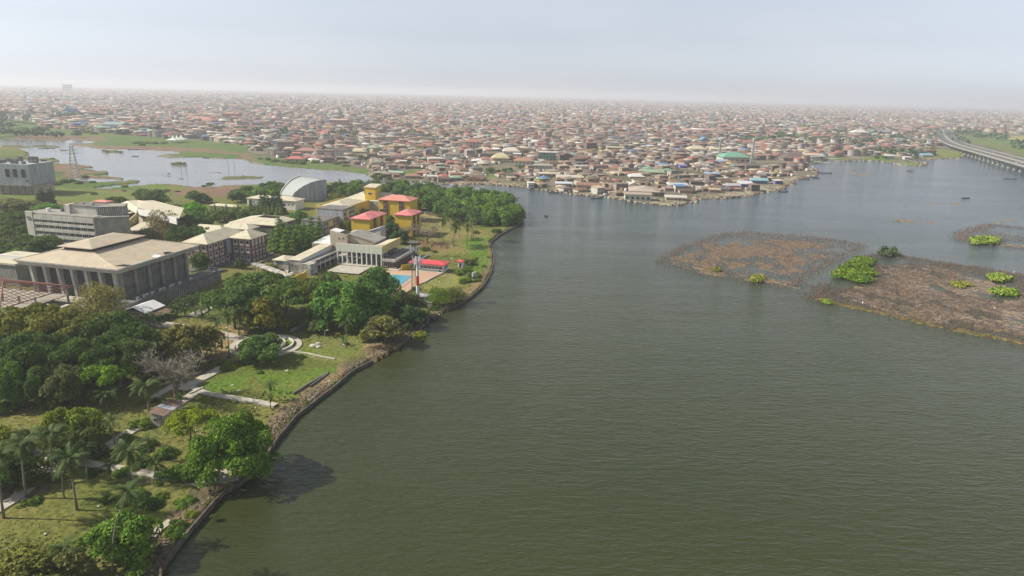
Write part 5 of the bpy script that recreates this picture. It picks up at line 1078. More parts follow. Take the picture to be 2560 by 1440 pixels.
# low shrubs thickening the park
rr = random.Random(12)
for i, (px, n_) in enumerate([([(300, 1085), (460, 1110), (520, 1185), (450, 1300), (330, 1290), (240, 1190)], 34), ([(540, 895), (600, 905), (590, 930), (530, 925)], 6), ([(-20, 1190), (130, 1190), (60, 1230), (-20, 1260)], 8), ([(60, 740), (420, 900), (420, 960), (100, 990)], 16), ([(1150, 640), (1225, 640), (1200, 700), (1140, 715)], 14), ([(1090, 740), (1160, 720), (1130, 760), (1080, 780)], 8), ([(420, 1340), (480, 1260), (520, 1230), (500, 1260), (440, 1360)], 5)]):
    p_ = wpoly(px); xs = [q[0] for q in p_]; ys = [q[1] for q in p_]; k = 0
    while k < n_:
        x, y = rr.uniform(min(xs), max(xs)), rr.uniform(min(ys), max(ys))
        if not pip(np.array([x]), np.array([y]), p_)[0]: continue
        k += 1; R_ = rr.uniform(.5, 2.2); plant('garden_bush', Vector((x, y, 0)), R_, R_ * rr.uniform(.6, 1.0), 'bush', rr.choice([MG, (0.055, 0.11, 0.022), (0.07, 0.125, 0.02), (0.085, 0.12, 0.03), DG]), cat='bush', group='bushes in the waterfront park', phrase='low green bush', trunk=False)

# palms
def palm_crown(name, seed, n=22, nl=18, dead=3, droop=1.0):
    r = np.random.default_rng(seed); Vs = []; Fs = []; Cs = []; b0 = 0
    for i in range(n + dead):
        a = i * 2.399 + r.uniform(-.2, .2); isdead = i >= n; el = rad(r.uniform(-5, 72)) if not isdead else rad(-70); ln = r.uniform(.8, 1.1) * (.8 if isdead else 1)
        d = np.array([np.cos(a), np.sin(a)]); pts = []
        for k in range(nl + 1):
            t = k / nl; e = el - (1.55 * droop) * t ** 1.4 * (.3 if isdead else 1); 
            if k == 0: p = np.array([0., 0, 0]); pts.append(p); continue
            p = pts[-1] + np.array([d[0] * np.cos(e), d[1] * np.cos(e), np.sin(e)]) * ln / nl; pts.append(p)
        sd = np.array([-d[1], d[0], 0]); col = np.array([.55, .5, .35]) * 2.2 if isdead else np.array([1, 1, 1]) * r.uniform(.7, 1.25)
        for k in range(1, nl + 1):
            t = k / nl; L_ = .19 * (np.sin(np.pi * min(1, t * .93 + .1)) ** .6 + .05); w_ = .017
            f = pts[k] - pts[k - 1]; f /= np.linalg.norm(f)
            for s_ in (-1, 1):
                tip = pts[k] + sd * s_ * L_ * .8 + f * L_ * .5 - np.array([0, 0, L_ * .45])
                Vs += [pts[k] - f * w_, pts[k] + f * w_, tip + f * w_ * .3, tip - f * w_ * .3]; Fs.append([b0, b0 + 1, b0 + 2, b0 + 3]); b0 += 4; Cs.append(col * r.uniform(.85, 1.15))
            Vs += [pts[k - 1] + sd * .012, pts[k - 1] - sd * .012, pts[k] - sd * .012, pts[k] + sd * .012]; Fs.append([b0, b0 + 1, b0 + 2, b0 + 3]); b0 += 4; Cs.append(col * 1.1)
    me = npmesh(name, np.array(Vs), np.array(Fs), np.array(Cs)); me.materials.append(M['frond']); return me
PC = [palm_crown('crown', i, 17 + i, 18, 2 + i % 3, .95 + .1 * (i % 2)) for i in range(4)]; PF = [palm_crown('crown', 10 + i, 27, 18, 6, 1.0) for i in range(3)]
def palm(bx, by, tx, ty, R_=3.4, fat=False, label=None, col=(0.05, 0.085, 0.025), phrase='coconut palm', group='coconut palms of the waterfront park', sick=False):
    H = hgt(bx, by, ty); H = max(2.0, H); g = G(bx, by); tp = G(tx, ty, H); dx = max(-.35 * H, min(.35 * H, tp.x - g.x)) 
    root = tag(empty('palm_tree', (g.x, g.y, 0)), label, 'palm', group)
    r0 = .19 if fat else .12; dy = random.uniform(-.03, .03) * H
    pts = [(0, 0, -.3), (dx * .12, dy * .2, H * .3), (dx * .42, dy * .5, H * .65), (dx, dy, H)]
    t_ = MB().tube(pts, [r0 * 1.5, r0, r0 * .85, r0 * .7], 7).build('trunk', M['palm_bark'], root, smooth=True)
    c = bpy.data.objects.new('crown', random.choice(PF if fat else PC)); COL.objects.link(c); c.parent = root; c.location = (dx, dy, H); s = R_ * 1.02; c.scale = (s, s, s); c.rotation_euler = (0, 0, random.uniform(0, 6.28)); c.color = (col[0] * 1.45, col[1] * 1.35, col[2] * 1.1, 1)
    if not label: AUTO.append((root, phrase))
    return root
palm(10, 1296, 3, 1140, 4, fat=True); palm(66, 1245, 58, 1110, 4.2, fat=True); palm(83, 1195, 74, 1095, 3.8, fat=True); palm(133, 1207, 125, 1085, 4, fat=True); palm(161, 1247, 156, 1150, 2.6)
palm(193, 1276, 178, 1150, 4.4, fat=True, phrase='stout palm with hanging dead fronds'); palm(325, 1200, 322, 1125, 4.2, fat=True, phrase='stout palm with hanging dead fronds'); palm(220, 1205, 215, 1120, 2.8); palm(392, 1216, 388, 1160, 2.6, phrase='slender young palm'); palm(374, 1152, 371, 1100, 2.2, phrase='slender young palm')
palm(288, 1114, 282, 1050, 3.0); palm(281, 1430, 320, 1228, 3.2, label='tall thin palm leaning right in front of the dome-shaped tree'); palm(346, 1350, 330, 1238, 3.0, label='straight thin palm beside the leaning palm at the dome-shaped tree')
palm(174, 1440, 160, 1375, 3.2, label='short palm at the very bottom edge of the lawn'); palm(373, 1032, 364, 968, 4.6, fat=True); palm(218, 1015, 212, 970, 4.0, fat=True); palm(270, 1022, 268, 985, 3.8, fat=True); palm(281, 988, 277, 935, 4.0); palm(461, 985, 458, 928, 4.0)
palm(455, 1020, 451, 995, 2.2, phrase='slender young palm'); palm(410, 905, 402, 876, 3.6); palm(573, 888, 569, 788, 3.6, label='tallest slim palm standing left of the oval garden bed'); palm(612, 832, 600, 792, 3.8); palm(548, 845, 540, 800, 3.4); palm(541, 878, 536, 840, 3)
palm(866, 870, 867, 808, 3.2, label='lone palm standing on the open lawn before the shrubby bank'); palm(678, 1000, 675, 962, 2.2, phrase='slender young palm'); palm(676, 1020, 676, 996, 1.3, phrase='slender young palm'); palm(853, 893 - 30, 852, 856, 1.6, phrase='slender young palm')
for x, y, h_ in [(325, 812, 22), (357, 815, 18), (371, 818, 24), (385, 818, 26), (399, 816, 22), (450, 775, 24), (475, 770, 22), (500, 765, 26), (522, 788, 24), (505, 800, 24), (440, 790, 18), (462, 790, 22), (488, 795, 24), (380, 868, 30), (395, 872, 22), (535, 760, 20)]:
    palm(x, y, x - 1, y - h_, 3.0, phrase='palm along the paved road below the workshop shed', group='palms along the paved road')
for x, y, tx, ty in [(1103, 620, 1107, 552), (1108, 612, 1112, 548), (1133, 616, 1143, 556), (1131, 600, 1141, 560), (1136, 617, 1138, 568), (1148, 596, 1149, 562), (1167, 614, 1170, 566), (1179, 600, 1188, 528), (1183, 597, 1194, 540), (1164, 560, 1166, 520), (1150, 560, 1148, 532), (1120, 556, 1118, 530), (1175, 566, 1182, 535)]:
    palm(x, y, tx, ty, 4.2, phrase='tall coconut palm of the far clump', group='coconut palms near the point')
palm(946, 650, 944, 640, 2.6, phrase='palm in the club house court'); palm(954, 664, 953, 646, 2.8, phrase='palm in the club house court', col=(0.12, 0.14, 0.03)); palm(216, 612, 214, 588, 3.6, label='palm in front of the office block windows'); palm(340, 590, 338, 564, 3.2, label='palm standing before the ribbed wall of the lecture theatre'); palm(290, 590, 292, 560, 4, label='palm at the end wing of the office block')
palm(1084, 640, 1079, 615, 1.4, phrase='slender young palm'); palm(1120, 640, 1118, 618, 1.4, phrase='slender young palm'); palm(275, 1200, 272, 1165, 2.4, phrase='slender young palm'); palm(345, 1175, 350, 1150, 2.6, phrase='slender young palm')

# bare trees
def bare(px, R_, H, label, seed, thick=.05, n=9, sub=12, h0=.4, col=(0.26, 0.21, 0.17)):
    g = G(*px); root = tag(empty('bare_tree', (g.x, g.y, 0)), label, 'tree')
    r = random.Random(seed); mb = MB(); tb = MB()
    tb.tube([(0, 0, -.2), (0, 0, H * .2), (.2, 0, H * h0)], [thick * H * 1.3, thick * H, thick * H * .8], 8)
    for i in range(n):
        a = 2 * math.pi * i / n + r.uniform(-.3, .3); p0 = Vector((.1, 0, H * h0 * r.uniform(.6, 1))); s = R_ * r.uniform(.6, 1); p2 = Vector((math.cos(a) * s, math.sin(a) * s, H * r.uniform(.72, 1)))
        p1 = p0.lerp(p2, .45) + Vector((0, 0, H * .06)); mb.tube([p0, p1, p2], [thick * H * .4, thick * H * .22, .03], 5)
        for j in range(sub):
            t = r.uniform(.2, 1); q = p0.lerp(p1, t * 2) if t < .5 else p1.lerp(p2, t * 2 - 1); e = q + Vector((r.uniform(-.3, .3) * R_, r.uniform(-.3, .3) * R_, r.uniform(-.02, .2) * H)); mb.tube([q, e], [.09, .03], 3)
            for k in range(11):
                f = q.lerp(e, r.uniform(.3, 1)); g2 = f + Vector((r.uniform(-.12, .12) * R_, r.uniform(-.12, .12) * R_, r.uniform(-.02, .08) * H)); mb.tube([f, g2], [.05, .02], 3)
    tb.build('trunk', M['bark'], root, smooth=True); mb.build('crown', mat('pale_dead_branches', col, .95, (col[0] * .6, col[1] * .6, col[2] * .6), 1, .5), root)
    return root
bare((442, 1000), 9.5, 12.5, 'leafless grey spreading tree with a thick trunk beside the path junction', 3, .055, 13, 16, col=(0.25, 0.225, 0.175))
bare((1068, 608), 9, 9, 'leafless flat-topped tree on the grass right of the narrow yellow block', 4, .05)
bare((1018, 598), 6, 7, 'bare thin tree in front of the narrow yellow block', 5, .04)
bare((262, 598), 7.5, 10, 'purplish bare tree in front of the office block end', 6, .05, col=(0.20, 0.15, 0.15))
bare((1150, 755), 3.5, 3.5, 'bare twiggy shrub at the water edge of the bank', 8, .03, 7, 8)
LANDMARKS += [('mangrove tip', G(1290, 530)), ('creek mouth', G(1150, 478)), ('clump of coconut palms', G(1150, 590)), ('mangrove wood behind the northern yellow block', G(1040, 480)), ('middle of the mangrove wood', G(1200, 510)), ('oval garden bed', G(665, 870)), ('dark grove', G(160, 900)), ('path junction', G(470, 970)), ('seawall gap', G(955, 895)), ('round paved plaza', G(110, 1180)), ('dome-shaped tree', G(305, 1360)), ('huge tree over the seawall', G(590, 1190)), ('boundary wall stub', G(1072, 800))]
# ------------------------------------------------------------------ the town across the water
def unit_wall(st):
    mb = MB().box(-.5, .5, -.5, .5, 0, 1)
    n = 5
    for k in range(st):
        z = (k + .45) / st; hz = .16 / st * (1.2 if st > 1 else 1.1)
        for i in range(n):
            x = -.5 + (i + .5) / n
            mb.box(x - .045, x + .045, -.503, -.4999, z - hz, z + hz, 1)
        for i in range(3):
            y = -.5 + (i + .5) / 3; mb.box(.4999, .503, y - .06, y + .06, z - hz, z + hz, 1)
    me = mb.mesh('wall'); me.materials.append(M['housewall']); me.materials.append(M['dark']); return me
UW = {k: unit_wall(k) for k in (1, 2, 3, 4)}
UR = {}
me = MB().hip(-.5, .5, -.5, .5, 0, 1, .12, .3).mesh('roof'); me.materials.append(M['houseroof']); UR['hip'] = me
me = MB().add([(-.5, -.5, 0), (.5, -.5, 0), (.5, .5, 0), (-.5, .5, 0), (-.5, 0, 1), (.5, 0, 1), (-.5, -.5, -.1), (.5, -.5, -.1), (.5, .5, -.1), (-.5, .5, -.1)], [(0, 1, 5, 4), (2, 3, 4, 5), (3, 0, 4), (1, 2, 5), (9, 8, 7, 6), (0, 6, 7, 1), (1, 7, 8, 2), (2, 8, 9, 3), (3, 9, 6, 0)]).mesh('roof'); me.materials.append(M['houseroof']); UR['gable'] = me
me = MB().add([(-.5, -.5, 0), (.5, -.5, 0), (.5, .5, 1), (-.5, .5, 1), (-.5, -.5, -.15), (.5, -.5, -.15), (.5, .5, .85), (-.5, .5, .85)], [(0, 1, 2, 3), (7, 6, 5, 4), (0, 4, 5, 1), (1, 5, 6, 2), (2, 6, 7, 3), (3, 7, 4, 0)]).mesh('roof'); me.materials.append(M['houseroof']); UR['lean'] = me
ROOFC = [('rust-brown', (0.19, 0.115, 0.075), .27), ('grey-brown', (0.24, 0.20, 0.16), .24), ('pale grey', (0.38, 0.36, 0.33), .10), ('beige', (0.43, 0.36, 0.25), .11), ('dull red', (0.33, 0.12, 0.09), .06), ('dark brown', (0.075, 0.06, 0.055), .14), ('whitish', (0.60, 0.59, 0.56), .04), ('slate grey', (0.09, 0.11, 0.13), .10), ('blue', (0.08, 0.20, 0.42), .015), ('green', (0.16, 0.32, 0.23), .025)]
WALLC = [(0.42, 0.35, 0.26), (0.34, 0.31, 0.28), (0.24, 0.20, 0.17), (0.50, 0.46, 0.38), (0.46, 0.38, 0.20), (0.42, 0.30, 0.26), (0.58, 0.56, 0.52), (0.30, 0.24, 0.19)]
rc_p = np.array([q[2] for q in ROOFC]); rc_p /= rc_p.sum()
def make_house(name, loc, rot, w_, d_, h_, st, rt, rh, rc, wc, cat='house', label=None, group=None, phrase=None, over=.5):
    root = tag(empty(name, loc, rot), label, cat, group)
    for nm, me, sc, z, c in (('wall', UW[st], (w_, d_, h_), 0, wc), ('roof', UR[rt], (w_ + over * 2, d_ + over * 2, rh), h_ + .02 + (rh * .13 if rt != 'lean' else rh * .16), rc)):
        o = bpy.data.objects.new(nm, me); COL.objects.link(o); o.parent = root; o.scale = sc; o.location = (0, 0, z); o.color = (*c, 1)
        if nm == 'roof' and d_ > w_ and rt != 'lean': o.rotation_euler = (0, 0, rad(90)); o.scale = (d_ + over * 2, w_ + over * 2, rh)
    if phrase: AUTO.append((root, phrase))
    return root
TOWNHERO = []
def hero(x0, x1, yb, yt, rt, rc, wc, label, d=12, st=2, rot=0, rf=.3, name='town_building', cat='building', key=None):
    g = G((x0 + x1) / 2, yb); D = dist(g); w_ = (x1 - x0) * D / FPX; H = (yb - yt) * D / FPX * .96; H = max(3.0, H - .0)
    dy = d * 75 / D * FPX / D      # picture rows taken by the depth
    H = max(3.2, H - .5 * d * 75 / D)
    rot = rad(rot); rh = H * rf; loc = g + Vector((-math.sin(rot) * d / 2, math.cos(rot) * d / 2, 0)); loc.z = 0
    o = make_house(name, loc, rot, w_ * .92, d, H - rh, st, rt, rh, rc, wc, cat, label, over=.9)
    TOWNHERO.append((loc.x, loc.y, max(w_, d) * .62))
    if key: LANDMARKS.append((key, loc))
    return o
GRN = (0.10, 0.36, 0.26); WHT = (0.68, 0.68, 0.65); CRM = (0.52, 0.48, 0.34)
hero(1806, 1878, 406, 383, 'hip', GRN, (0.48, 0.44, 0.34), 'large hall with bright green hipped roof near the jetty', 24, 1, 4, .5, key='green-roofed hall')
hero(1560, 1628, 502, 480, 'gable', (0.36, 0.31, 0.26), (0.50, 0.56, 0.42), 'pale green waterfront building with a row of dark windows on the point', 12, 1, -6, .2, key='green-walled waterfront building')
hero(1572, 1650, 490, 466, 'hip', (0.38, 0.33, 0.28), (0.3, 0.26, 0.22), 'big waterfront hall with wide brown-grey roof behind the green-walled building', 24, 1, -8, .45, name='town_hall', cat='hall')
hero(1346, 1391, 402, 378, 'gable', (0.55, 0.55, 0.52), (0.14, 0.30, 0.22), 'three-storey green and white building with long balconies', 14, 3, -4, .08, key='green and white balcony building')
hero(1256, 1300, 393, 369, 'hip', (0.62, 0.60, 0.50), WHT, 'white villa with a peaked cream roof and many gables', 14, 2, 3, .42)
hero(1284, 1302, 398, 383, 'lean', WHT, (0.72, 0.72, 0.72), 'plain white two-storey block beside the cream villa', 10, 2, 0, .05)
hero(1230, 1275, 406, 384, 'hip', (0.55, 0.52, 0.30), CRM, 'house with a peaked yellowish roof below the cream villa', 14, 2, 5, .55)
hero(1284, 1336, 418, 395, 'hip', (0.34, 0.19, 0.12), (0.62, 0.56, 0.46), 'two-storey cream building with a brown hipped roof', 16, 2, -3, .3)
hero(1334, 1382, 426, 409, 'hip', (0.30, 0.32, 0.28), (0.50, 0.56, 0.50), 'pale two-storey building with long verandas and a side stair', 12, 2, -3, .25)
hero(1402, 1433, 402, 382, 'gable', (0.12, 0.08, 0.09), (0.15, 0.08, 0.09), 'dark maroon gabled block right of the balcony building', 14, 2, 6, .3)
hero(1432, 1464, 403, 385, 'hip', (0.13, 0.11, 0.11), (0.20, 0.19, 0.2), 'dark grey two-storey house beside the maroon block', 14, 2, -4, .4)
hero(1516, 1550, 384, 366, 'gable', (0.5, 0.46, 0.30), (0.60, 0.56, 0.28), 'yellow three-storey apartment block in the dense town', 12, 3, -12, .12)
hero(1540, 1557, 388, 384, 'lean', (0.60, 0.05, 0.09), (0.5, 0.05, 0.08), 'bright red flat roof patch near the yellow apartments', 10, 1, 0, .3)
hero(831, 873, 392, 369, 'hip', (0.06, 0.06, 0.065), WHT, 'white four-storey building with a black roof near the lagoon', 15, 3, -3, .3, key='white building with the black roof')
hero(916, 950, 384, 364, 'hip', (0.20, 0.40, 0.30), (0.34, 0.52, 0.40), 'green three-storey house with a green roof', 13, 3, 0, .3)
hero(791, 836, 344, 327, 'hip', (0.50, 0.13, 0.12), (0.60, 0.56, 0.50), 'cream building with a bright red hipped roof', 22, 2, 0, .45)
hero(822, 870, 372, 360, 'hip', (0.50, 0.22, 0.15), (0.5, 0.4, 0.35), 'building with an orange-red roof behind the black-roofed one', 20, 1, 0, .5)
hero(736, 790, 385, 370, 'hip', (0.34, 0.17, 0.14), (0.55, 0.48, 0.42), 'house with a maroon hipped roof left of the black-roofed building', 18, 1, 0, .5)
hero(712, 757, 404, 391, 'hip', (0.48, 0.14, 0.12), (0.5, 0.45, 0.4), 'low red-roofed house on the lagoon shore', 14, 1, 0, .5)
hero(681, 719, 361, 349, 'hip', (0.55, 0.58, 0.60), (0.60, 0.66, 0.72), 'pale blue-white two-storey house near the lagoon', 14, 2, 0, .2)
hero(872, 912, 383, 371, 'hip', (0.50, 0.47, 0.32), (0.55, 0.5, 0.4), 'house with a pale yellowish pyramid roof', 18, 1, 0, .7)
hero(256, 304, 327, 308, 'gable', (0.20, 0.32, 0.33), (0.45, 0.55, 0.60), 'teal-roofed warehouse with a white gable end beyond the lagoon', 26, 1, -8, .3, key='teal warehouse')
hero(164, 183, 291, 272, 'gable', (0.10, 0.25, 0.38), (0.10, 0.25, 0.38), 'tall blue block in the far left part of town', 20, 2, 0, .2)
hero(147, 166, 292, 281, 'hip', (0.20, 0.35, 0.42), (0.25, 0.33, 0.38), 'blue-green low building beside the tall blue block', 26, 1, 0, .4)
hero(159, 174, 232, 214, 'lean', (0.72, 0.72, 0.68), (0.72, 0.72, 0.66), 'pale tower block standing alone near the horizon at left', 40, 4, 0, .04, name='tower_block', cat='tower block')
hero(557, 595, 301, 284, 'gable', (0.33, 0.12, 0.10), (0.32, 0.13, 0.11), 'big red-brown block in the middle of the left town', 24, 3, 0, .12)
hero(472, 528, 306, 294, 'hip', (0.52, 0.20, 0.17), (0.5, 0.4, 0.33), 'large building with a wide orange-red roof left of the red-brown block', 34, 1, 0, .6)
hero(295, 335, 308, 294, 'gable', (0.48, 0.38, 0.32), (0.55, 0.40, 0.36), 'pinkish long building above the teal warehouse', 20, 2, 0, .2)
hero(824, 868, 320, 298, 'gable', (0.55, 0.36, 0.30), (0.50, 0.26, 0.24), 'salmon pink four-storey block in the middle of town', 24, 3, 0, .12)
hero(910, 938, 312, 296, 'hip', (0.10, 0.13, 0.16), (0.60, 0.66, 0.70), 'white house with a dark curved roof in mid town', 20, 2, 0, .4)
hero(1610, 1640, 373, 362, 'hip', (0.10, 0.28, 0.48), (0.5, 0.48, 0.45), 'house with a bright blue hipped roof behind the yellow apartments', 14, 2, 0, .5)
hero(1565, 1604, 352, 336, 'hip', (0.05, 0.07, 0.09), (0.50, 0.54, 0.56), 'white-walled mansion with a near black hipped roof', 20, 2, 0, .5)
hero(1650, 1690, 356, 343, 'hip', (0.06, 0.09, 0.10), (0.42, 0.46, 0.48), 'mansion with a dark slate roof right of the near black roof', 20, 2, 0, .5)
hero(1486, 1514, 350, 333, 'hip', (0.10, 0.09, 0.10), (0.55, 0.48, 0.45), 'pinkish three-storey house with dark roof', 16, 3, 0, .35)
hero(1325, 1360, 366, 348, 'hip', (0.22, 0.18, 0.16), (0.50, 0.36, 0.22), 'brown apartment block with orange brick stripes', 16, 3, -3, .25)
hero(1162, 1208, 372, 348, 'hip', (0.33, 0.14, 0.11), (0.55, 0.45, 0.38), 'large building with a red-brown roof left of the brown apartments', 18, 3, 0, .3)
hero(1188, 1232, 384, 368, 'hip', (0.50, 0.46, 0.33), (0.50, 0.46, 0.40), 'grey house with a wide yellowish roof left of the cream villa', 16, 2, 0, .5)
hero(1114, 1150, 398, 380, 'hip', (0.22, 0.19, 0.17), WHT, 'white-fronted two-storey house with brown roof on the left of town', 14, 2, 0, .3)
hero(1720, 1768, 385, 366, 'hip', (0.52, 0.50, 0.34), (0.55, 0.46, 0.32), 'two-storey house with a wide pale yellow roof', 18, 2, 0, .4)
hero(1776, 1812, 387, 370, 'gable', (0.50, 0.50, 0.28), (0.58, 0.58, 0.34), 'lemon yellow house with a red awning front', 16, 2, -6, .2)
hero(1752, 1772, 362, 344, 'gable', (0.08, 0.24, 0.42), (0.35, 0.4, 0.45), 'block with a blue roof in mid town right', 18, 1, 0, .4)
hero(1918, 1948, 358, 350, 'hip', (0.06, 0.25, 0.50), (0.4, 0.42, 0.45), 'house with a vivid blue roof behind the green-roofed hall', 18, 1, 0, .7)
hero(1866, 1908, 352, 342, 'hip', (0.16, 0.34, 0.32), (0.4, 0.42, 0.4), 'long teal-green roofed building in mid town right', 22, 1, 0, .6)
hero(1690, 1808, 330, 322, 'gable', (0.50, 0.22, 0.20), (0.45, 0.25, 0.22), 'very long pink-red market roof in mid town', 40, 1, 3, .4)
hero(1785, 1822, 408, 399, 'gable', (0.25, 0.42, 0.60), (0.4, 0.4, 0.4), 'low shed with light blue tarpaulin roof left of the green-roofed hall', 10, 1, 8, .6)
hero(1768, 1798, 443, 431, 'gable', (0.25, 0.38, 0.56), (0.08, 0.14, 0.38), 'dark blue shack with a pale blue roof in the shanty area', 9, 1, 6, .3, key='dark blue shack')
hero(1821, 1850, 473, 459, 'gable', (0.40, 0.42, 0.45), (0.07, 0.16, 0.42), 'blue-walled waterfront shack with a grey roof', 9, 1, 4, .4, key='blue-walled waterfront shack')
hero(1880, 1918, 460, 446, 'gable', (0.20, 0.42, 0.48), (0.06, 0.22, 0.45), 'bright blue shack with a turquoise roof near the tip of the shore', 9, 1, -4, .4)
hero(1852, 1884, 468, 455, 'lean', (0.55, 0.58, 0.62), (0.10, 0.18, 0.38), 'blue shack with a whitish roof between the two other blue ones', 9, 1, 4, .4)
hero(1937, 1957, 461, 450, 'lean', (0.62, 0.56, 0.50), (0.14, 0.16, 0.34), 'lone dark box cabin on stilts at the tip of the shore', 6, 1, 10, .15)
hero(1700, 1717, 420, 412, 'lean', (0.12, 0.14, 0.5), (0.10, 0.12, 0.45), 'small deep blue kiosk in the shanty area', 7, 1, 0, .3)
hero(1676, 1720, 471, 457, 'gable', (0.42, 0.50, 0.55), (0.45, 0.40, 0.34), 'waterfront house with a light grey-blue gabled roof', 12, 1, 3, .4)
hero(1664, 1715, 502, 488, 'gable', (0.52, 0.52, 0.48), (0.5, 0.44, 0.36), 'long low house with a pale roof on the lower shore', 10, 1, -8, .35)
hero(1600, 1660, 436, 424, 'gable', (0.24, 0.38, 0.26), (0.35, 0.3, 0.25), 'long shed with a green roof in the shanty area', 12, 1, -4, .6)
hero(1574, 1612, 446, 434, 'hip', (0.62, 0.63, 0.62), (0.45, 0.42, 0.4), 'house with a white pyramid roof in the shanty area', 12, 1, 0, .7)
hero(1390, 1452, 450, 437, 'gable', (0.48, 0.47, 0.42), (0.45, 0.40, 0.30), 'waterfront church-like hall with a pale roof and teal gable', 16, 1, -3, .5)
hero(1346, 1400, 442, 430, 'gable', (0.50, 0.46, 0.38), (0.44, 0.38, 0.28), 'long beige building beside the blue umbrella roof', 12, 1, 0, .3)
hero(1350, 1370, 450, 439, 'hip', (0.08, 0.22, 0.50), (0.35, 0.35, 0.38), 'small shelter with a vivid blue roof near the shore', 7, 1, 0, .7)
hero(1164, 1206, 453, 438, 'gable', (0.17, 0.11, 0.09), (0.45, 0.28, 0.15), 'brown gabled house with ochre walls on the creek shore', 14, 1, -14, .5)
hero(1070, 1092, 451, 437, 'gable', (0.50, 0.54, 0.50), (0.60, 0.60, 0.54), 'small whitish house on the creek shore', 7, 1, 6, .25)
hero(972, 1006, 438, 427, 'gable', (0.26, 0.46, 0.34), (0.45, 0.5, 0.42), 'small house with a mint green roof at the lagoon end', 10, 1, -4, .4)
hero(1012, 1050, 446, 434, 'hip', (0.26, 0.17, 0.13), (0.42, 0.34, 0.28), 'brown-roofed bungalow at the lagoon end', 9, 1, 4, .5)
hero(1320, 1336, 470, 455, 'lean', (0.64, 0.63, 0.60), (0.66, 0.65, 0.62), 'white box cabin standing at the water edge', 6, 1, 6, .06)
hero(1390, 1430, 468, 454, 'gable', (0.52, 0.60, 0.68), (0.25, 0.30, 0.32), 'waterfront shack with a light blue lean roof', 9, 1, 0, .3)
hero(1440, 1500, 475, 456, 'gable', (0.24, 0.13, 0.09), (0.52, 0.46, 0.30), 'long brown-roofed waterfront building with ochre arches', 12, 1, -10, .3)
hero(1960, 2022, 403, 384, 'hip', (0.10, 0.08, 0.09), (0.2, 0.18, 0.17), 'large jetty hall with a dark brown hipped roof', 24, 1, -6, .7, key='dark-roofed jetty hall')
hero(2008, 2058, 398, 385, 'gable', (0.52, 0.46, 0.36), (0.5, 0.44, 0.33), 'long cream shed behind the jetty', 14, 1, 0, .3)
hero(2216, 2234, 398, 388, 'gable', (0.6, 0.6, 0.58), (0.60, 0.60, 0.58), 'small white cabin on the grassy shore', 7, 1, 0, .3)
hero(2262, 2276, 399, 392, 'gable', (0.64, 0.64, 0.62), (0.60, 0.60, 0.58), 'tiny white shed on the grassy shore left of the bridge', 6, 1, 0, .3)
hero(2308, 2330, 392, 385, 'gable', (0.18, 0.40, 0.52), (0.3, 0.35, 0.4), 'shed with a turquoise roof left of the bridge', 9, 1, 0, .6)
hero(2135, 2172, 342, 327, 'hip', (0.60, 0.60, 0.58), (0.28, 0.25, 0.24), 'building with a rounded white roof edge in the right town', 26, 1, 0, .4)
hero(2180, 2222, 341, 328, 'gable', (0.25, 0.34, 0.38), (0.35, 0.45, 0.5), 'grey-blue warehouse in the right part of town', 26, 1, -6, .2)
hero(2310, 2345, 326, 320, 'lean', (0.30, 0.16, 0.15), (0.25, 0.12, 0.12), 'red-brown footbridge-like block where the highway enters town', 10, 1, 0, .2)

# scatter: jittered street grid
def scatter(r0, r1, step, seed):
    r = np.random.default_rng(seed); th = rad(14); W_ = r1 * .95
    X, Y = np.meshgrid(np.arange(-W_, W_, step), np.arange(r0 * .6, r1 * 1.3, step * .92))
    k = np.arange(X.shape[1]); j = np.arange(X.shape[0]); road = ((k[None, :] % 9) == 4) | ((j[:, None] % 11) == 7)
    X = X + r.uniform(-.28, .28, X.shape) * step; Y = Y + r.uniform(-.28, .28, X.shape) * step
    warp = (fbm(X, Y, step * 14, 2, seed) - .5) * step * 9; X2 = X * math.cos(th) - (Y + warp) * math.sin(th); Y2 = X * math.sin(th) + (Y + warp) * math.cos(th)
    d = np.hypot(X2, Y2); keep = (d >= r0) & (d < r1) & (np.abs(X2) < Y2 * .84) & ~road & (r.random(X.shape) > .06)
    return X2[keep], Y2[keep]
parts = [scatter(430, 1450, 12.5, 1), scatter(1450, 3000, 15.5, 2), scatter(3000, 6000, 23, 3), scatter(6000, 11500, 37, 4)]
hx = np.concatenate([p[0] for p in parts]); hy = np.concatenate([p[1] for p in parts]); sc_ = np.concatenate([np.full(len(p[0]), s) for p, s in zip(parts, (.95, 1.15, 1.5, 2.2))])
def shrink(poly, d):
    """polygon test with a margin: sample four points round"""
    m = np.ones(hx.shape, bool)
    for a in (0, 90, 180, 270): m &= pip(hx + d * math.cos(rad(a)), hy + d * math.sin(rad(a)), poly)
    return m
keep = shrink(TOWN, 8)
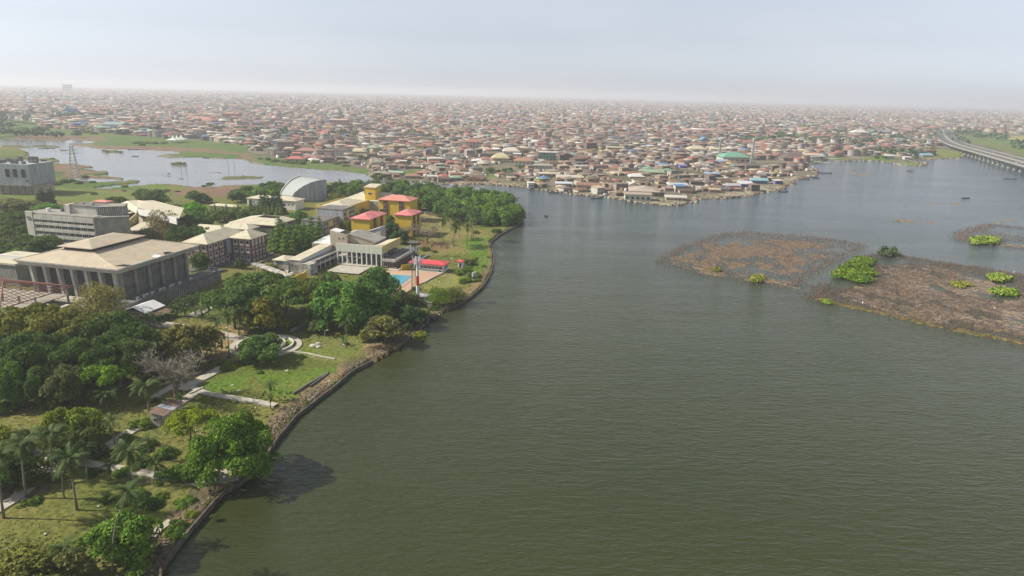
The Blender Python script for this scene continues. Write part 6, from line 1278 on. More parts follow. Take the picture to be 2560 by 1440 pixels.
NO = [[(350, 374), (650, 380), (650, 412), (350, 398)], [(-100, 285), (90, 303), (110, 318), (250, 331), (420, 346), (520, 352), (600, 362), (650, 385), (760, 402), (860, 410), (930, 426), (935, 445), (700, 425), (560, 400), (380, 385), (160, 358), (-100, 355)],
      [(2338, 320), (2372, 322), (2560, 336), (2800, 345), (3200, 420), (3100, 540), (2700, 425), (2440, 392), (2330, 398), (2325, 372), (2360, 360), (2335, 345)],
      [(1655, 492), (1740, 484), (1880, 476), (1900, 482), (1742, 505)], [(1920, 462), (1985, 432), (2060, 420), (2060, 440), (1990, 462), (1930, 484)],
      [(2060, 392), (2150, 390), (2330, 392), (2330, 415), (2060, 410)], [(1150, 446), (1320, 452), (1320, 475), (1120, 465)], [(995, 426), (1070, 423), (1065, 436), (1000, 434)], [(1225, 408), (1300, 420), (1310, 436), (1240, 440), (1215, 424)], [(1835, 402), (1960, 398), (1990, 410), (1960, 420), (1850, 420)],
      [(1680, 422), (1740, 424), (1790, 436), (1780, 446), (1700, 436)]]
for q in NO: keep &= ~pip(hx, hy, wpoly(q))
for x, y, r_ in TOWNHERO: keep &= np.hypot(hx - x, hy - y) > r_ + 5
hx, hy, sc_ = hx[keep], hy[keep], sc_[keep]; N = len(hx); r = np.random.default_rng(5)
dd = np.hypot(hx, hy)
shore = np.clip((dd - 650) / 500, 0, 1)
w_ = r.uniform(6.5, 12.5, N) * (0.95 + .35 * shore * r.random(N)) * sc_ ** .85; d_ = r.uniform(6, 9.5, N) * (0.95 + .5 * shore * r.random(N)) * sc_ ** .85
u_ = r.random(N); stn = np.where(u_ < .62 - .25 * shore, 1, np.where(u_ < .93 - .1 * shore, 2, 3)); stn = np.where((stn == 1) & (r.random(N) < .1), 2, stn); stn = np.where((dd < 800) & (r.random(N) < .75), 1, stn); stn = np.where((dd < 800) & (stn == 3), 2, stn)
h_ = stn * 2.8 + r.uniform(-.5, .4, N) - .4 * (dd < 800) + (sc_ - 1) * 1.2; rh = np.minimum(w_, d_) * r.uniform(.10, .24, N)
ci = r.choice(len(ROOFC), N, p=rc_p); far_red = (r.random(N) < .08 + .26 * shore) & (ci < 2); ci = np.where(far_red, 4, ci)
rcol = np.array([q[1] for q in ROOFC])[ci] * r.uniform(.75, 1.25, N)[:, None]; wcol = np.array(WALLC)[r.integers(0, len(WALLC), N)] * r.uniform(.5, 1.05, N)[:, None]
rot = rad(10) + (fbm(hx, hy, 180, 2, 77) - .5) * 2.2 + r.normal(size=N) * .06; rt = r.integers(0, 10, N)
# towns' larger blocks, a few with red roofs
big = (r.random(N) < .035) & (dd > 700); w_[big] *= 1.7; d_[big] *= 1.3; h_[big] += 3
tall = (r.random(N) < .012) & (dd > 1000); h_[tall] += r.uniform(4, 11, tall.sum()); stn[tall] = 3; rh[tall] *= .3; wcol[tall] = wcol[tall] * .6 + .16
vis = (np.abs(hx) < hy * .74) ; score = np.where(vis, np.maximum(w_, d_) * (h_ + 3) / dd ** 2 * (1), 0)
order = np.argsort(-(score ** .35 / dd * 1.0) * 1.0)
ind = order[:235]; indm = np.zeros(N, bool); indm[ind] = True
for i in ind:
    rt_ = 'hip' if rt[i] < 5 else 'gable' if rt[i] < 8 else 'lean'
    stw = {1: 'single-storey', 2: 'two-storey', 3: 'three-storey'}[int(stn[i])]
    form = {'hip': 'hipped', 'gable': 'gabled', 'lean': 'lean-to'}[rt_]
    c_ = np.clip(rcol[i], 0, .8)
    make_house('town_house', Vector((hx[i], hy[i], 0)), float(rot[i]), float(w_[i]), float(d_[i]), float(h_[i]), int(stn[i]), rt_, float(rh[i] * (1 if rt_ != 'lean' else .5)), c_, wcol[i], 'house', group='houses of the waterfront town', phrase=f'{stw} house with {ROOFC[ci[i]][0]} {form} roof')
def house_stuff(sel):
    x, y, w2, d2, h2, r2, rc, wc, ro = hx[sel], hy[sel], w_[sel] / 2, d_[sel] / 2, h_[sel], rh[sel], rcol[sel], wcol[sel], rot[sel]; n = len(x)
    ca, sa = np.cos(ro), np.sin(ro); ri = np.where(rt[sel] < 5, .35, np.where(rt[sel] < 8, 0.0, .02))
    flip = d2 > w2; w2, d2 = np.where(flip, d2, w2), np.where(flip, w2, d2); ca, sa = np.where(flip, -sa, ca), np.where(flip, ca, sa)
    L = []
    for (sx, sy, z) in [(-1, -1, 0), (1, -1, 0), (1, 1, 0), (-1, 1, 0), (-1, -1, 1), (1, -1, 1), (1, 1, 1), (-1, 1, 1)]: L.append((sx * w2, sy * d2, z * h2))
    e = .45
    for (sx, sy) in [(-1, -1), (1, -1), (1, 1), (-1, 1)]: L.append((sx * (w2 + e), sy * (d2 + e), h2 - .05))
    L.append((-w2 - e + ri * w2 * 1.3, w2 * 0, h2 + r2)); L.append((w2 + e - ri * w2 * 1.3, w2 * 0, h2 + r2))
    V = np.stack([np.stack([x + a * ca - b * sa, y + a * sa + b * ca, c + 0 * x], -1) for a, b, c in L], 1)
    F0 = np.array([(0, 1, 5), (0, 5, 4), (1, 2, 6), (1, 6, 5), (2, 3, 7), (2, 7, 6), (3, 0, 4), (3, 4, 7), (8, 9, 13), (8, 13, 12), (9, 10, 13), (10, 11, 12), (10, 12, 13), (11, 8, 12)])
    F = (F0[None] + (np.arange(n) * 14)[:, None, None]).reshape(-1, 3)
    col = np.concatenate([np.repeat(wc[:, None], 8, 1), np.repeat(rc[:, None], 6, 1)], 1).reshape(-1, 3)
    return V.reshape(-1, 3), F, col
V, F, Cc = house_stuff(~indm)
o = link('distant_houses', npmesh('distant_houses', V, F, Cc), M['stuffhouse']); tag(o, 'dense mass of distant town houses stretching to the horizon', 'houses', kind='stuff')
# dark window openings of the rest of the nearer houses
sel = np.where(~indm & (dd < 1700))[0]; Vs = []; 
xx, yy, w2, d2, hh, ro = hx[sel], hy[sel], w_[sel] / 2, d_[sel] / 2, h_[sel], rot[sel]
quads = []
for k in range(3):
    for i in range(4):
        for face in (0, 1):
            ok = (stn[sel] > k) & (r.random(len(sel)) > .25); xo, yo, A2, B2, H2, ro2, s2 = xx[ok], yy[ok], w2[ok], d2[ok], hh[ok], ro[ok], stn[sel][ok]
            ca, sa = np.cos(ro2), np.sin(ro2); zc = H2 * (k + .5) / s2; 
            if face == 0: c = (-.75 + .5 * i) * A2; pts = [(c - .55, -B2 - .04, zc - .55), (c + .55, -B2 - .04, zc - .55), (c + .55, -B2 - .04, zc + .6), (c - .55, -B2 - .04, zc + .6)]
            else: c = (-.75 + .5 * i) * B2; sg = np.where(ro2 > rad(10), -1, 1); pts = [(sg * (A2 + .04), c - .5, zc - .55), (sg * (A2 + .04), c + .5, zc - .55), (sg * (A2 + .04), c + .5, zc + .6), (sg * (A2 + .04), c - .5, zc + .6)]
            quads.append(np.stack([np.stack([xo + a * ca - b * sa, yo + a * sa + b * ca, z + 0 * xo], -1) for a, b, z in pts], 1))
Q = np.concatenate(quads); link('distant_windows', npmesh('distant_windows', Q.reshape(-1, 3), np.arange(len(Q) * 4).reshape(-1, 4)), M['dark'])
tag(bpy.data.objects['distant_windows'], 'dark window openings of the distant town houses', 'windows', kind='stuff')
# far trees: leafy lumps as one mass
r = np.random.default_rng(11); nt_ = 5200; D_ = 700 * np.exp(r.random(nt_) * 2.6); a_ = r.uniform(-.66, .66, nt_); tx = D_ * np.sin(a_); ty = D_ * np.cos(a_)
cl = (fbm(tx, ty, 260, 3, 5) > .55) & (D_ > 1150);  left = (tx < -.35 * ty) | (r.random(nt_) < .6); k_ = pip(tx, ty, TOWN) & cl & left; tx, ty = tx[k_], ty[k_]
def leafcloud(tx, ty, R_, H_, per, leaf, seed, cols):
    r = np.random.default_rng(seed); n = len(tx); v = r.normal(size=(n, per, 3)); v /= np.linalg.norm(v, axis=2)[..., None]; v[..., 2] = np.abs(v[..., 2])
    c = np.stack([tx, ty, 0 * tx], -1)[:, None]; lump = 1 + .25 * np.sin(v[..., 0] * 5 + v[..., 1] * 7)[..., None]
    P = c + v * lump * np.stack([R_, R_, H_ * .6], -1)[:, None] + np.stack([0 * R_, 0 * R_, H_ * .4], -1)[:, None]
    nn = v * .7 + r.normal(size=v.shape) * .5; nn /= np.linalg.norm(nn, axis=2)[..., None]; t1 = np.cross(nn, r.normal(size=v.shape)); t1 /= np.linalg.norm(t1, axis=2)[..., None]; t2 = np.cross(nn, t1)
    s = (leaf * R_)[:, None, None] * r.uniform(.6, 1.3, v.shape[:2])[..., None]
    Q = np.stack([P - t1 * s, P + t2 * s * .7, P + t1 * s, P - t2 * s * .7], 2).reshape(-1, 3)
    cc = np.array(cols)[r.integers(0, len(cols), n)][:, None] * r.uniform(.7, 1.3, (n, per, 1)); return Q, np.arange(len(Q)).reshape(-1, 4), cc.reshape(-1, 3)
Q, F, Cc = leafcloud(tx, ty, r.uniform(5, 9, len(tx)) * (1 + np.hypot(tx, ty) / 5000), r.uniform(7, 12, len(tx)), 60, .30, 3, [(0.07, 0.11, 0.045), (0.085, 0.13, 0.05), (0.06, 0.095, 0.045)])
lf = mat('far_foliage', (1, 1, 1), .8, attr='Col', spec=.1)
tag(link('distant_trees', npmesh('distant_trees', Q, F, Cc), lf), 'scattered distant trees between the far town roofs', 'trees', kind='stuff')
k_ = r.integers(0, N, 90); k_ = k_[dd[k_] > 900]; P3 = np.stack([hx[k_], hy[k_]], -1); n = len(P3)
# trees one can tell apart in the near town
for x, y, r_ in [(1228, 432, 12), (1246, 434, 9), (1262, 430, 9), (1275, 428, 8), (1265, 444, 8), (1220, 428, 8), (1300, 422, 9), (1378, 447, 5), (1510, 400, 9), (1525, 403, 7), (1500, 402, 6), (1580, 428, 5), (1175, 375, 6), (1185, 378, 6), (900, 398, 10), (915, 400, 8), (1540, 425, 6), (1675, 398, 5), (1855, 377, 6), (1085, 388, 6), (930, 318, 6), (845, 400, 7), (1380, 335, 10), (1370, 338, 8), (1395, 338, 8), (2210, 398, 7), (2290, 398, 6), (2190, 397, 6), (935, 447, 10), (950, 450, 9), (960, 443, 9), (975, 452, 10)]:
    g = G(x, y); R_ = r_ * dist(g) / FPX; plant('town_tree', g, R_, R_ * 1.3, 'mang', random.choice(MC), cat='tree', group='trees among the town houses', phrase='green tree among the town houses')
# debris along the town shore
r = np.random.default_rng(8); tp = np.array(wpoly(town_px))[22:66]; seg = r.integers(0, len(tp) - 1, 5200); t_ = r.random(5200)[:, None]; P = tp[seg] * (1 - t_) + tp[seg + 1] * t_
dd_ = P / np.linalg.norm(P, axis=1)[:, None]; P = P + dd_ * (r.exponential(16, 5200)[:, None] - 4); 
def boxes(P, z, L_, W_, H_, ang, cols):
    ca, sa = np.cos(ang), np.sin(ang); c8 = [(-1, -1, 0), (1, -1, 0), (1, 1, 0), (-1, 1, 0), (-1, -1, 1), (1, -1, 1), (1, 1, 1), (-1, 1, 1)]
    V = np.stack([np.stack([P[:, 0] + (a * L_) * ca - (b * W_) * sa, P[:, 1] + (a * L_) * sa + (b * W_) * ca, z + c * H_], -1) for a, b, c in c8], 1)
    F0 = np.array([(4, 5, 6, 7), (0, 1, 5, 4), (1, 2, 6, 5), (2, 3, 7, 6), (3, 0, 4, 7)]); n = len(P)
    return V.reshape(-1, 3), (F0[None] + (np.arange(n) * 8)[:, None, None]).reshape(-1, 4), np.repeat(cols, 5, 0)
P = P[::2]; n = len(P); pal = np.array([(0.24, 0.20, 0.145), (0.16, 0.125, 0.09), (0.32, 0.28, 0.21), (0.09, 0.07, 0.05), (0.4, 0.38, 0.34), (0.12, 0.2, 0.34), (0.3, 0.13, 0.09)])[r.choice(7, n, p=[.30, .27, .15, .20, .04, .02, .02])]
V, F, Cc = boxes(P, np.full(n, -1.0), r.uniform(.5, 2.6, n), r.uniform(.2, .7, n), r.uniform(.5, 1.35, n), r.uniform(0, 3.14, n), pal)
tag(link('shore_debris', npmesh('shore_debris', V, F, Cc), mat('shore_debris', (1, 1, 1), .95, attr='Col')), 'planks, stilts and rubbish heaped along the town shore', 'debris', kind='stuff')
n = len(P3); V, F, Cc = boxes(P3, np.zeros(n), np.full(n, .22), np.full(n, .22), r.uniform(14, 30, n), np.zeros(n), np.full((n, 3), .4))
tag(link('distant_masts', npmesh('distant_masts', V, F, Cc), bpy.data.materials['shore_debris']), 'thin masts rising between the distant town roofs', 'masts', kind='stuff')
# small clutter between the near houses
P2 = np.stack([hx[dd < 1000], hy[dd < 1000]], -1); P2 = np.repeat(P2, 3, 0) + r.uniform(-9, 9, (len(P2) * 3, 2)); n = len(P2)
pal = np.array([(0.30, 0.26, 0.20), (0.20, 0.13, 0.10), (0.42, 0.38, 0.32), (0.12, 0.09, 0.07), (0.5, 0.48, 0.44)])[r.integers(0, 5, n)]
V, F, Cc = boxes(P2, np.zeros(n), r.uniform(.6, 2.5, n), r.uniform(.6, 2, n), r.uniform(.8, 3.0, n), r.uniform(0, 3.14, n), pal)
tag(link('yard_clutter', npmesh('yard_clutter', V, F, Cc), bpy.data.materials['shore_debris']), 'small sheds and clutter between the near town houses', 'clutter', kind='stuff')
# ------------------------------------------------------------------ seawall, paths, park
def seawall(px, label, w_=0.38, top=.25):
    q = [G(x, y, .3) for x, y in px]; mb = MB()
    fine = []
    for a, b_ in zip(q[:-1], q[1:]):
        n_ = max(1, int((b_ - a).length / 4)); fine += [a.lerp(b_, i / n_) for i in range(n_)]
    fine.append(q[-1]); rr = random.Random(len(px)); n_ = len(fine); L_ = []; 
    for i, p in enumerate(fine):
        d = (fine[min(i + 1, n_ - 1)] - fine[max(i - 1, 0)]); d.z = 0; d.normalize(); o = Vector((-d.y, d.x, 0)); j = rr.uniform(-.12, .12); t = top + rr.uniform(-.12, .1)
        c = Vector((p.x, p.y, 0)) + o * j; L_ += [(c - o * w_ * .62 + Vector((0, 0, -1.8))), (c - o * w_ * .5 + Vector((0, 0, t))), (c + o * w_ * .5 + Vector((0, 0, t))), (c + o * w_ * .5 + Vector((0, 0, -1.8)))]
    F_ = [(0, 1, 2, 3)] + [((n_ - 1) * 4 + k for k in (3, 2, 1, 0))]
    F_ = [tuple(f) for f in F_]
    for i in range(n_ - 1):
        for k in range(3): F_.append((i * 4 + k, (i + 1) * 4 + k, (i + 1) * 4 + k + 1, i * 4 + k + 1))
    return tag(MB().add(L_, F_).build('seawall', M['wall_concrete']), label, 'seawall')
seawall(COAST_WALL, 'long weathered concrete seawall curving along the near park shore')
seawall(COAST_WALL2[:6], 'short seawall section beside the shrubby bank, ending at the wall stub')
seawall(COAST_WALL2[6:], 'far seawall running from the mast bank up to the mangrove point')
strip('path', [(-30, 1290), (40, 1248), (95, 1200), (140, 1170), (165, 1150)], 2.6, M['paving'], .34)
strip('path', [(160, 1148), (215, 1160), (262, 1168), (310, 1176), (360, 1184), (405, 1193), (452, 1200)], 2.2, M['paving'], .35)
strip('path', [(470, 1205), (510, 1208), (545, 1203)], 2.6, M['paving'], .34)
strip('path', [(545, 1205), (555, 1190), (560, 1176)], 3.5, M['paving'], .36)
strip('path', [(235, 1140), (290, 1105), (330, 1078), (372, 1062), (430, 1022), (478, 990), (500, 975)], 2.6, M['paving'], .34)
strip('path', [(440, 958), (480, 970), (510, 983), (545, 990), (600, 999), (645, 1006), (690, 1015)], 1.9, M['paving'], .35)
strip('path', [(455, 978), (480, 960), (520, 940), (548, 925), (552, 918)], 3.0, M['paving'], .33)
strip('path', [(440, 963), (400, 985), (380, 1000)], 2.0, M['paving'], .33)
strip('path', [(734, 881), (770, 885), (805, 893), (838, 899)], .7, M['paving'], .34)
strip('path', [(150, 1155), (128, 1130), (115, 1120), (90, 1125)], 3.5, M['paving'], .33)
strip('path', [(728, 833), (765, 815), (800, 798)], 2.2, M['asphalt'], .33)
strip('road', [(335, 918), (390, 890), (440, 872), (480, 850)], 4.5, M['asphalt'], .33)
strip('road', [(290, 795), (330, 803), (380, 808), (430, 815), (480, 822), (540, 834), (575, 842), (615, 852)], 4.2, M['paving'], .34)
strip('road', [(480, 793), (520, 770), (560, 745)], 4.0, M['paving'], .34)
strip('road', [(470, 678), (540, 665), (600, 655), (660, 640), (700, 625)], 5, M['asphalt'], .33)
pad('car_park', [(-60, 640), (60, 655), (90, 664), (60, 672), (-60, 670)], M['asphalt'], .33)
pad('car_park', [(640, 680), (720, 690), (716, 700), (640, 690)], M['asphalt'], .34)
pad('plaza', [(70, 1150), (105, 1130), (155, 1138), (160, 1165), (110, 1185), (60, 1180)], M['paving'], .31)
pad('jetty_slab', [(520, 1195), (548, 1180), (575, 1186), (598, 1200), (560, 1210), (520, 1210)], M['paving'], .40)
strip('broken_slab', [(378, 1346), (398, 1326), (428, 1305)], 1.5, M['paving'], .38)
strip('kerb', [(475, 988), (508, 972)], .4, M['concrete_light'], .6)
# oval garden bed
c = G(664, 866); ra, rb = 8.3, 7.6
def ell(r1, r2, n=40): return [Vector((c.x + r1 * math.cos(2 * math.pi * i / n), c.y + r2 * math.sin(2 * math.pi * i / n), 0)) for i in range(n)]
root = tag(empty('garden_bed', (c.x, c.y, 0)), 'oval garden bed ringed by white walls under a small spreading tree', 'garden bed')
mb = MB(); A_, B_ = ell(ra, rb), ell(ra - .5, rb - .5); n_ = 40
for i in range(n_):
    j = (i + 1) % n_; mb.prism([(A_[i].x - c.x, A_[i].y - c.y), (A_[j].x - c.x, A_[j].y - c.y), (B_[j].x - c.x, B_[j].y - c.y), (B_[i].x - c.x, B_[i].y - c.y)], 0, 1.0)
mb.build('outer_wall', M['concrete_light'], root)
mb = MB(); A_, B_ = ell(ra - 2.4, rb - 2.4), ell(ra - 2.7, rb - 2.7)
for i in range(n_):
    j = (i + 1) % n_; mb.prism([(A_[i].x - c.x, A_[i].y - c.y), (A_[j].x - c.x, A_[j].y - c.y), (B_[j].x - c.x, B_[j].y - c.y), (B_[i].x - c.x, B_[i].y - c.y)], 0, 1.3)
mb.build('inner_wall', M['concrete_light'], root)
MB().prism([(p.x - c.x, p.y - c.y) for p in ell(ra - .55, rb - .55)], 0, .45).build('planting', mat('bright_ground_cover', (0.14, 0.22, 0.02), .9, (0.06, 0.10, 0.02), .8, .7, bump=.6), root)
MB().prism([(p.x - c.x, p.y - c.y) for p in ell(ra - 2.8, rb - 2.8)], .1, .6).build('inner_terrace', M['paving'], root)
strip('path', None, 1.8, M['paving'], .36, closed=True, wpts=ell(ra + 1.4, rb + 1.4, 44))

# rubble scattered behind the seawall, and grass tufts
r = np.random.default_rng(21)
def along(px, n, inward, seed):
    r = np.random.default_rng(seed); p = np.array(wpoly(px)); s = np.linalg.norm(np.diff(p, axis=0), axis=1); cs = np.r_[0, np.cumsum(s)]; t = r.random(n) * cs[-1]
    x = np.interp(t, cs, p[:, 0]); y = np.interp(t, cs, p[:, 1]); k = np.clip(np.searchsorted(cs, t) - 1, 0, len(s) - 1); d = np.diff(p, axis=0)[k] / s[k][:, None]
    off = 1.0 + r.exponential(inward, n); return np.stack([x - d[:, 1] * off, y + d[:, 0] * off], -1)
P = np.concatenate([along(COAST_WALL, 2300, 1.3, 1), along(COAST_WALL2[:8], 800, 1.2, 2), along(COAST_BEACH, 700, 2.0, 3)]); n = len(P)
pal = np.array([(0.15, 0.11, 0.075), (0.10, 0.075, 0.05), (0.21, 0.17, 0.12), (0.05, 0.045, 0.035), (0.38, 0.36, 0.33), (0.12, 0.14, 0.18), (0.08, 0.10, 0.03)])[r.choice(7, n, p=[.32, .26, .12, .16, .02, .01, .11])]
V, F, Cc = boxes(P, np.full(n, -.1), r.exponential(.14, n) + .05, r.exponential(.08, n) + .04, r.uniform(.08, .28, n), r.uniform(0, 3.14, n), pal)
tag(link('rubble', npmesh('rubble', V, F, Cc), bpy.data.materials['shore_debris']), 'brown rubble and litter washed up behind the seawall', 'rubble', kind='stuff')
nl_ = 420; X = r.uniform(-120, 20, nl_ * 3); Y = r.uniform(80, 400, nl_ * 3); k_ = pip(X, Y, CAMP) & (fbm(X, Y, 18, 3, 14) > .5); P = np.stack([X[k_], Y[k_]], -1)[:nl_]; n = len(P)
V, F, Cc = boxes(P, np.full(n, .0), r.uniform(.06, .22, n), r.uniform(.05, .16, n), r.uniform(.12, .26, n), r.uniform(0, 3.14, n), np.array([(0.5, 0.48, 0.42), (0.3, 0.25, 0.18), (0.6, 0.6, 0.58)])[r.integers(0, 3, n)])
tag(link('litter', npmesh('litter', V, F, Cc), bpy.data.materials['shore_debris']), 'pale litter and stones strewn over the park lawns', 'litter', kind='stuff')
# grass tufts over the park
n = 36000; X = r.uniform(-150, 25, n); Y = r.uniform(70, 420, n); dns = fbm(X, Y, 12, 4, 91); k_ = pip(X, Y, CAMP) & (dns > .46); X, Y = X[k_], Y[k_]; n = len(X)
roads = [o for o in bpy.data.objects if o.name.split('.')[0] in ('path', 'road', 'plaza', 'car_park', 'pool_deck', 'swimming_pool', 'jetty_slab')]
def near_strip(X, Y):
    m = np.zeros(len(X), bool)
    for o in roads:
        me_ = o.data; 
        for f in me_.polygons:
            if f.normal.z > .9: m |= pip(X, Y, [(me_.vertices[i].co.x, me_.vertices[i].co.y) for i in f.vertices])
    return m
k_ = ~near_strip(X, Y); X, Y = X[k_], Y[k_]; n = len(X)
nb = 3; a = r.uniform(0, 3.14, (n, nb)); hgt_ = r.uniform(.0, .18, (n, nb)); wd = r.uniform(.12, .4, (n, nb)); ox = r.normal(size=(n, nb)) * .2; oy = r.normal(size=(n, nb)) * .2
x0 = X[:, None] + ox; y0 = Y[:, None] + oy; dx, dy = np.cos(a) * wd, np.sin(a) * wd
Vt = np.stack([np.stack([x0 - dx, y0 - dy, -.1 + 0 * x0], -1), np.stack([x0 + dx, y0 + dy, -.1 + 0 * x0], -1), np.stack([x0 + ox * .6, y0 + oy * .6, hgt_ + .1], -1)], 2).reshape(-1, 3)
gc = np.array([(0.14, 0.19, 0.03), (0.17, 0.19, 0.045), (0.11, 0.17, 0.025), (0.24, 0.21, 0.08)])[r.choice(4, n * nb, p=[.4, .25, .25, .1])] * r.uniform(.75, 1.2, (n * nb, 1))
tag(link('grass', npmesh('grass', Vt, np.arange(len(Vt)).reshape(-1, 3), gc), lf), 'rough grass tufts growing over the waterfront park', 'grass', kind='stuff')

# ------------------------------------------------------------------ brushwood fish parks in the lagoon
def parkstuff(name, label, px, n, hmax, seed, cols, edge_n=0, holes=(), sheet=None, dens=.40, wz=1.0):
    r = np.random.default_rng(seed); p = wpoly(px, WATER); xs, ys = zip(*p); cols = np.array(cols) * (.66 if n > 9000 else .85); X = r.uniform(min(xs), max(xs), n * 3); Y = r.uniform(min(ys), max(ys), n * 3)
    k = pip(X, Y, p) & (fbm(X, Y, 22, 4, seed) > dens - r.random(n * 3) * .12)
    for h in holes: k &= ~pip(X + r.normal(size=n * 3) * 1.5, Y + r.normal(size=n * 3) * 1.5, wpoly(h, WATER))
    X, Y = X[k][:n], Y[k][:n]; hs = r.uniform(.25, 1, len(X)) ** 1.5
    if edge_n:
        q = np.array(p + [p[0]]); s = np.linalg.norm(np.diff(q, axis=0), axis=1); cs = np.r_[0, np.cumsum(s)]; t = r.random(edge_n) * cs[-1]
        X = np.r_[X, np.interp(t, cs, q[:, 0]) + r.normal(size=edge_n) * 1.7]; Y = np.r_[Y, np.interp(t, cs, q[:, 1]) + r.normal(size=edge_n) * 2.6]; hs = np.r_[hs, r.uniform(.4, 1.0, edge_n)]
    m = len(X); nb = 3; h = hs[:, None] * hmax * r.uniform(.5, 1, (m, nb)); x0 = X[:, None] + r.normal(size=(m, nb)) * .4; y0 = Y[:, None] + r.normal(size=(m, nb)) * .4
    tx_ = x0 + r.normal(size=(m, nb)) * .5; ty_ = y0 + r.normal(size=(m, nb)) * .5; a = r.uniform(0, 3.14, (m, nb)); wd = r.uniform(.05, .16, (m, nb)) * wz
    V = np.stack([np.stack([x0 - np.cos(a) * wd, y0 - np.sin(a) * wd, WATER - .2 + 0 * x0], -1), np.stack([x0 + np.cos(a) * wd, y0 + np.sin(a) * wd, WATER - .2 + 0 * x0], -1), np.stack([tx_, ty_, WATER + h], -1)], 2).reshape(-1, 3)
    c = np.array(cols)[r.integers(0, len(cols), m * nb)] * r.uniform(.7, 1.3, (m * nb, 1))
    return tag(link(name, npmesh(name, V, np.arange(len(V)).reshape(-1, 3), c), M['twig']), label, 'brushwood', kind='stuff')
P1 = [(1650, 652), (1668, 640), (1700, 622), (1740, 606), (1775, 600), (1790, 592), (1820, 584), (1870, 580), (1940, 586), (2040, 594), (2100, 602), (2156, 612), (2132, 628), (2096, 645), (2060, 665), (2036, 682), (2000, 700), (1978, 714), (1955, 717), (1940, 714), (1880, 706), (1800, 690), (1740, 680), (1700, 668)]
P2 = [(2019, 745), (2038, 731), (2068, 708), (2072, 711), (2050, 730), (2046, 738), (2120, 724), (2190, 714), (2184, 690), (2184, 660), (2166, 650), (2182, 637), (2240, 636), (2300, 648), (2380, 660), (2470, 672), (2560, 688), (2700, 712), (2750, 900), (2560, 860), (2500, 848), (2380, 825), (2260, 796), (2150, 772), (2080, 757)]
P3 = [(2398, 600), (2402, 585), (2440, 572), (2480, 562), (2560, 570), (2720, 590), (2720, 640), (2560, 622), (2480, 612), (2430, 606)]
purp = [(0.30, 0.24, 0.23), (0.34, 0.28, 0.25), (0.22, 0.17, 0.17), (0.38, 0.31, 0.25)]; brn = [(0.36, 0.26, 0.15), (0.30, 0.215, 0.125), (0.42, 0.31, 0.18), (0.20, 0.145, 0.09)]
parkstuff('brushwood', 'left brushwood fish park of dead purple-brown twigs in the lagoon', P1, 6500, 1.2, 31, purp, 2400, holes=[[(1785, 606), (1800, 592), (1840, 592), (1895, 604), (1880, 610), (1800, 612)], [(1690, 640), (1730, 624), (1745, 628), (1700, 650)], [(1900, 690), (1960, 694), (1975, 710), (1900, 700)]], dens=.47)
parkstuff('brushwood', 'large right brushwood fish park of dead twigs in the lagoon', P2, 19000, 1.2, 32, purp + brn[:2], 2800, holes=[[(2095, 700), (2080, 690), (2160, 708), (2190, 712), (2110, 728), (2040, 732)], [(2400, 790), (2450, 785), (2440, 800), (2400, 800)], [(2490, 770), (2540, 770), (2640, 800), (2640, 850), (2500, 815)]], dens=.46)
parkstuff('brushwood', 'small far brushwood fish park at the right edge of the lagoon', P3, 2200, 1.6, 33, purp, 2400, dens=.52)
def carpet(name, label, px, mt, z, nz=5, seed=1, cell=1.6, dens=.47, thick=.12):
    p = wpoly(px, WATER); xs, ys = zip(*p); gx = np.arange(min(xs), max(xs), cell); gy = np.arange(min(ys), max(ys), cell * 1.2); X, Y = np.meshgrid(gx, gy)
    JX_ = X + (fbm(X, Y, 8, 3, seed) - .5) * nz * 2; JY_ = Y + (fbm(X, Y, 8, 3, seed + 5) - .5) * nz * 2
    k = pip(JX_, JY_, p) & (fbm(X, Y * .6, 7, 4, seed + 9) > dens); X, Y = X[k], Y[k]; n = len(X); r = np.random.default_rng(seed)
    X = X + r.uniform(-.5, .5, n) * cell; Y = Y + r.uniform(-.5, .5, n) * cell; sides = 6; a = np.arange(sides) / sides * 2 * np.pi
    R_ = cell * r.uniform(.5, 1.25, (n, 1)) * r.uniform(.6, 1.2, (n, sides)); V = np.concatenate([np.stack([X[:, None] + R_ * np.cos(a) * 1.3, Y[:, None] + R_ * np.sin(a), np.full((n, sides), WATER - .015)], -1), np.stack([X, Y, WATER + thick * r.uniform(.5, 1.6, n)], -1)[:, None]], 1)
    F0 = np.array([(i, (i + 1) % sides, sides) for i in range(sides)]); F = (F0[None] + (np.arange(n) * (sides + 1))[:, None, None]).reshape(-1, 3)
    c = np.repeat(np.array(mt)[r.integers(0, len(mt), n)] * r.uniform(.8, 1.2, (n, 1)), sides, 0)
    return tag(link(name, npmesh(name, V.reshape(-1, 3), F, c), M['twig']), label, 'floating plants', kind='stuff')
carpet('floating_weed', 'flat brown floating weed inside the left fish park', [(1680, 652), (1735, 618), (1800, 612), (1900, 604), (2040, 600), (2080, 625), (2040, 655), (1990, 676), (1940, 690), (1860, 690), (1760, 674)], [(0.30, 0.205, 0.115), (0.25, 0.17, 0.10), (0.20, 0.135, 0.085), (0.33, 0.23, 0.13), (0.24, 0.18, 0.15)], 0, 13, 41, .9, .43, .07)
carpet('floating_weed', 'brown weed strip along the near edge of the left fish park', [(1655, 652), (1690, 655), (1800, 680), (1990, 706), (1985, 720), (1880, 704), (1740, 678)], brn, 0, 3, 42, 1.2, .5)
carpet('floating_weed', 'patchy brown floating weed inside the large right fish park', [(2080, 730), (2180, 716), (2230, 660), (2330, 665), (2480, 700), (2620, 770), (2620, 850), (2400, 815), (2150, 765)], brn + purp, 0, 7, 43, 1.05, .45, .07)
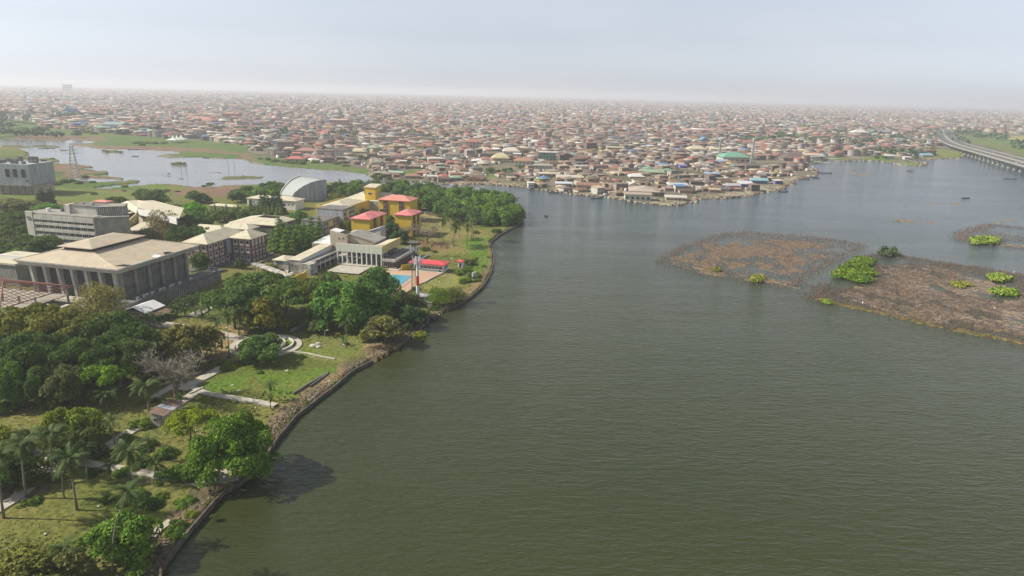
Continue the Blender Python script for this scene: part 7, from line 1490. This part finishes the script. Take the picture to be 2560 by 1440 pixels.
carpet('floating_weed', 'thin yellowish weed line along the near edge of the right fish park', [(2028, 745), (2150, 768), (2300, 800), (2450, 832), (2560, 856), (2640, 872), (2640, 876), (2560, 861), (2380, 826), (2180, 780), (2060, 756)], [(0.30, 0.24, 0.07), (0.22, 0.22, 0.06), (0.18, 0.14, 0.07)], 0, .8, 44, .9, .30, .25)
carpet('floating_weed', 'faint weed line on the near edge of the small far fish park', [(2405, 600), (2470, 606), (2600, 616), (2600, 622), (2470, 612), (2410, 606)], brn, 0, 2, 45, 1.2, .45)
def greens(name, label, px, n, R_, H_, cols, seed, cat='water plants', per=60, leaf=.3, z=WATER):
    r = np.random.default_rng(seed); p = wpoly(px, WATER); xs, ys = zip(*p); X = r.uniform(min(xs), max(xs), n * 6); Y = r.uniform(min(ys), max(ys), n * 6); k = pip(X, Y, p); X, Y = X[k][:n], Y[k][:n]; m = len(X)
    Q, F, c = leafcloud(X, Y, r.uniform(.7, 1.2, m) * R_, r.uniform(.7, 1.2, m) * H_, per, leaf, seed, cols); Q[:, 2] += z
    return tag(link(name, npmesh(name, Q, F, c), lf), label, cat)
greens('mangrove_shrub', 'bright green mangrove thicket at the corner of the right fish park', [(2086, 698), (2092, 686), (2126, 660), (2150, 646), (2178, 656), (2166, 668), (2178, 690), (2174, 705), (2150, 708), (2110, 697)], 200, 2.3, 1.8, [(0.11, 0.18, 0.015), (0.15, 0.22, 0.018), (0.08, 0.14, 0.015)], 51, 'thicket', 120, .18)
for i, (lab, q, n, R_, H_, cs) in enumerate([
    ('yellow-green water plant clump on the near edge of the left fish park', [(1880, 706), (1884, 696), (1895, 693), (1905, 698), (1904, 706), (1892, 709)], 24, 1.4, 1.6, 0), ('tiny yellow-green plant patch left on the near edge of the left fish park', [(1783, 675), (1797, 673), (1796, 680), (1785, 680)], 8, 1.2, 1, 0),
    ('yellow-green plant patch in the middle of the right fish park', [(2385, 712), (2410, 708), (2430, 718), (2395, 722)], 26, 1.6, 1.2, 0), ('light green plant patch, upper of two at the right edge', [(2473, 694), (2490, 690), (2520, 694), (2524, 704), (2490, 706)], 34, 1.7, 1.5, 1), ('light green plant patch, lower of two at the right edge', [(2477, 726), (2500, 722), (2545, 734), (2540, 742), (2495, 738)], 38, 1.7, 1.4, 1),
    ('yellow-green grass islet beside the small far fish park', [(2425, 606), (2445, 598), (2470, 595), (2492, 602), (2488, 612), (2440, 614)], 60, 2.0, 2.0, 1), ('dull green shrubs on the far edge of the right fish park', [(2195, 640), (2205, 632), (2235, 632), (2244, 642), (2225, 645)], 22, 1.8, 3.2, 2), ('small green weed patch near the left corner of the right fish park', [(2050, 752), (2065, 752), (2085, 760), (2070, 761)], 16, 1.1, .8, 1),
    ('grassy islet just outside the seawall gap', [(1030, 843), (1036, 836), (1056, 833), (1066, 838), (1054, 845), (1036, 847)], 60, .8, .9, 0)]):
    greens('water_plant', lab, q, n, R_, H_, [[(0.24, 0.25, 0.04), (0.17, 0.21, 0.03)], [(0.18, 0.27, 0.03), (0.22, 0.28, 0.05)], [(0.06, 0.11, 0.04), (0.08, 0.10, 0.05)]][cs], 60 + i)
for i, (px, dn) in enumerate([([(2228, 549), (2250, 547), (2300, 553), (2340, 556), (2330, 560), (2262, 556)], .5), ([(2240, 502), (2320, 505), (2400, 508), (2395, 512), (2300, 509)], .58), ([(2440, 562), (2500, 553), (2530, 548), (2535, 552), (2500, 560)], .45), ([(1244, 640), (1262, 630), (1275, 650), (1262, 668), (1248, 660)], .6), ([(2060, 420), (2120, 428), (2180, 440), (2170, 444), (2100, 432)], .58)]):
    carpet('floating_weed', ['thin weed streak on the open water between bridge and fish parks', 'faint long weed streak on the open water below the bridge', 'weed streak just above the small far fish park', 'brown scum patch drifting off the far seawall', 'pale scum streak off the jetty'][i], px, brn + [(0.35, 0.3, 0.15)], 0, 2, 70 + i, .9, dn, .05)
# birds resting on the weed
for i, (x, y) in enumerate([(2534, 684), (2156, 761), (2486, 774), (2350, 797)]):
    g = G(x, y, WATER); t_ = tag(MB().tube([(-.45, 0, .5), (-.2, 0, .55), (.1, 0, .6), (.3, 0, .75), (.35, 0, 1.1), (.5, 0, 1.12)], [.05, .17, .2, .1, .07, .02], 6).bar((0, .08, 0), (0, .05, .5), .03).bar((0, -.08, 0), (0, -.05, .5), .03).build('white_egret', M['boatwhite'], None, Vector((g.x, g.y, WATER)), i * 1.3), None, 'bird', 'white egrets in the fish parks'); AUTO.append((t_, 'white egret standing in the fish park')); t_.scale = (1.1, 1.1, 1.1)
g = G(717, 932); tag(MB().tube([(-.45, 0, .5), (-.2, 0, .55), (.1, 0, .6), (.3, 0, .75), (.35, 0, 1.1), (.5, 0, 1.12)], [.05, .17, .2, .1, .07, .02], 6).bar((0, .08, 0), (0, .05, .5), .03).bar((0, -.08, 0), (0, -.05, .5), .03).build('white_egret', M['boatwhite'], None, g), 'white egret standing on the bright lawn', 'bird')

# ------------------------------------------------------------------ boats
def boat(x, y, L_, m, label, rot=0, z=WATER, W_=None):
    g = G(x, y, z); W_ = W_ or L_ * .09; n_ = 9; root = tag(empty('wooden_canoe' if m == 'boatwood' else 'small_boat', (g.x, g.y, z), rot), label, 'boat'); vs = []; 
    for i in range(n_):
        t = i / (n_ - 1) * 2 - 1; w_ = W_ * (1 - abs(t) ** 2.6) + .05; up = .45 * abs(t) ** 3; X = t * L_ / 2
        vs += [(X, -w_, .45 + up), (X, -w_ * .6, -.12 + up * .6), (X, w_ * .6, -.12 + up * .6), (X, w_, .45 + up)]
    fs = []
    for i in range(n_ - 1):
        for k in range(3): fs.append((i * 4 + k, i * 4 + k + 1, (i + 1) * 4 + k + 1, (i + 1) * 4 + k)); 
    fs += [(0, 3, 2, 1), tuple((n_ - 1) * 4 + k for k in (0, 1, 2, 3))]
    me = MB().add(vs, fs); me.build('hull', M[m], root)
    mb = MB()
    for t in (-.25, .05, .32): mb.box(t * L_ - .12, t * L_ + .12, -W_ * .85, W_ * .85, .28, .34)
    mb.build('thwart', M['boatwood'], root)
    return root
BO = [(1152, 459, 9, 1, 'canoe drawn up on the creek shore below the brown house'), (1216, 460, 10, 1, 'canoe at the creek shore right of the brown house'), (1222, 458, 8, 1, 'second canoe lying against the creek shore'), (1385, 483, 9, 1, 'canoe moored off the white box cabin'), (1492, 497, 10, 1, 'dark canoe moored below the ochre arches'), (1524, 494, 8, 0, 'white boat left of the green-walled waterfront building'), (1600, 505, 10, 0, 'white boat below the green-walled waterfront building, left one'), (1616, 507, 9, 0, 'white boat below the green-walled waterfront building, right one'),
      (1670, 512, 12, 1, 'dark canoe off the lower point of the shore'), (1690, 513, 10, 1, 'outermost canoe off the lower point of the shore'), (1765, 495, 12, 1, 'canoe drifting right of the lower point'), (1795, 494, 8, 1, 'small canoe at the shore right of the lower point'), (1958, 480, 10, 1, 'canoe at the tip of the debris shore'), (2010, 448, 12, 1, 'canoe right of the lone cabin on stilts'), (2030, 443, 12, 1, 'canoe nearest the jetty point'), (2065, 433, 14, 1, 'long thin canoe off the jetty point'), (2040, 446, 8, 1, 'short canoe behind the jetty point canoes'),
      (98, 365, 14, 1, 'dark canoe, upper of three in the lagoon at left'), (107, 371, 12, 1, 'dark canoe, lower left of three in the lagoon'), (125, 371, 11, 1, 'dark broad boat right of the two lagoon canoes'), (160, 376, 8, 1, 'small dark boat left of the pylon in the lagoon'), (333, 374, 12, 1, 'fishing canoe alone in the middle of the lagoon'), (338, 391, 8, 1, 'tiny canoe low in the middle of the lagoon'), (515, 395, 6, 1, 'small dark boat near the mud spit in the lagoon'),
      (2275, 428, 8, 1, 'small boat on the open water left of the bridge'), (2414, 496, 9, 1, 'dark boat on the open water below the bridge'), (2526, 448, 14, 1, 'dark boat near the right edge below the bridge'), (1128 + 1237 - 1000, 541, 2.5, 1, 'tiny dark canoe alone right of the mangrove point')]
for i, (x, y, L_, k, lab) in enumerate(BO): boat(x, y, L_, 'boatwood' if k else 'boatwhite', lab, rad(-8 + (i * 37 % 30)), W_=.9)

# ------------------------------------------------------------------ jetty
g = G(2030, 400, 0); root = tag(empty('jetty', (g.x, g.y, 0), rad(30)), 'long covered boat jetty with white posts reaching into the lagoon', 'jetty')
MB().box(-8, 52, -2.5, 2.5, -.2, .5).build('deck', M['concrete_light'], root); MB().hip(-6, 26, -3.4, 3.4, 4.2, 1.2).build('roof', M['grey_paint'], root)
for i in range(8): MB().bar((-5 + i * 4.2, -2.6, .5), (-5 + i * 4.2, -2.6, 4.2), .15).bar((-5 + i * 4.2, 2.6, .5), (-5 + i * 4.2, 2.6, 4.2), .15).build('post', M['white_paint'], root)
for i in range(12): MB().bar((-6 + i * 5, -2.0, -3), (-6 + i * 5, -2.0, -.2), .25).bar((-6 + i * 5, 2.0, -3), (-6 + i * 5, 2.0, -.2), .25).build('pile', M['concrete_dark'], root)
g = G(2048, 408, WATER); tag(MB().box(-14, 14, -3, 3, -.2, .5).box(-6, 3, -1.5, 1.5, .51, 2.2).build('floating_pontoon', M['concrete_light'], None, g, rad(6)), 'pale floating pontoon moored beside the jetty', 'pontoon')
LANDMARKS.append(('jetty', G(2030, 400)))

# ------------------------------------------------------------------ highway bridge
near = [(2340, 323), (2340, 336), (2346, 346), (2358, 355), (2382, 364), (2426, 376), (2485, 393), (2560, 414), (2700, 455), (2900, 520)]
zc = 9.0
Wn = [G(x, y, zc) for x, y in near]
DW = 34.0
def offs(w, d):
    o = []
    for i, p in enumerate(w):
        t = (w[min(i + 1, len(w) - 1)] - w[max(i - 1, 0)]); t.z = 0; t.normalize(); o.append(p + Vector((-t.y, t.x, 0)) * d)
    return o
def smooth(w, k=3):
    for _ in range(k):
        n_ = [w[0]]
        for a, b_ in zip(w[:-1], w[1:]): n_ += [a.lerp(b_, .25), a.lerp(b_, .75)]
        w = n_ + [w[-1]]
    return w
Wn = smooth(Wn, 2); b0 = Wn[len(Wn) // 2].copy(); root = tag(empty('highway_bridge', (b0.x, b0.y, 0)), 'long curved concrete highway bridge on hammerhead piers over the water', 'bridge')
def ribbon(nm, d0, d1, z0, z1, m):
    A_, B_ = offs(Wn, d0), offs(Wn, d1); vs = []; 
    for a, c_ in zip(A_, B_): vs += [(a.x - b0.x, a.y - b0.y, z0), (c_.x - b0.x, c_.y - b0.y, z0), (c_.x - b0.x, c_.y - b0.y, z1), (a.x - b0.x, a.y - b0.y, z1)]
    fs = []; n_ = len(A_)
    for i in range(n_ - 1):
        for k in range(4): fs.append((i * 4 + k, i * 4 + (k + 1) % 4, (i + 1) * 4 + (k + 1) % 4, (i + 1) * 4 + k))
    return MB().add(vs, fs).build(nm, M[m], root)
ribbon('deck', 0, DW * .44, zc - 2, zc - .8, 'concrete'); ribbon('deck', DW * .50, DW, zc - 2, zc - .8, 'concrete')
ribbon('girder', 2.5, 5.0, zc - 3.6, zc - 2.01, 'concrete'); ribbon('girder', DW * .36, DW * .42, zc - 3.6, zc - 2.01, 'concrete'); ribbon('girder', DW * .55, DW * .62, zc - 3.6, zc - 2.01, 'concrete')
for d in (0, DW * .43, DW * .505, DW - .5): ribbon('parapet', d, d + .4, zc - .79, zc + .2, 'concrete')
ribbon('road_surface', .6, DW * .42, zc - .79, zc - .74, 'asphalt'); ribbon('road_surface', DW * .525, DW - .6, zc - .79, zc - .74, 'asphalt')
mb = MB(); A_ = offs(Wn, DW * .46)
for a, c_ in zip(A_[:-1], A_[1:]):
    n_ = max(1, int((c_ - a).length / 5))
    for i in range(n_):
        p = a.lerp(c_, i / n_) - b0; q = a.lerp(c_, (i + .5) / n_) - b0; d = (q - p); d.z = 0; d.normalize(); o_ = Vector((-d.y, d.x, 0)) * .5; mb.prism([(p.x - o_.x, p.y - o_.y), (q.x - o_.x, q.y - o_.y), (q.x + o_.x, q.y + o_.y), (p.x + o_.x, p.y + o_.y)], zc - 1.2, zc + .3)
mb.build('median_barrier', M['concrete_light'], root)
A_ = offs(Wn, DW * .5); L_ = 0; nxt = 0
for a, c_ in zip(A_[:-1], A_[1:]):
    d = (c_ - a); d.z = 0; ln = d.length; d.normalize(); o_ = Vector((-d.y, d.x, 0))
    while nxt < L_ + ln:
        p = a + d * (nxt - L_) - b0
        if p.y + b0.y < 1500:
            for s in (-1, 1):
                q = p + o_ * s * DW * .25
                if p.y + b0.y < 1400: 
                    e = o_ * 5.5; h_ = d * 1.1; mb = MB()
                    mb.box(-1.1, 1.1, -1.4, 1.4, -4, 3.8); mb.frustum(-1.2, 1.2, -2, 2, 3.8, -1.2, 1.2, -6.5, 6.5, 5.38, .02); mb.box(-1.6, 1.6, -2.4, 2.4, -3, -.6)
                    mb.build('pier', M['concrete_light'], root, Vector((q.x, q.y, 0)), math.atan2(d.y, d.x))
        nxt += 24
    L_ += ln
LANDMARKS.append(('highway bridge', G(2480, 400)))
def car(loc, rot, col, label=None, phrase=None, s=1.0, name='parked_car', van=False, group=None):
    root = tag(empty(name, loc, rot), label, 'car', group); root.scale = (s, s, s)
    def body(sec):
        vs = []
        for x, z0, z1, w_ in sec: vs += [(x, -w_, z0), (x, w_, z0), (x, w_, z1), (x, -w_, z1)]
        n_ = len(sec); return MB().add(vs, [(i * 4 + k, i * 4 + (k + 1) % 4, (i + 1) * 4 + (k + 1) % 4, (i + 1) * 4 + k) for i in range(n_ - 1) for k in range(4)] + [(3, 2, 1, 0), tuple((n_ - 1) * 4 + k for k in range(4))])
    body([(-2.2, .35, .75, .78), (-2.05, .28, .92, .86), (-1.2, .25, .98, .9), (1.0, .25, .95, .9), (2.0, .28, .78, .86), (2.2, .35, .62, .76)]).build('body', M['carpaint'], root, color=col)
    body([(-1.75, .93, .97, .78), (-1.25, .93, 1.42, .70), (.25, .93, 1.46, .70), (1.05, .93, .97, .78)]).build('window', M['glass'], root)
    body([(-1.2, 1.425, 1.47, .68), (.22, 1.465, 1.50, .68)]).build('roof', M['carpaint'], root, color=col)
    for x in (-1.35, 1.35):
        for y in (-.86, .86): MB().bar((x, y - .1, .33), (x, y + .1, .33), .33, n=10).build('wheel', M['tyre'], root)
    if phrase: AUTO.append((root, phrase))
for i, (x, y, c_, w) in enumerate([(720, 688, (0.7, 0.7, 0.7), 'white'), (704, 682, (0.25, 0.06, 0.05), 'dark red'), (52, 660, (0.7, 0.7, 0.7), 'white'), (68, 665, (0.6, 0.62, 0.64), 'silver'), (80, 669, (0.7, 0.7, 0.7), 'white'), (40, 655, (0.15, 0.15, 0.16), 'dark grey'), (10, 645, (.6, .6, .6), 'silver'), (25, 640, (.7, .7, .7), 'white'), (5, 636, (.2, .2, .22), 'dark grey'), (540, 680, (.5, .52, .55), 'grey'), (525, 685, (.15, .15, .16), 'dark grey'), (695, 622, (.65, .65, .65), 'white'), (1070, 535, (.3, .3, .3), 'grey'), (1078, 538, (.35, .33, .3), 'grey'), (1055, 551, (.5, .5, .5), 'silver')]):
    car(G(x, y) + Vector((0, 0, .3)), rad(-10 + i * 23 % 40), c_, phrase=f'{w} car parked in the campus', group='cars parked on the campus')
A_ = offs(Wn, DW * .14); B_ = offs(Wn, DW * .30); C_ = offs(Wn, DW * .75); rr = random.Random(5)
for ln in (A_, B_, C_):
    for i in range(4, len(ln) - 8, 3):
        p = ln[i]; d = ln[i + 1] - ln[i]
        if p.y < 1900 and rr.random() < .6: 
            c_ = rr.choice([((.6, .6, .58), 'pale'), ((.5, .35, .04), 'yellow'), ((.1, .1, .11), 'dark'), ((.35, .06, .05), 'red')]); car(Vector((p.x, p.y, zc - .74)), math.atan2(d.y, d.x), c_[0], phrase=f'{c_[1]} car driving over the highway bridge', name='driving_car', group='cars on the highway bridge')

# ------------------------------------------------------------------ masts, pylon, lamps, poles
g = G(1045, 760); H = hgt(1045, 760, 642); root = tag(empty('mast', (g.x, g.y, 0)), 'red and white tubular telecom mast carrying panel antennas', 'telecom mast')
bands = ['red_paint', 'white_paint', 'red_paint', 'white_paint', 'steel']; nb_ = len(bands)
for i, m_ in enumerate(bands): MB().bar((0, 0, H * i / nb_), (0, 0, H * (i + 1) / nb_), .75 - .08 * i, .75 - .08 * (i + 1), 12).build('mast_section', M[m_], root)
MB().box(-1.5, 1.5, -1.5, 1.5, 0, .7).build('base', M['concrete'], root)
for k, z in enumerate((H * .80, H * .90)):
    MB().bar((-1.6, 0, z), (1.6, 0, z), .07).bar((0, -1.6, z), (0, 1.6, z), .07).bar((-1.5, -1.2, z + 1), (1.5, 1.2, z + 1), .06).build('bracket', M['dark_steel'], root)
for i in range(6):
    a = i * math.pi / 3; x, y = 1.7 * math.cos(a), 1.7 * math.sin(a); z = H * (.82 + .03 * (i % 2)); MB().box(-.16, .16, -.1, .1, 0, 3.0).build('panel_antenna', M['white_paint'], root, Vector((x, y, z)), a)
MB().bar((1.2, -.8, H * .78), (1.35, -1.1, H * .78), .5, n=14).build('dish_antenna', M['steel'], root)
MB().bar((0, 0, H), (0, 0, H + 1.5), .05).build('spike', M['dark_steel'], root)
g = G(1036, 748); H = hgt(1036, 748, 600); root = tag(empty('lattice_tower', (g.x, g.y, 0)), 'slim steel lattice tower with a cluster of antennas beside the red mast', 'lattice tower')
def lattice(root, H, w0, w1, n_, m, rl=.09, rb=.05):
    def c(k, i):
        t = k / n_; w_ = (w0 * (1 - t) + w1 * t) / 2; return Vector((w_ * (-1, 1, 1, -1)[i], w_ * (-1, -1, 1, 1)[i], H * t))
    for i in range(4): MB().bar(c(0, i), c(n_, i), rl, n=4).build('leg', M[m], root)
    mb = MB()
    for k in range(n_):
        for i in range(4): mb.bar(c(k, i), c(k + 1, (i + 1) % 4), rb, n=3).bar(c(k, (i + 1) % 4), c(k + 1, i), rb, n=3).bar(c(k + 1, i), c(k + 1, (i + 1) % 4), rb, n=3)
    mb.build('bracing', M[m], root)
lattice(root, H * .95, 1.8, 1.1, 16, 'dark_steel', .06, .028)
for i in range(6):
    a = i * math.pi / 3 + .3; MB().box(-.14, .14, -.1, .1, 0, 2.6).build('panel_antenna', M['steel' if i % 2 else 'grey_paint'], root, Vector((1.5 * math.cos(a), 1.5 * math.sin(a), H * .80)), a)
MB().box(-1.7, 1.7, -1.7, 1.7, H * .95, H * .965).build('platform', M['dark_steel'], root)
for i in range(4): MB().bar(((-1.6, 1.6, 1.6, -1.6)[i], (-1.6, -1.6, 1.6, 1.6)[i], H * .965), ((-1.6, 1.6, 1.6, -1.6)[i], (-1.6, -1.6, 1.6, 1.6)[i], H), .07).build('antenna_rod', M['steel'], root)
LANDMARKS.append(('red and white mast', G(1045, 760)))
g = G(190, 452); H = hgt(190, 452, 364); root = tag(empty('electricity_pylon', (g.x, g.y, 0), rad(20)), 'lattice electricity pylon standing on the marsh at the lagoon edge', 'pylon'); lattice(root, H, 7.5, 1.6, 12, 'steel', .2, .1)
for z, w in ((.78, 5), (.88, 4), (.97, 3)): MB().bar((-w, 0, H * z), (w, 0, H * z), .16).bar((-w, 0, H * z), (0, 0, H * (z + .03)), .1).bar((w, 0, H * z), (0, 0, H * (z + .03)), .1).build('cross_arm', M['steel'], root)
for x, yb, yt, lab in [(1797, 400, 346, 'left telecom lattice mast beside the green-roofed hall'), (1878, 412, 346, 'right telecom lattice mast beside the green-roofed hall')]:
    g = G(x, yb); H = hgt(x, yb, yt); root = tag(empty('telecom_tower', (g.x, g.y, 0)), lab, 'telecom mast'); lattice(root, H, 3, 1.4, 12, 'steel', .22, .12)
    for i in range(3): MB().box(-.3, .3, -.3, .3, 0, 3).build('panel_antenna', M['white_paint'], root, Vector((1.4 * math.cos(i * 2.1), 1.4 * math.sin(i * 2.1), H * .92)))
for i, (x, yb, yt) in enumerate([(454, 433, 410), (467, 433, 408), (571, 423, 398), (586, 423, 400), (1365, 543, 538), (453, 428, 414)][:4]):
    g = G(x, yb, WATER); t_ = tag(MB().bar((0, 0, -1), (0, 0, hgt(x, yb, yt)), .18, .12).bar((-1, 0, hgt(x, yb, yt) * .92), (1, 0, hgt(x, yb, yt) * .92), .08).build('utility_pole', M['dark_steel'], None, Vector((g.x, g.y, WATER))), ['left pole of the near pair standing in the lagoon', 'right pole of the near pair standing in the lagoon', 'left pole of the far right pair in the lagoon', 'right pole of the far right pair in the lagoon'][i], 'pole')
def lamp(x, yb, yt, label, heads=2):
    g = G(x, yb); H = hgt(x, yb, yt); root = tag(empty('street_lamp', (g.x, g.y, 0)), label, 'street lamp'); MB().bar((0, 0, 0), (0, 0, H), .09, .05).build('pole', M['steel'], root)
    for s in ((-1, 1) if heads == 2 else (1,)): 
        MB().bar((0, 0, H * .95), (s * .9, 0, H * 1.02), .04).build('arm', M['steel'], root); MB().box(s * .9 - .3, s * .9 + .3, -.15, .15, H * 1.01, H * 1.01 + .12).build('lamp_head', M['white_paint'], root)
lamp(72, 1004, 969, 'twin-headed park lamp standing by the dark grove'); lamp(813, 860, 826, 'single park lamp on the lawn left of the shrubby bank', 1); lamp(853, 893, 862, 'thin lamp post on the open lawn by the narrow footpath', 1); lamp(565, 872, 820, 'tall pale flagpole-like lamp by the people on the road', 1)
for i, (x, y) in enumerate([(434, 357), (444, 356), (454, 355)]):
    g = G(x, y); t_ = tag(MB().add([(-7, -7, 4), (7, -7, 4), (7, 7, 4), (-7, 7, 4), (-2, -2, 6), (2, -2, 6), (2, 2, 6), (-2, 2, 6), (0, 0, 10)], [(0, 1, 5, 4), (1, 2, 6, 5), (2, 3, 7, 6), (3, 0, 4, 7), (4, 5, 8), (5, 6, 8), (6, 7, 8), (7, 4, 8)]).bar((-6.8, -6.8, 0), (-6.8, -6.8, 4), .15).bar((6.8, -6.8, 0), (6.8, -6.8, 4), .15).bar((6.8, 6.8, 0), (6.8, 6.8, 4), .15).build('white_tent', M['white_paint'], None, g), f'{("left", "middle", "right")[i]} of three white peaked tents by the lagoon shore', 'tent', 'white peaked tents')
# litter on the lawn
for i, (x, y, L_, w, lab) in enumerate([(662, 862, 2, 1, None), (594 + 60, 960, 2, 1, None)][:0]): pass
for i, (x, y, s, lab) in enumerate([(784, 866, 1.2, 'largest pale boulder of the group on the lawn'), (797, 869, .9, 'pale boulder right of the largest one on the lawn'), (796, 860, .8, 'small pale boulder behind the others on the lawn'), (598, 978, .45, 'white slab lying on the grass by the dark weed heap'), (582, 964, .4, 'pair of white stones on the grass above the dark weed heap')]):
    g = G(x, y); rr = random.Random(i); mb = MB(); ring = []
    for k, (z, q) in enumerate(((0, 1), (.3, 1.05), (.55, .7), (.65, .1))): ring.append([(q * s * rr.uniform(.8, 1.2) * math.cos(a * math.pi / 4), q * s * .7 * rr.uniform(.8, 1.2) * math.sin(a * math.pi / 4), z * s) for a in range(8)])
    vs = [v for q in ring for v in q]; mb.add(vs, [(k * 8 + a, k * 8 + (a + 1) % 8, (k + 1) * 8 + (a + 1) % 8, (k + 1) * 8 + a) for k in range(3) for a in range(8)] + [tuple(24 + a for a in range(8))])
    tag(mb.build('boulder', M['concrete_light'], None, g), lab, 'boulder')

# ------------------------------------------------------------------ people

def person(px, label, col, phase=.25, rot=0, legs=(0.05, 0.05, 0.07), H=1.7, seated=False):
    g = G(*px); g.z = .3; root = tag(empty('person', g, rot), label, 'person'); s = H / 1.7
    J = [(0, 0, .95), (0, 0, 1.2), (0, 0, 1.42), (0, 0, 1.52), (0, 0.01, 1.62), (0, .01, 1.70), (.17, 0, 1.40), (.24, .02, 1.14), (.25, .10, .90), (-.17, 0, 1.40), (-.24, .02, 1.14), (-.25, .08, .90), (.09, 0, .90), (.10, phase * .5, .50), (.10, phase * .4, .06), (.10, phase * .4 + .14, .03), (-.09, 0, .90), (-.10, -phase * .4, .50), (-.10, -phase, .08), (-.10, -phase + .14, .04), (.27, .13, .80), (-.27, .11, .80)]
    E_ = [(0, 1), (1, 2), (2, 3), (3, 4), (4, 5), (2, 6), (6, 7), (7, 8), (2, 9), (9, 10), (10, 11), (0, 12), (12, 13), (13, 14), (14, 15), (0, 16), (16, 17), (17, 18), (18, 19), (8, 20), (11, 21)]
    Rr = [.14, .13, .15, .055, .095, .07, .06, .045, .035, .06, .045, .035, .09, .06, .04, .035, .09, .06, .04, .035, .03, .03]
    me = bpy.data.meshes.new('body'); me.from_pydata([tuple(c * s for c in v) for v in J], E_, []); o = bpy.data.objects.new('body', me); COL.objects.link(o); o.parent = root
    md = o.modifiers.new('Skin', 'SKIN'); sv = me.skin_vertices[0].data
    for i, q in enumerate(Rr): sv[i].radius = (q * s, q * s)
    sv[0].use_root = True; o.modifiers.new('S', 'SUBSURF').levels = 1; me.materials.append(M['skin'])
    mb = MB().tube([(0, 0, .55 * s), (0, 0, .9 * s), (0, 0, 1.15 * s), (0, 0, 1.43 * s), (0, 0, 1.47 * s)], [.23 * s, .19 * s, .17 * s, .20 * s, .09 * s], 10); mb.build('clothing', M['cloth'], root, color=col, smooth=True)
    return root
for i, (x, y, c_, lab) in enumerate([(550, 846, (.45, .04, .05), 'person in red at the left of the group walking on the pale road'), (553, 844, (.42, .05, .06), 'person in red second from the left in the walking group'), (556, 846, (.48, .04, .06), 'person in red in the middle of the walking group'), (559, 847, (.40, .05, .07), 'person in red second from the right in the walking group'), (562, 847, (.45, .06, .08), 'person in red at the right end of the walking group'), (410, 812, (.04, .04, .05), 'person in dark clothes walking alone on the road by the palms'), (598, 842, (.06, .06, .07), 'person in dark clothes near the oval garden bed, on the road'), (666, 893, (.05, .05, .06), 'person in dark clothes standing on the grass under the small tree')]): person((x, y), lab, c_, rot=i * .9)
for i, (x, y, c_, lab) in enumerate([(50, 1172, (.04, .04, .12), 'person in dark blue at the left edge of the round plaza'), (122, 1178, (.04, .04, .05), 'person in black standing at the plaza edge by the path'), (134, 1174, (.05, .05, .06), 'person in dark clothes right of the one in black at the plaza'), (90, 1182, (.06, .05, .05), 'person in brown in front of the plaza benches')]): person((x, y), lab, c_, rot=i)
# stone benches on the plaza
for i, (x, y, ro) in enumerate([(96, 1138, 10), (113, 1144, 5), (80, 1148, 30), (70, 1172, -60), (100, 1186, -10), (84, 1160, 50)]):
    g = G(x, y); root = tag(empty('stone_bench', Vector((g.x, g.y, .3)), rad(ro)), None, 'bench', 'dark stone benches on the plaza'); AUTO.append((root, 'dark stone bench on the round plaza'))
    MB().box(-1.2, 1.2, -.3, .3, .4, .52).build('seat', M['concrete_dark'], root); MB().box(-1.0, -.8, -.25, .25, 0, .399).build('leg', M['concrete_dark'], root); MB().box(.8, 1.0, -.25, .25, 0, .399).build('leg', M['concrete_dark'], root)

# ------------------------------------------------------------------ haze: one closed box of pale air
mb = MB().box(-21000, 21000, -400, 33000, -6, 125)
hm = bpy.data.materials.new('haze'); hm.use_nodes = True; t = hm.node_tree; t.nodes.clear(); out = t.nodes.new('ShaderNodeOutputMaterial'); pv = t.nodes.new('ShaderNodeVolumePrincipled')
pv.inputs['Color'].default_value = (0.78, 0.82, 0.90, 1); pv.inputs['Density'].default_value = 0.00017; pv.inputs['Anisotropy'].default_value = 0.2
t.links.new(pv.outputs[0], out.inputs['Volume'])
hz = tag(mb.build('haze', hm), 'pale humid haze over the lagoon and town', 'haze', kind='stuff')
# ------------------------------------------------------------------ labels that single each repeat out
LM = [(n_, v) for n_, v in LANDMARKS if n_]
ORD = ['', 'second ', 'third ', 'fourth ', 'fifth ', 'sixth ', 'seventh ', 'eighth ', 'ninth ', 'tenth ', 'eleventh ', 'twelfth ', 'thirteenth ', 'fourteenth ', 'fifteenth ', 'sixteenth ', 'seventeenth ', 'eighteenth ', 'nineteenth ', 'twentieth ']
def relto(p, q):
    dx, dy = p.x - q.x, p.y - q.y; dy *= .6
    if abs(dx) > abs(dy): return 'right of' if dx > 0 else 'left of'
    return 'behind' if dy > 0 else 'in front of'
bk = {}
for o, ph in AUTO:
    p = Vector((o.location.x, o.location.y, 0)); n_, q = min(LM, key=lambda l: (l[1].xy - p.xy).length)
    bk.setdefault((ph, relto(p, q), n_), []).append(((q.xy - p.xy).length, o))
for (ph, rel, n_), L_ in bk.items():
    L_.sort(key=lambda x: x[0])
    for i, (_, o) in enumerate(L_):
        if len(L_) == 1: s = f'{ph}, {rel} the {n_}'
        elif i < len(ORD): s = f'{ph}, {ORD[i]}nearest {rel} the {n_}'
        else: s = f'{ph}, number {i + 1} out {rel} the {n_}'
        wd = s.split()
        if len(wd) > 16: s = s.replace(' one ', ' ').replace('single-storey house with ', 'low house, ').replace('two-storey house with ', 'two-storey house, ').replace('three-storey house with ', 'three-storey house, ').replace(' of the ', ' of ')
        o['label'] = ' '.join(s.split()[:16])
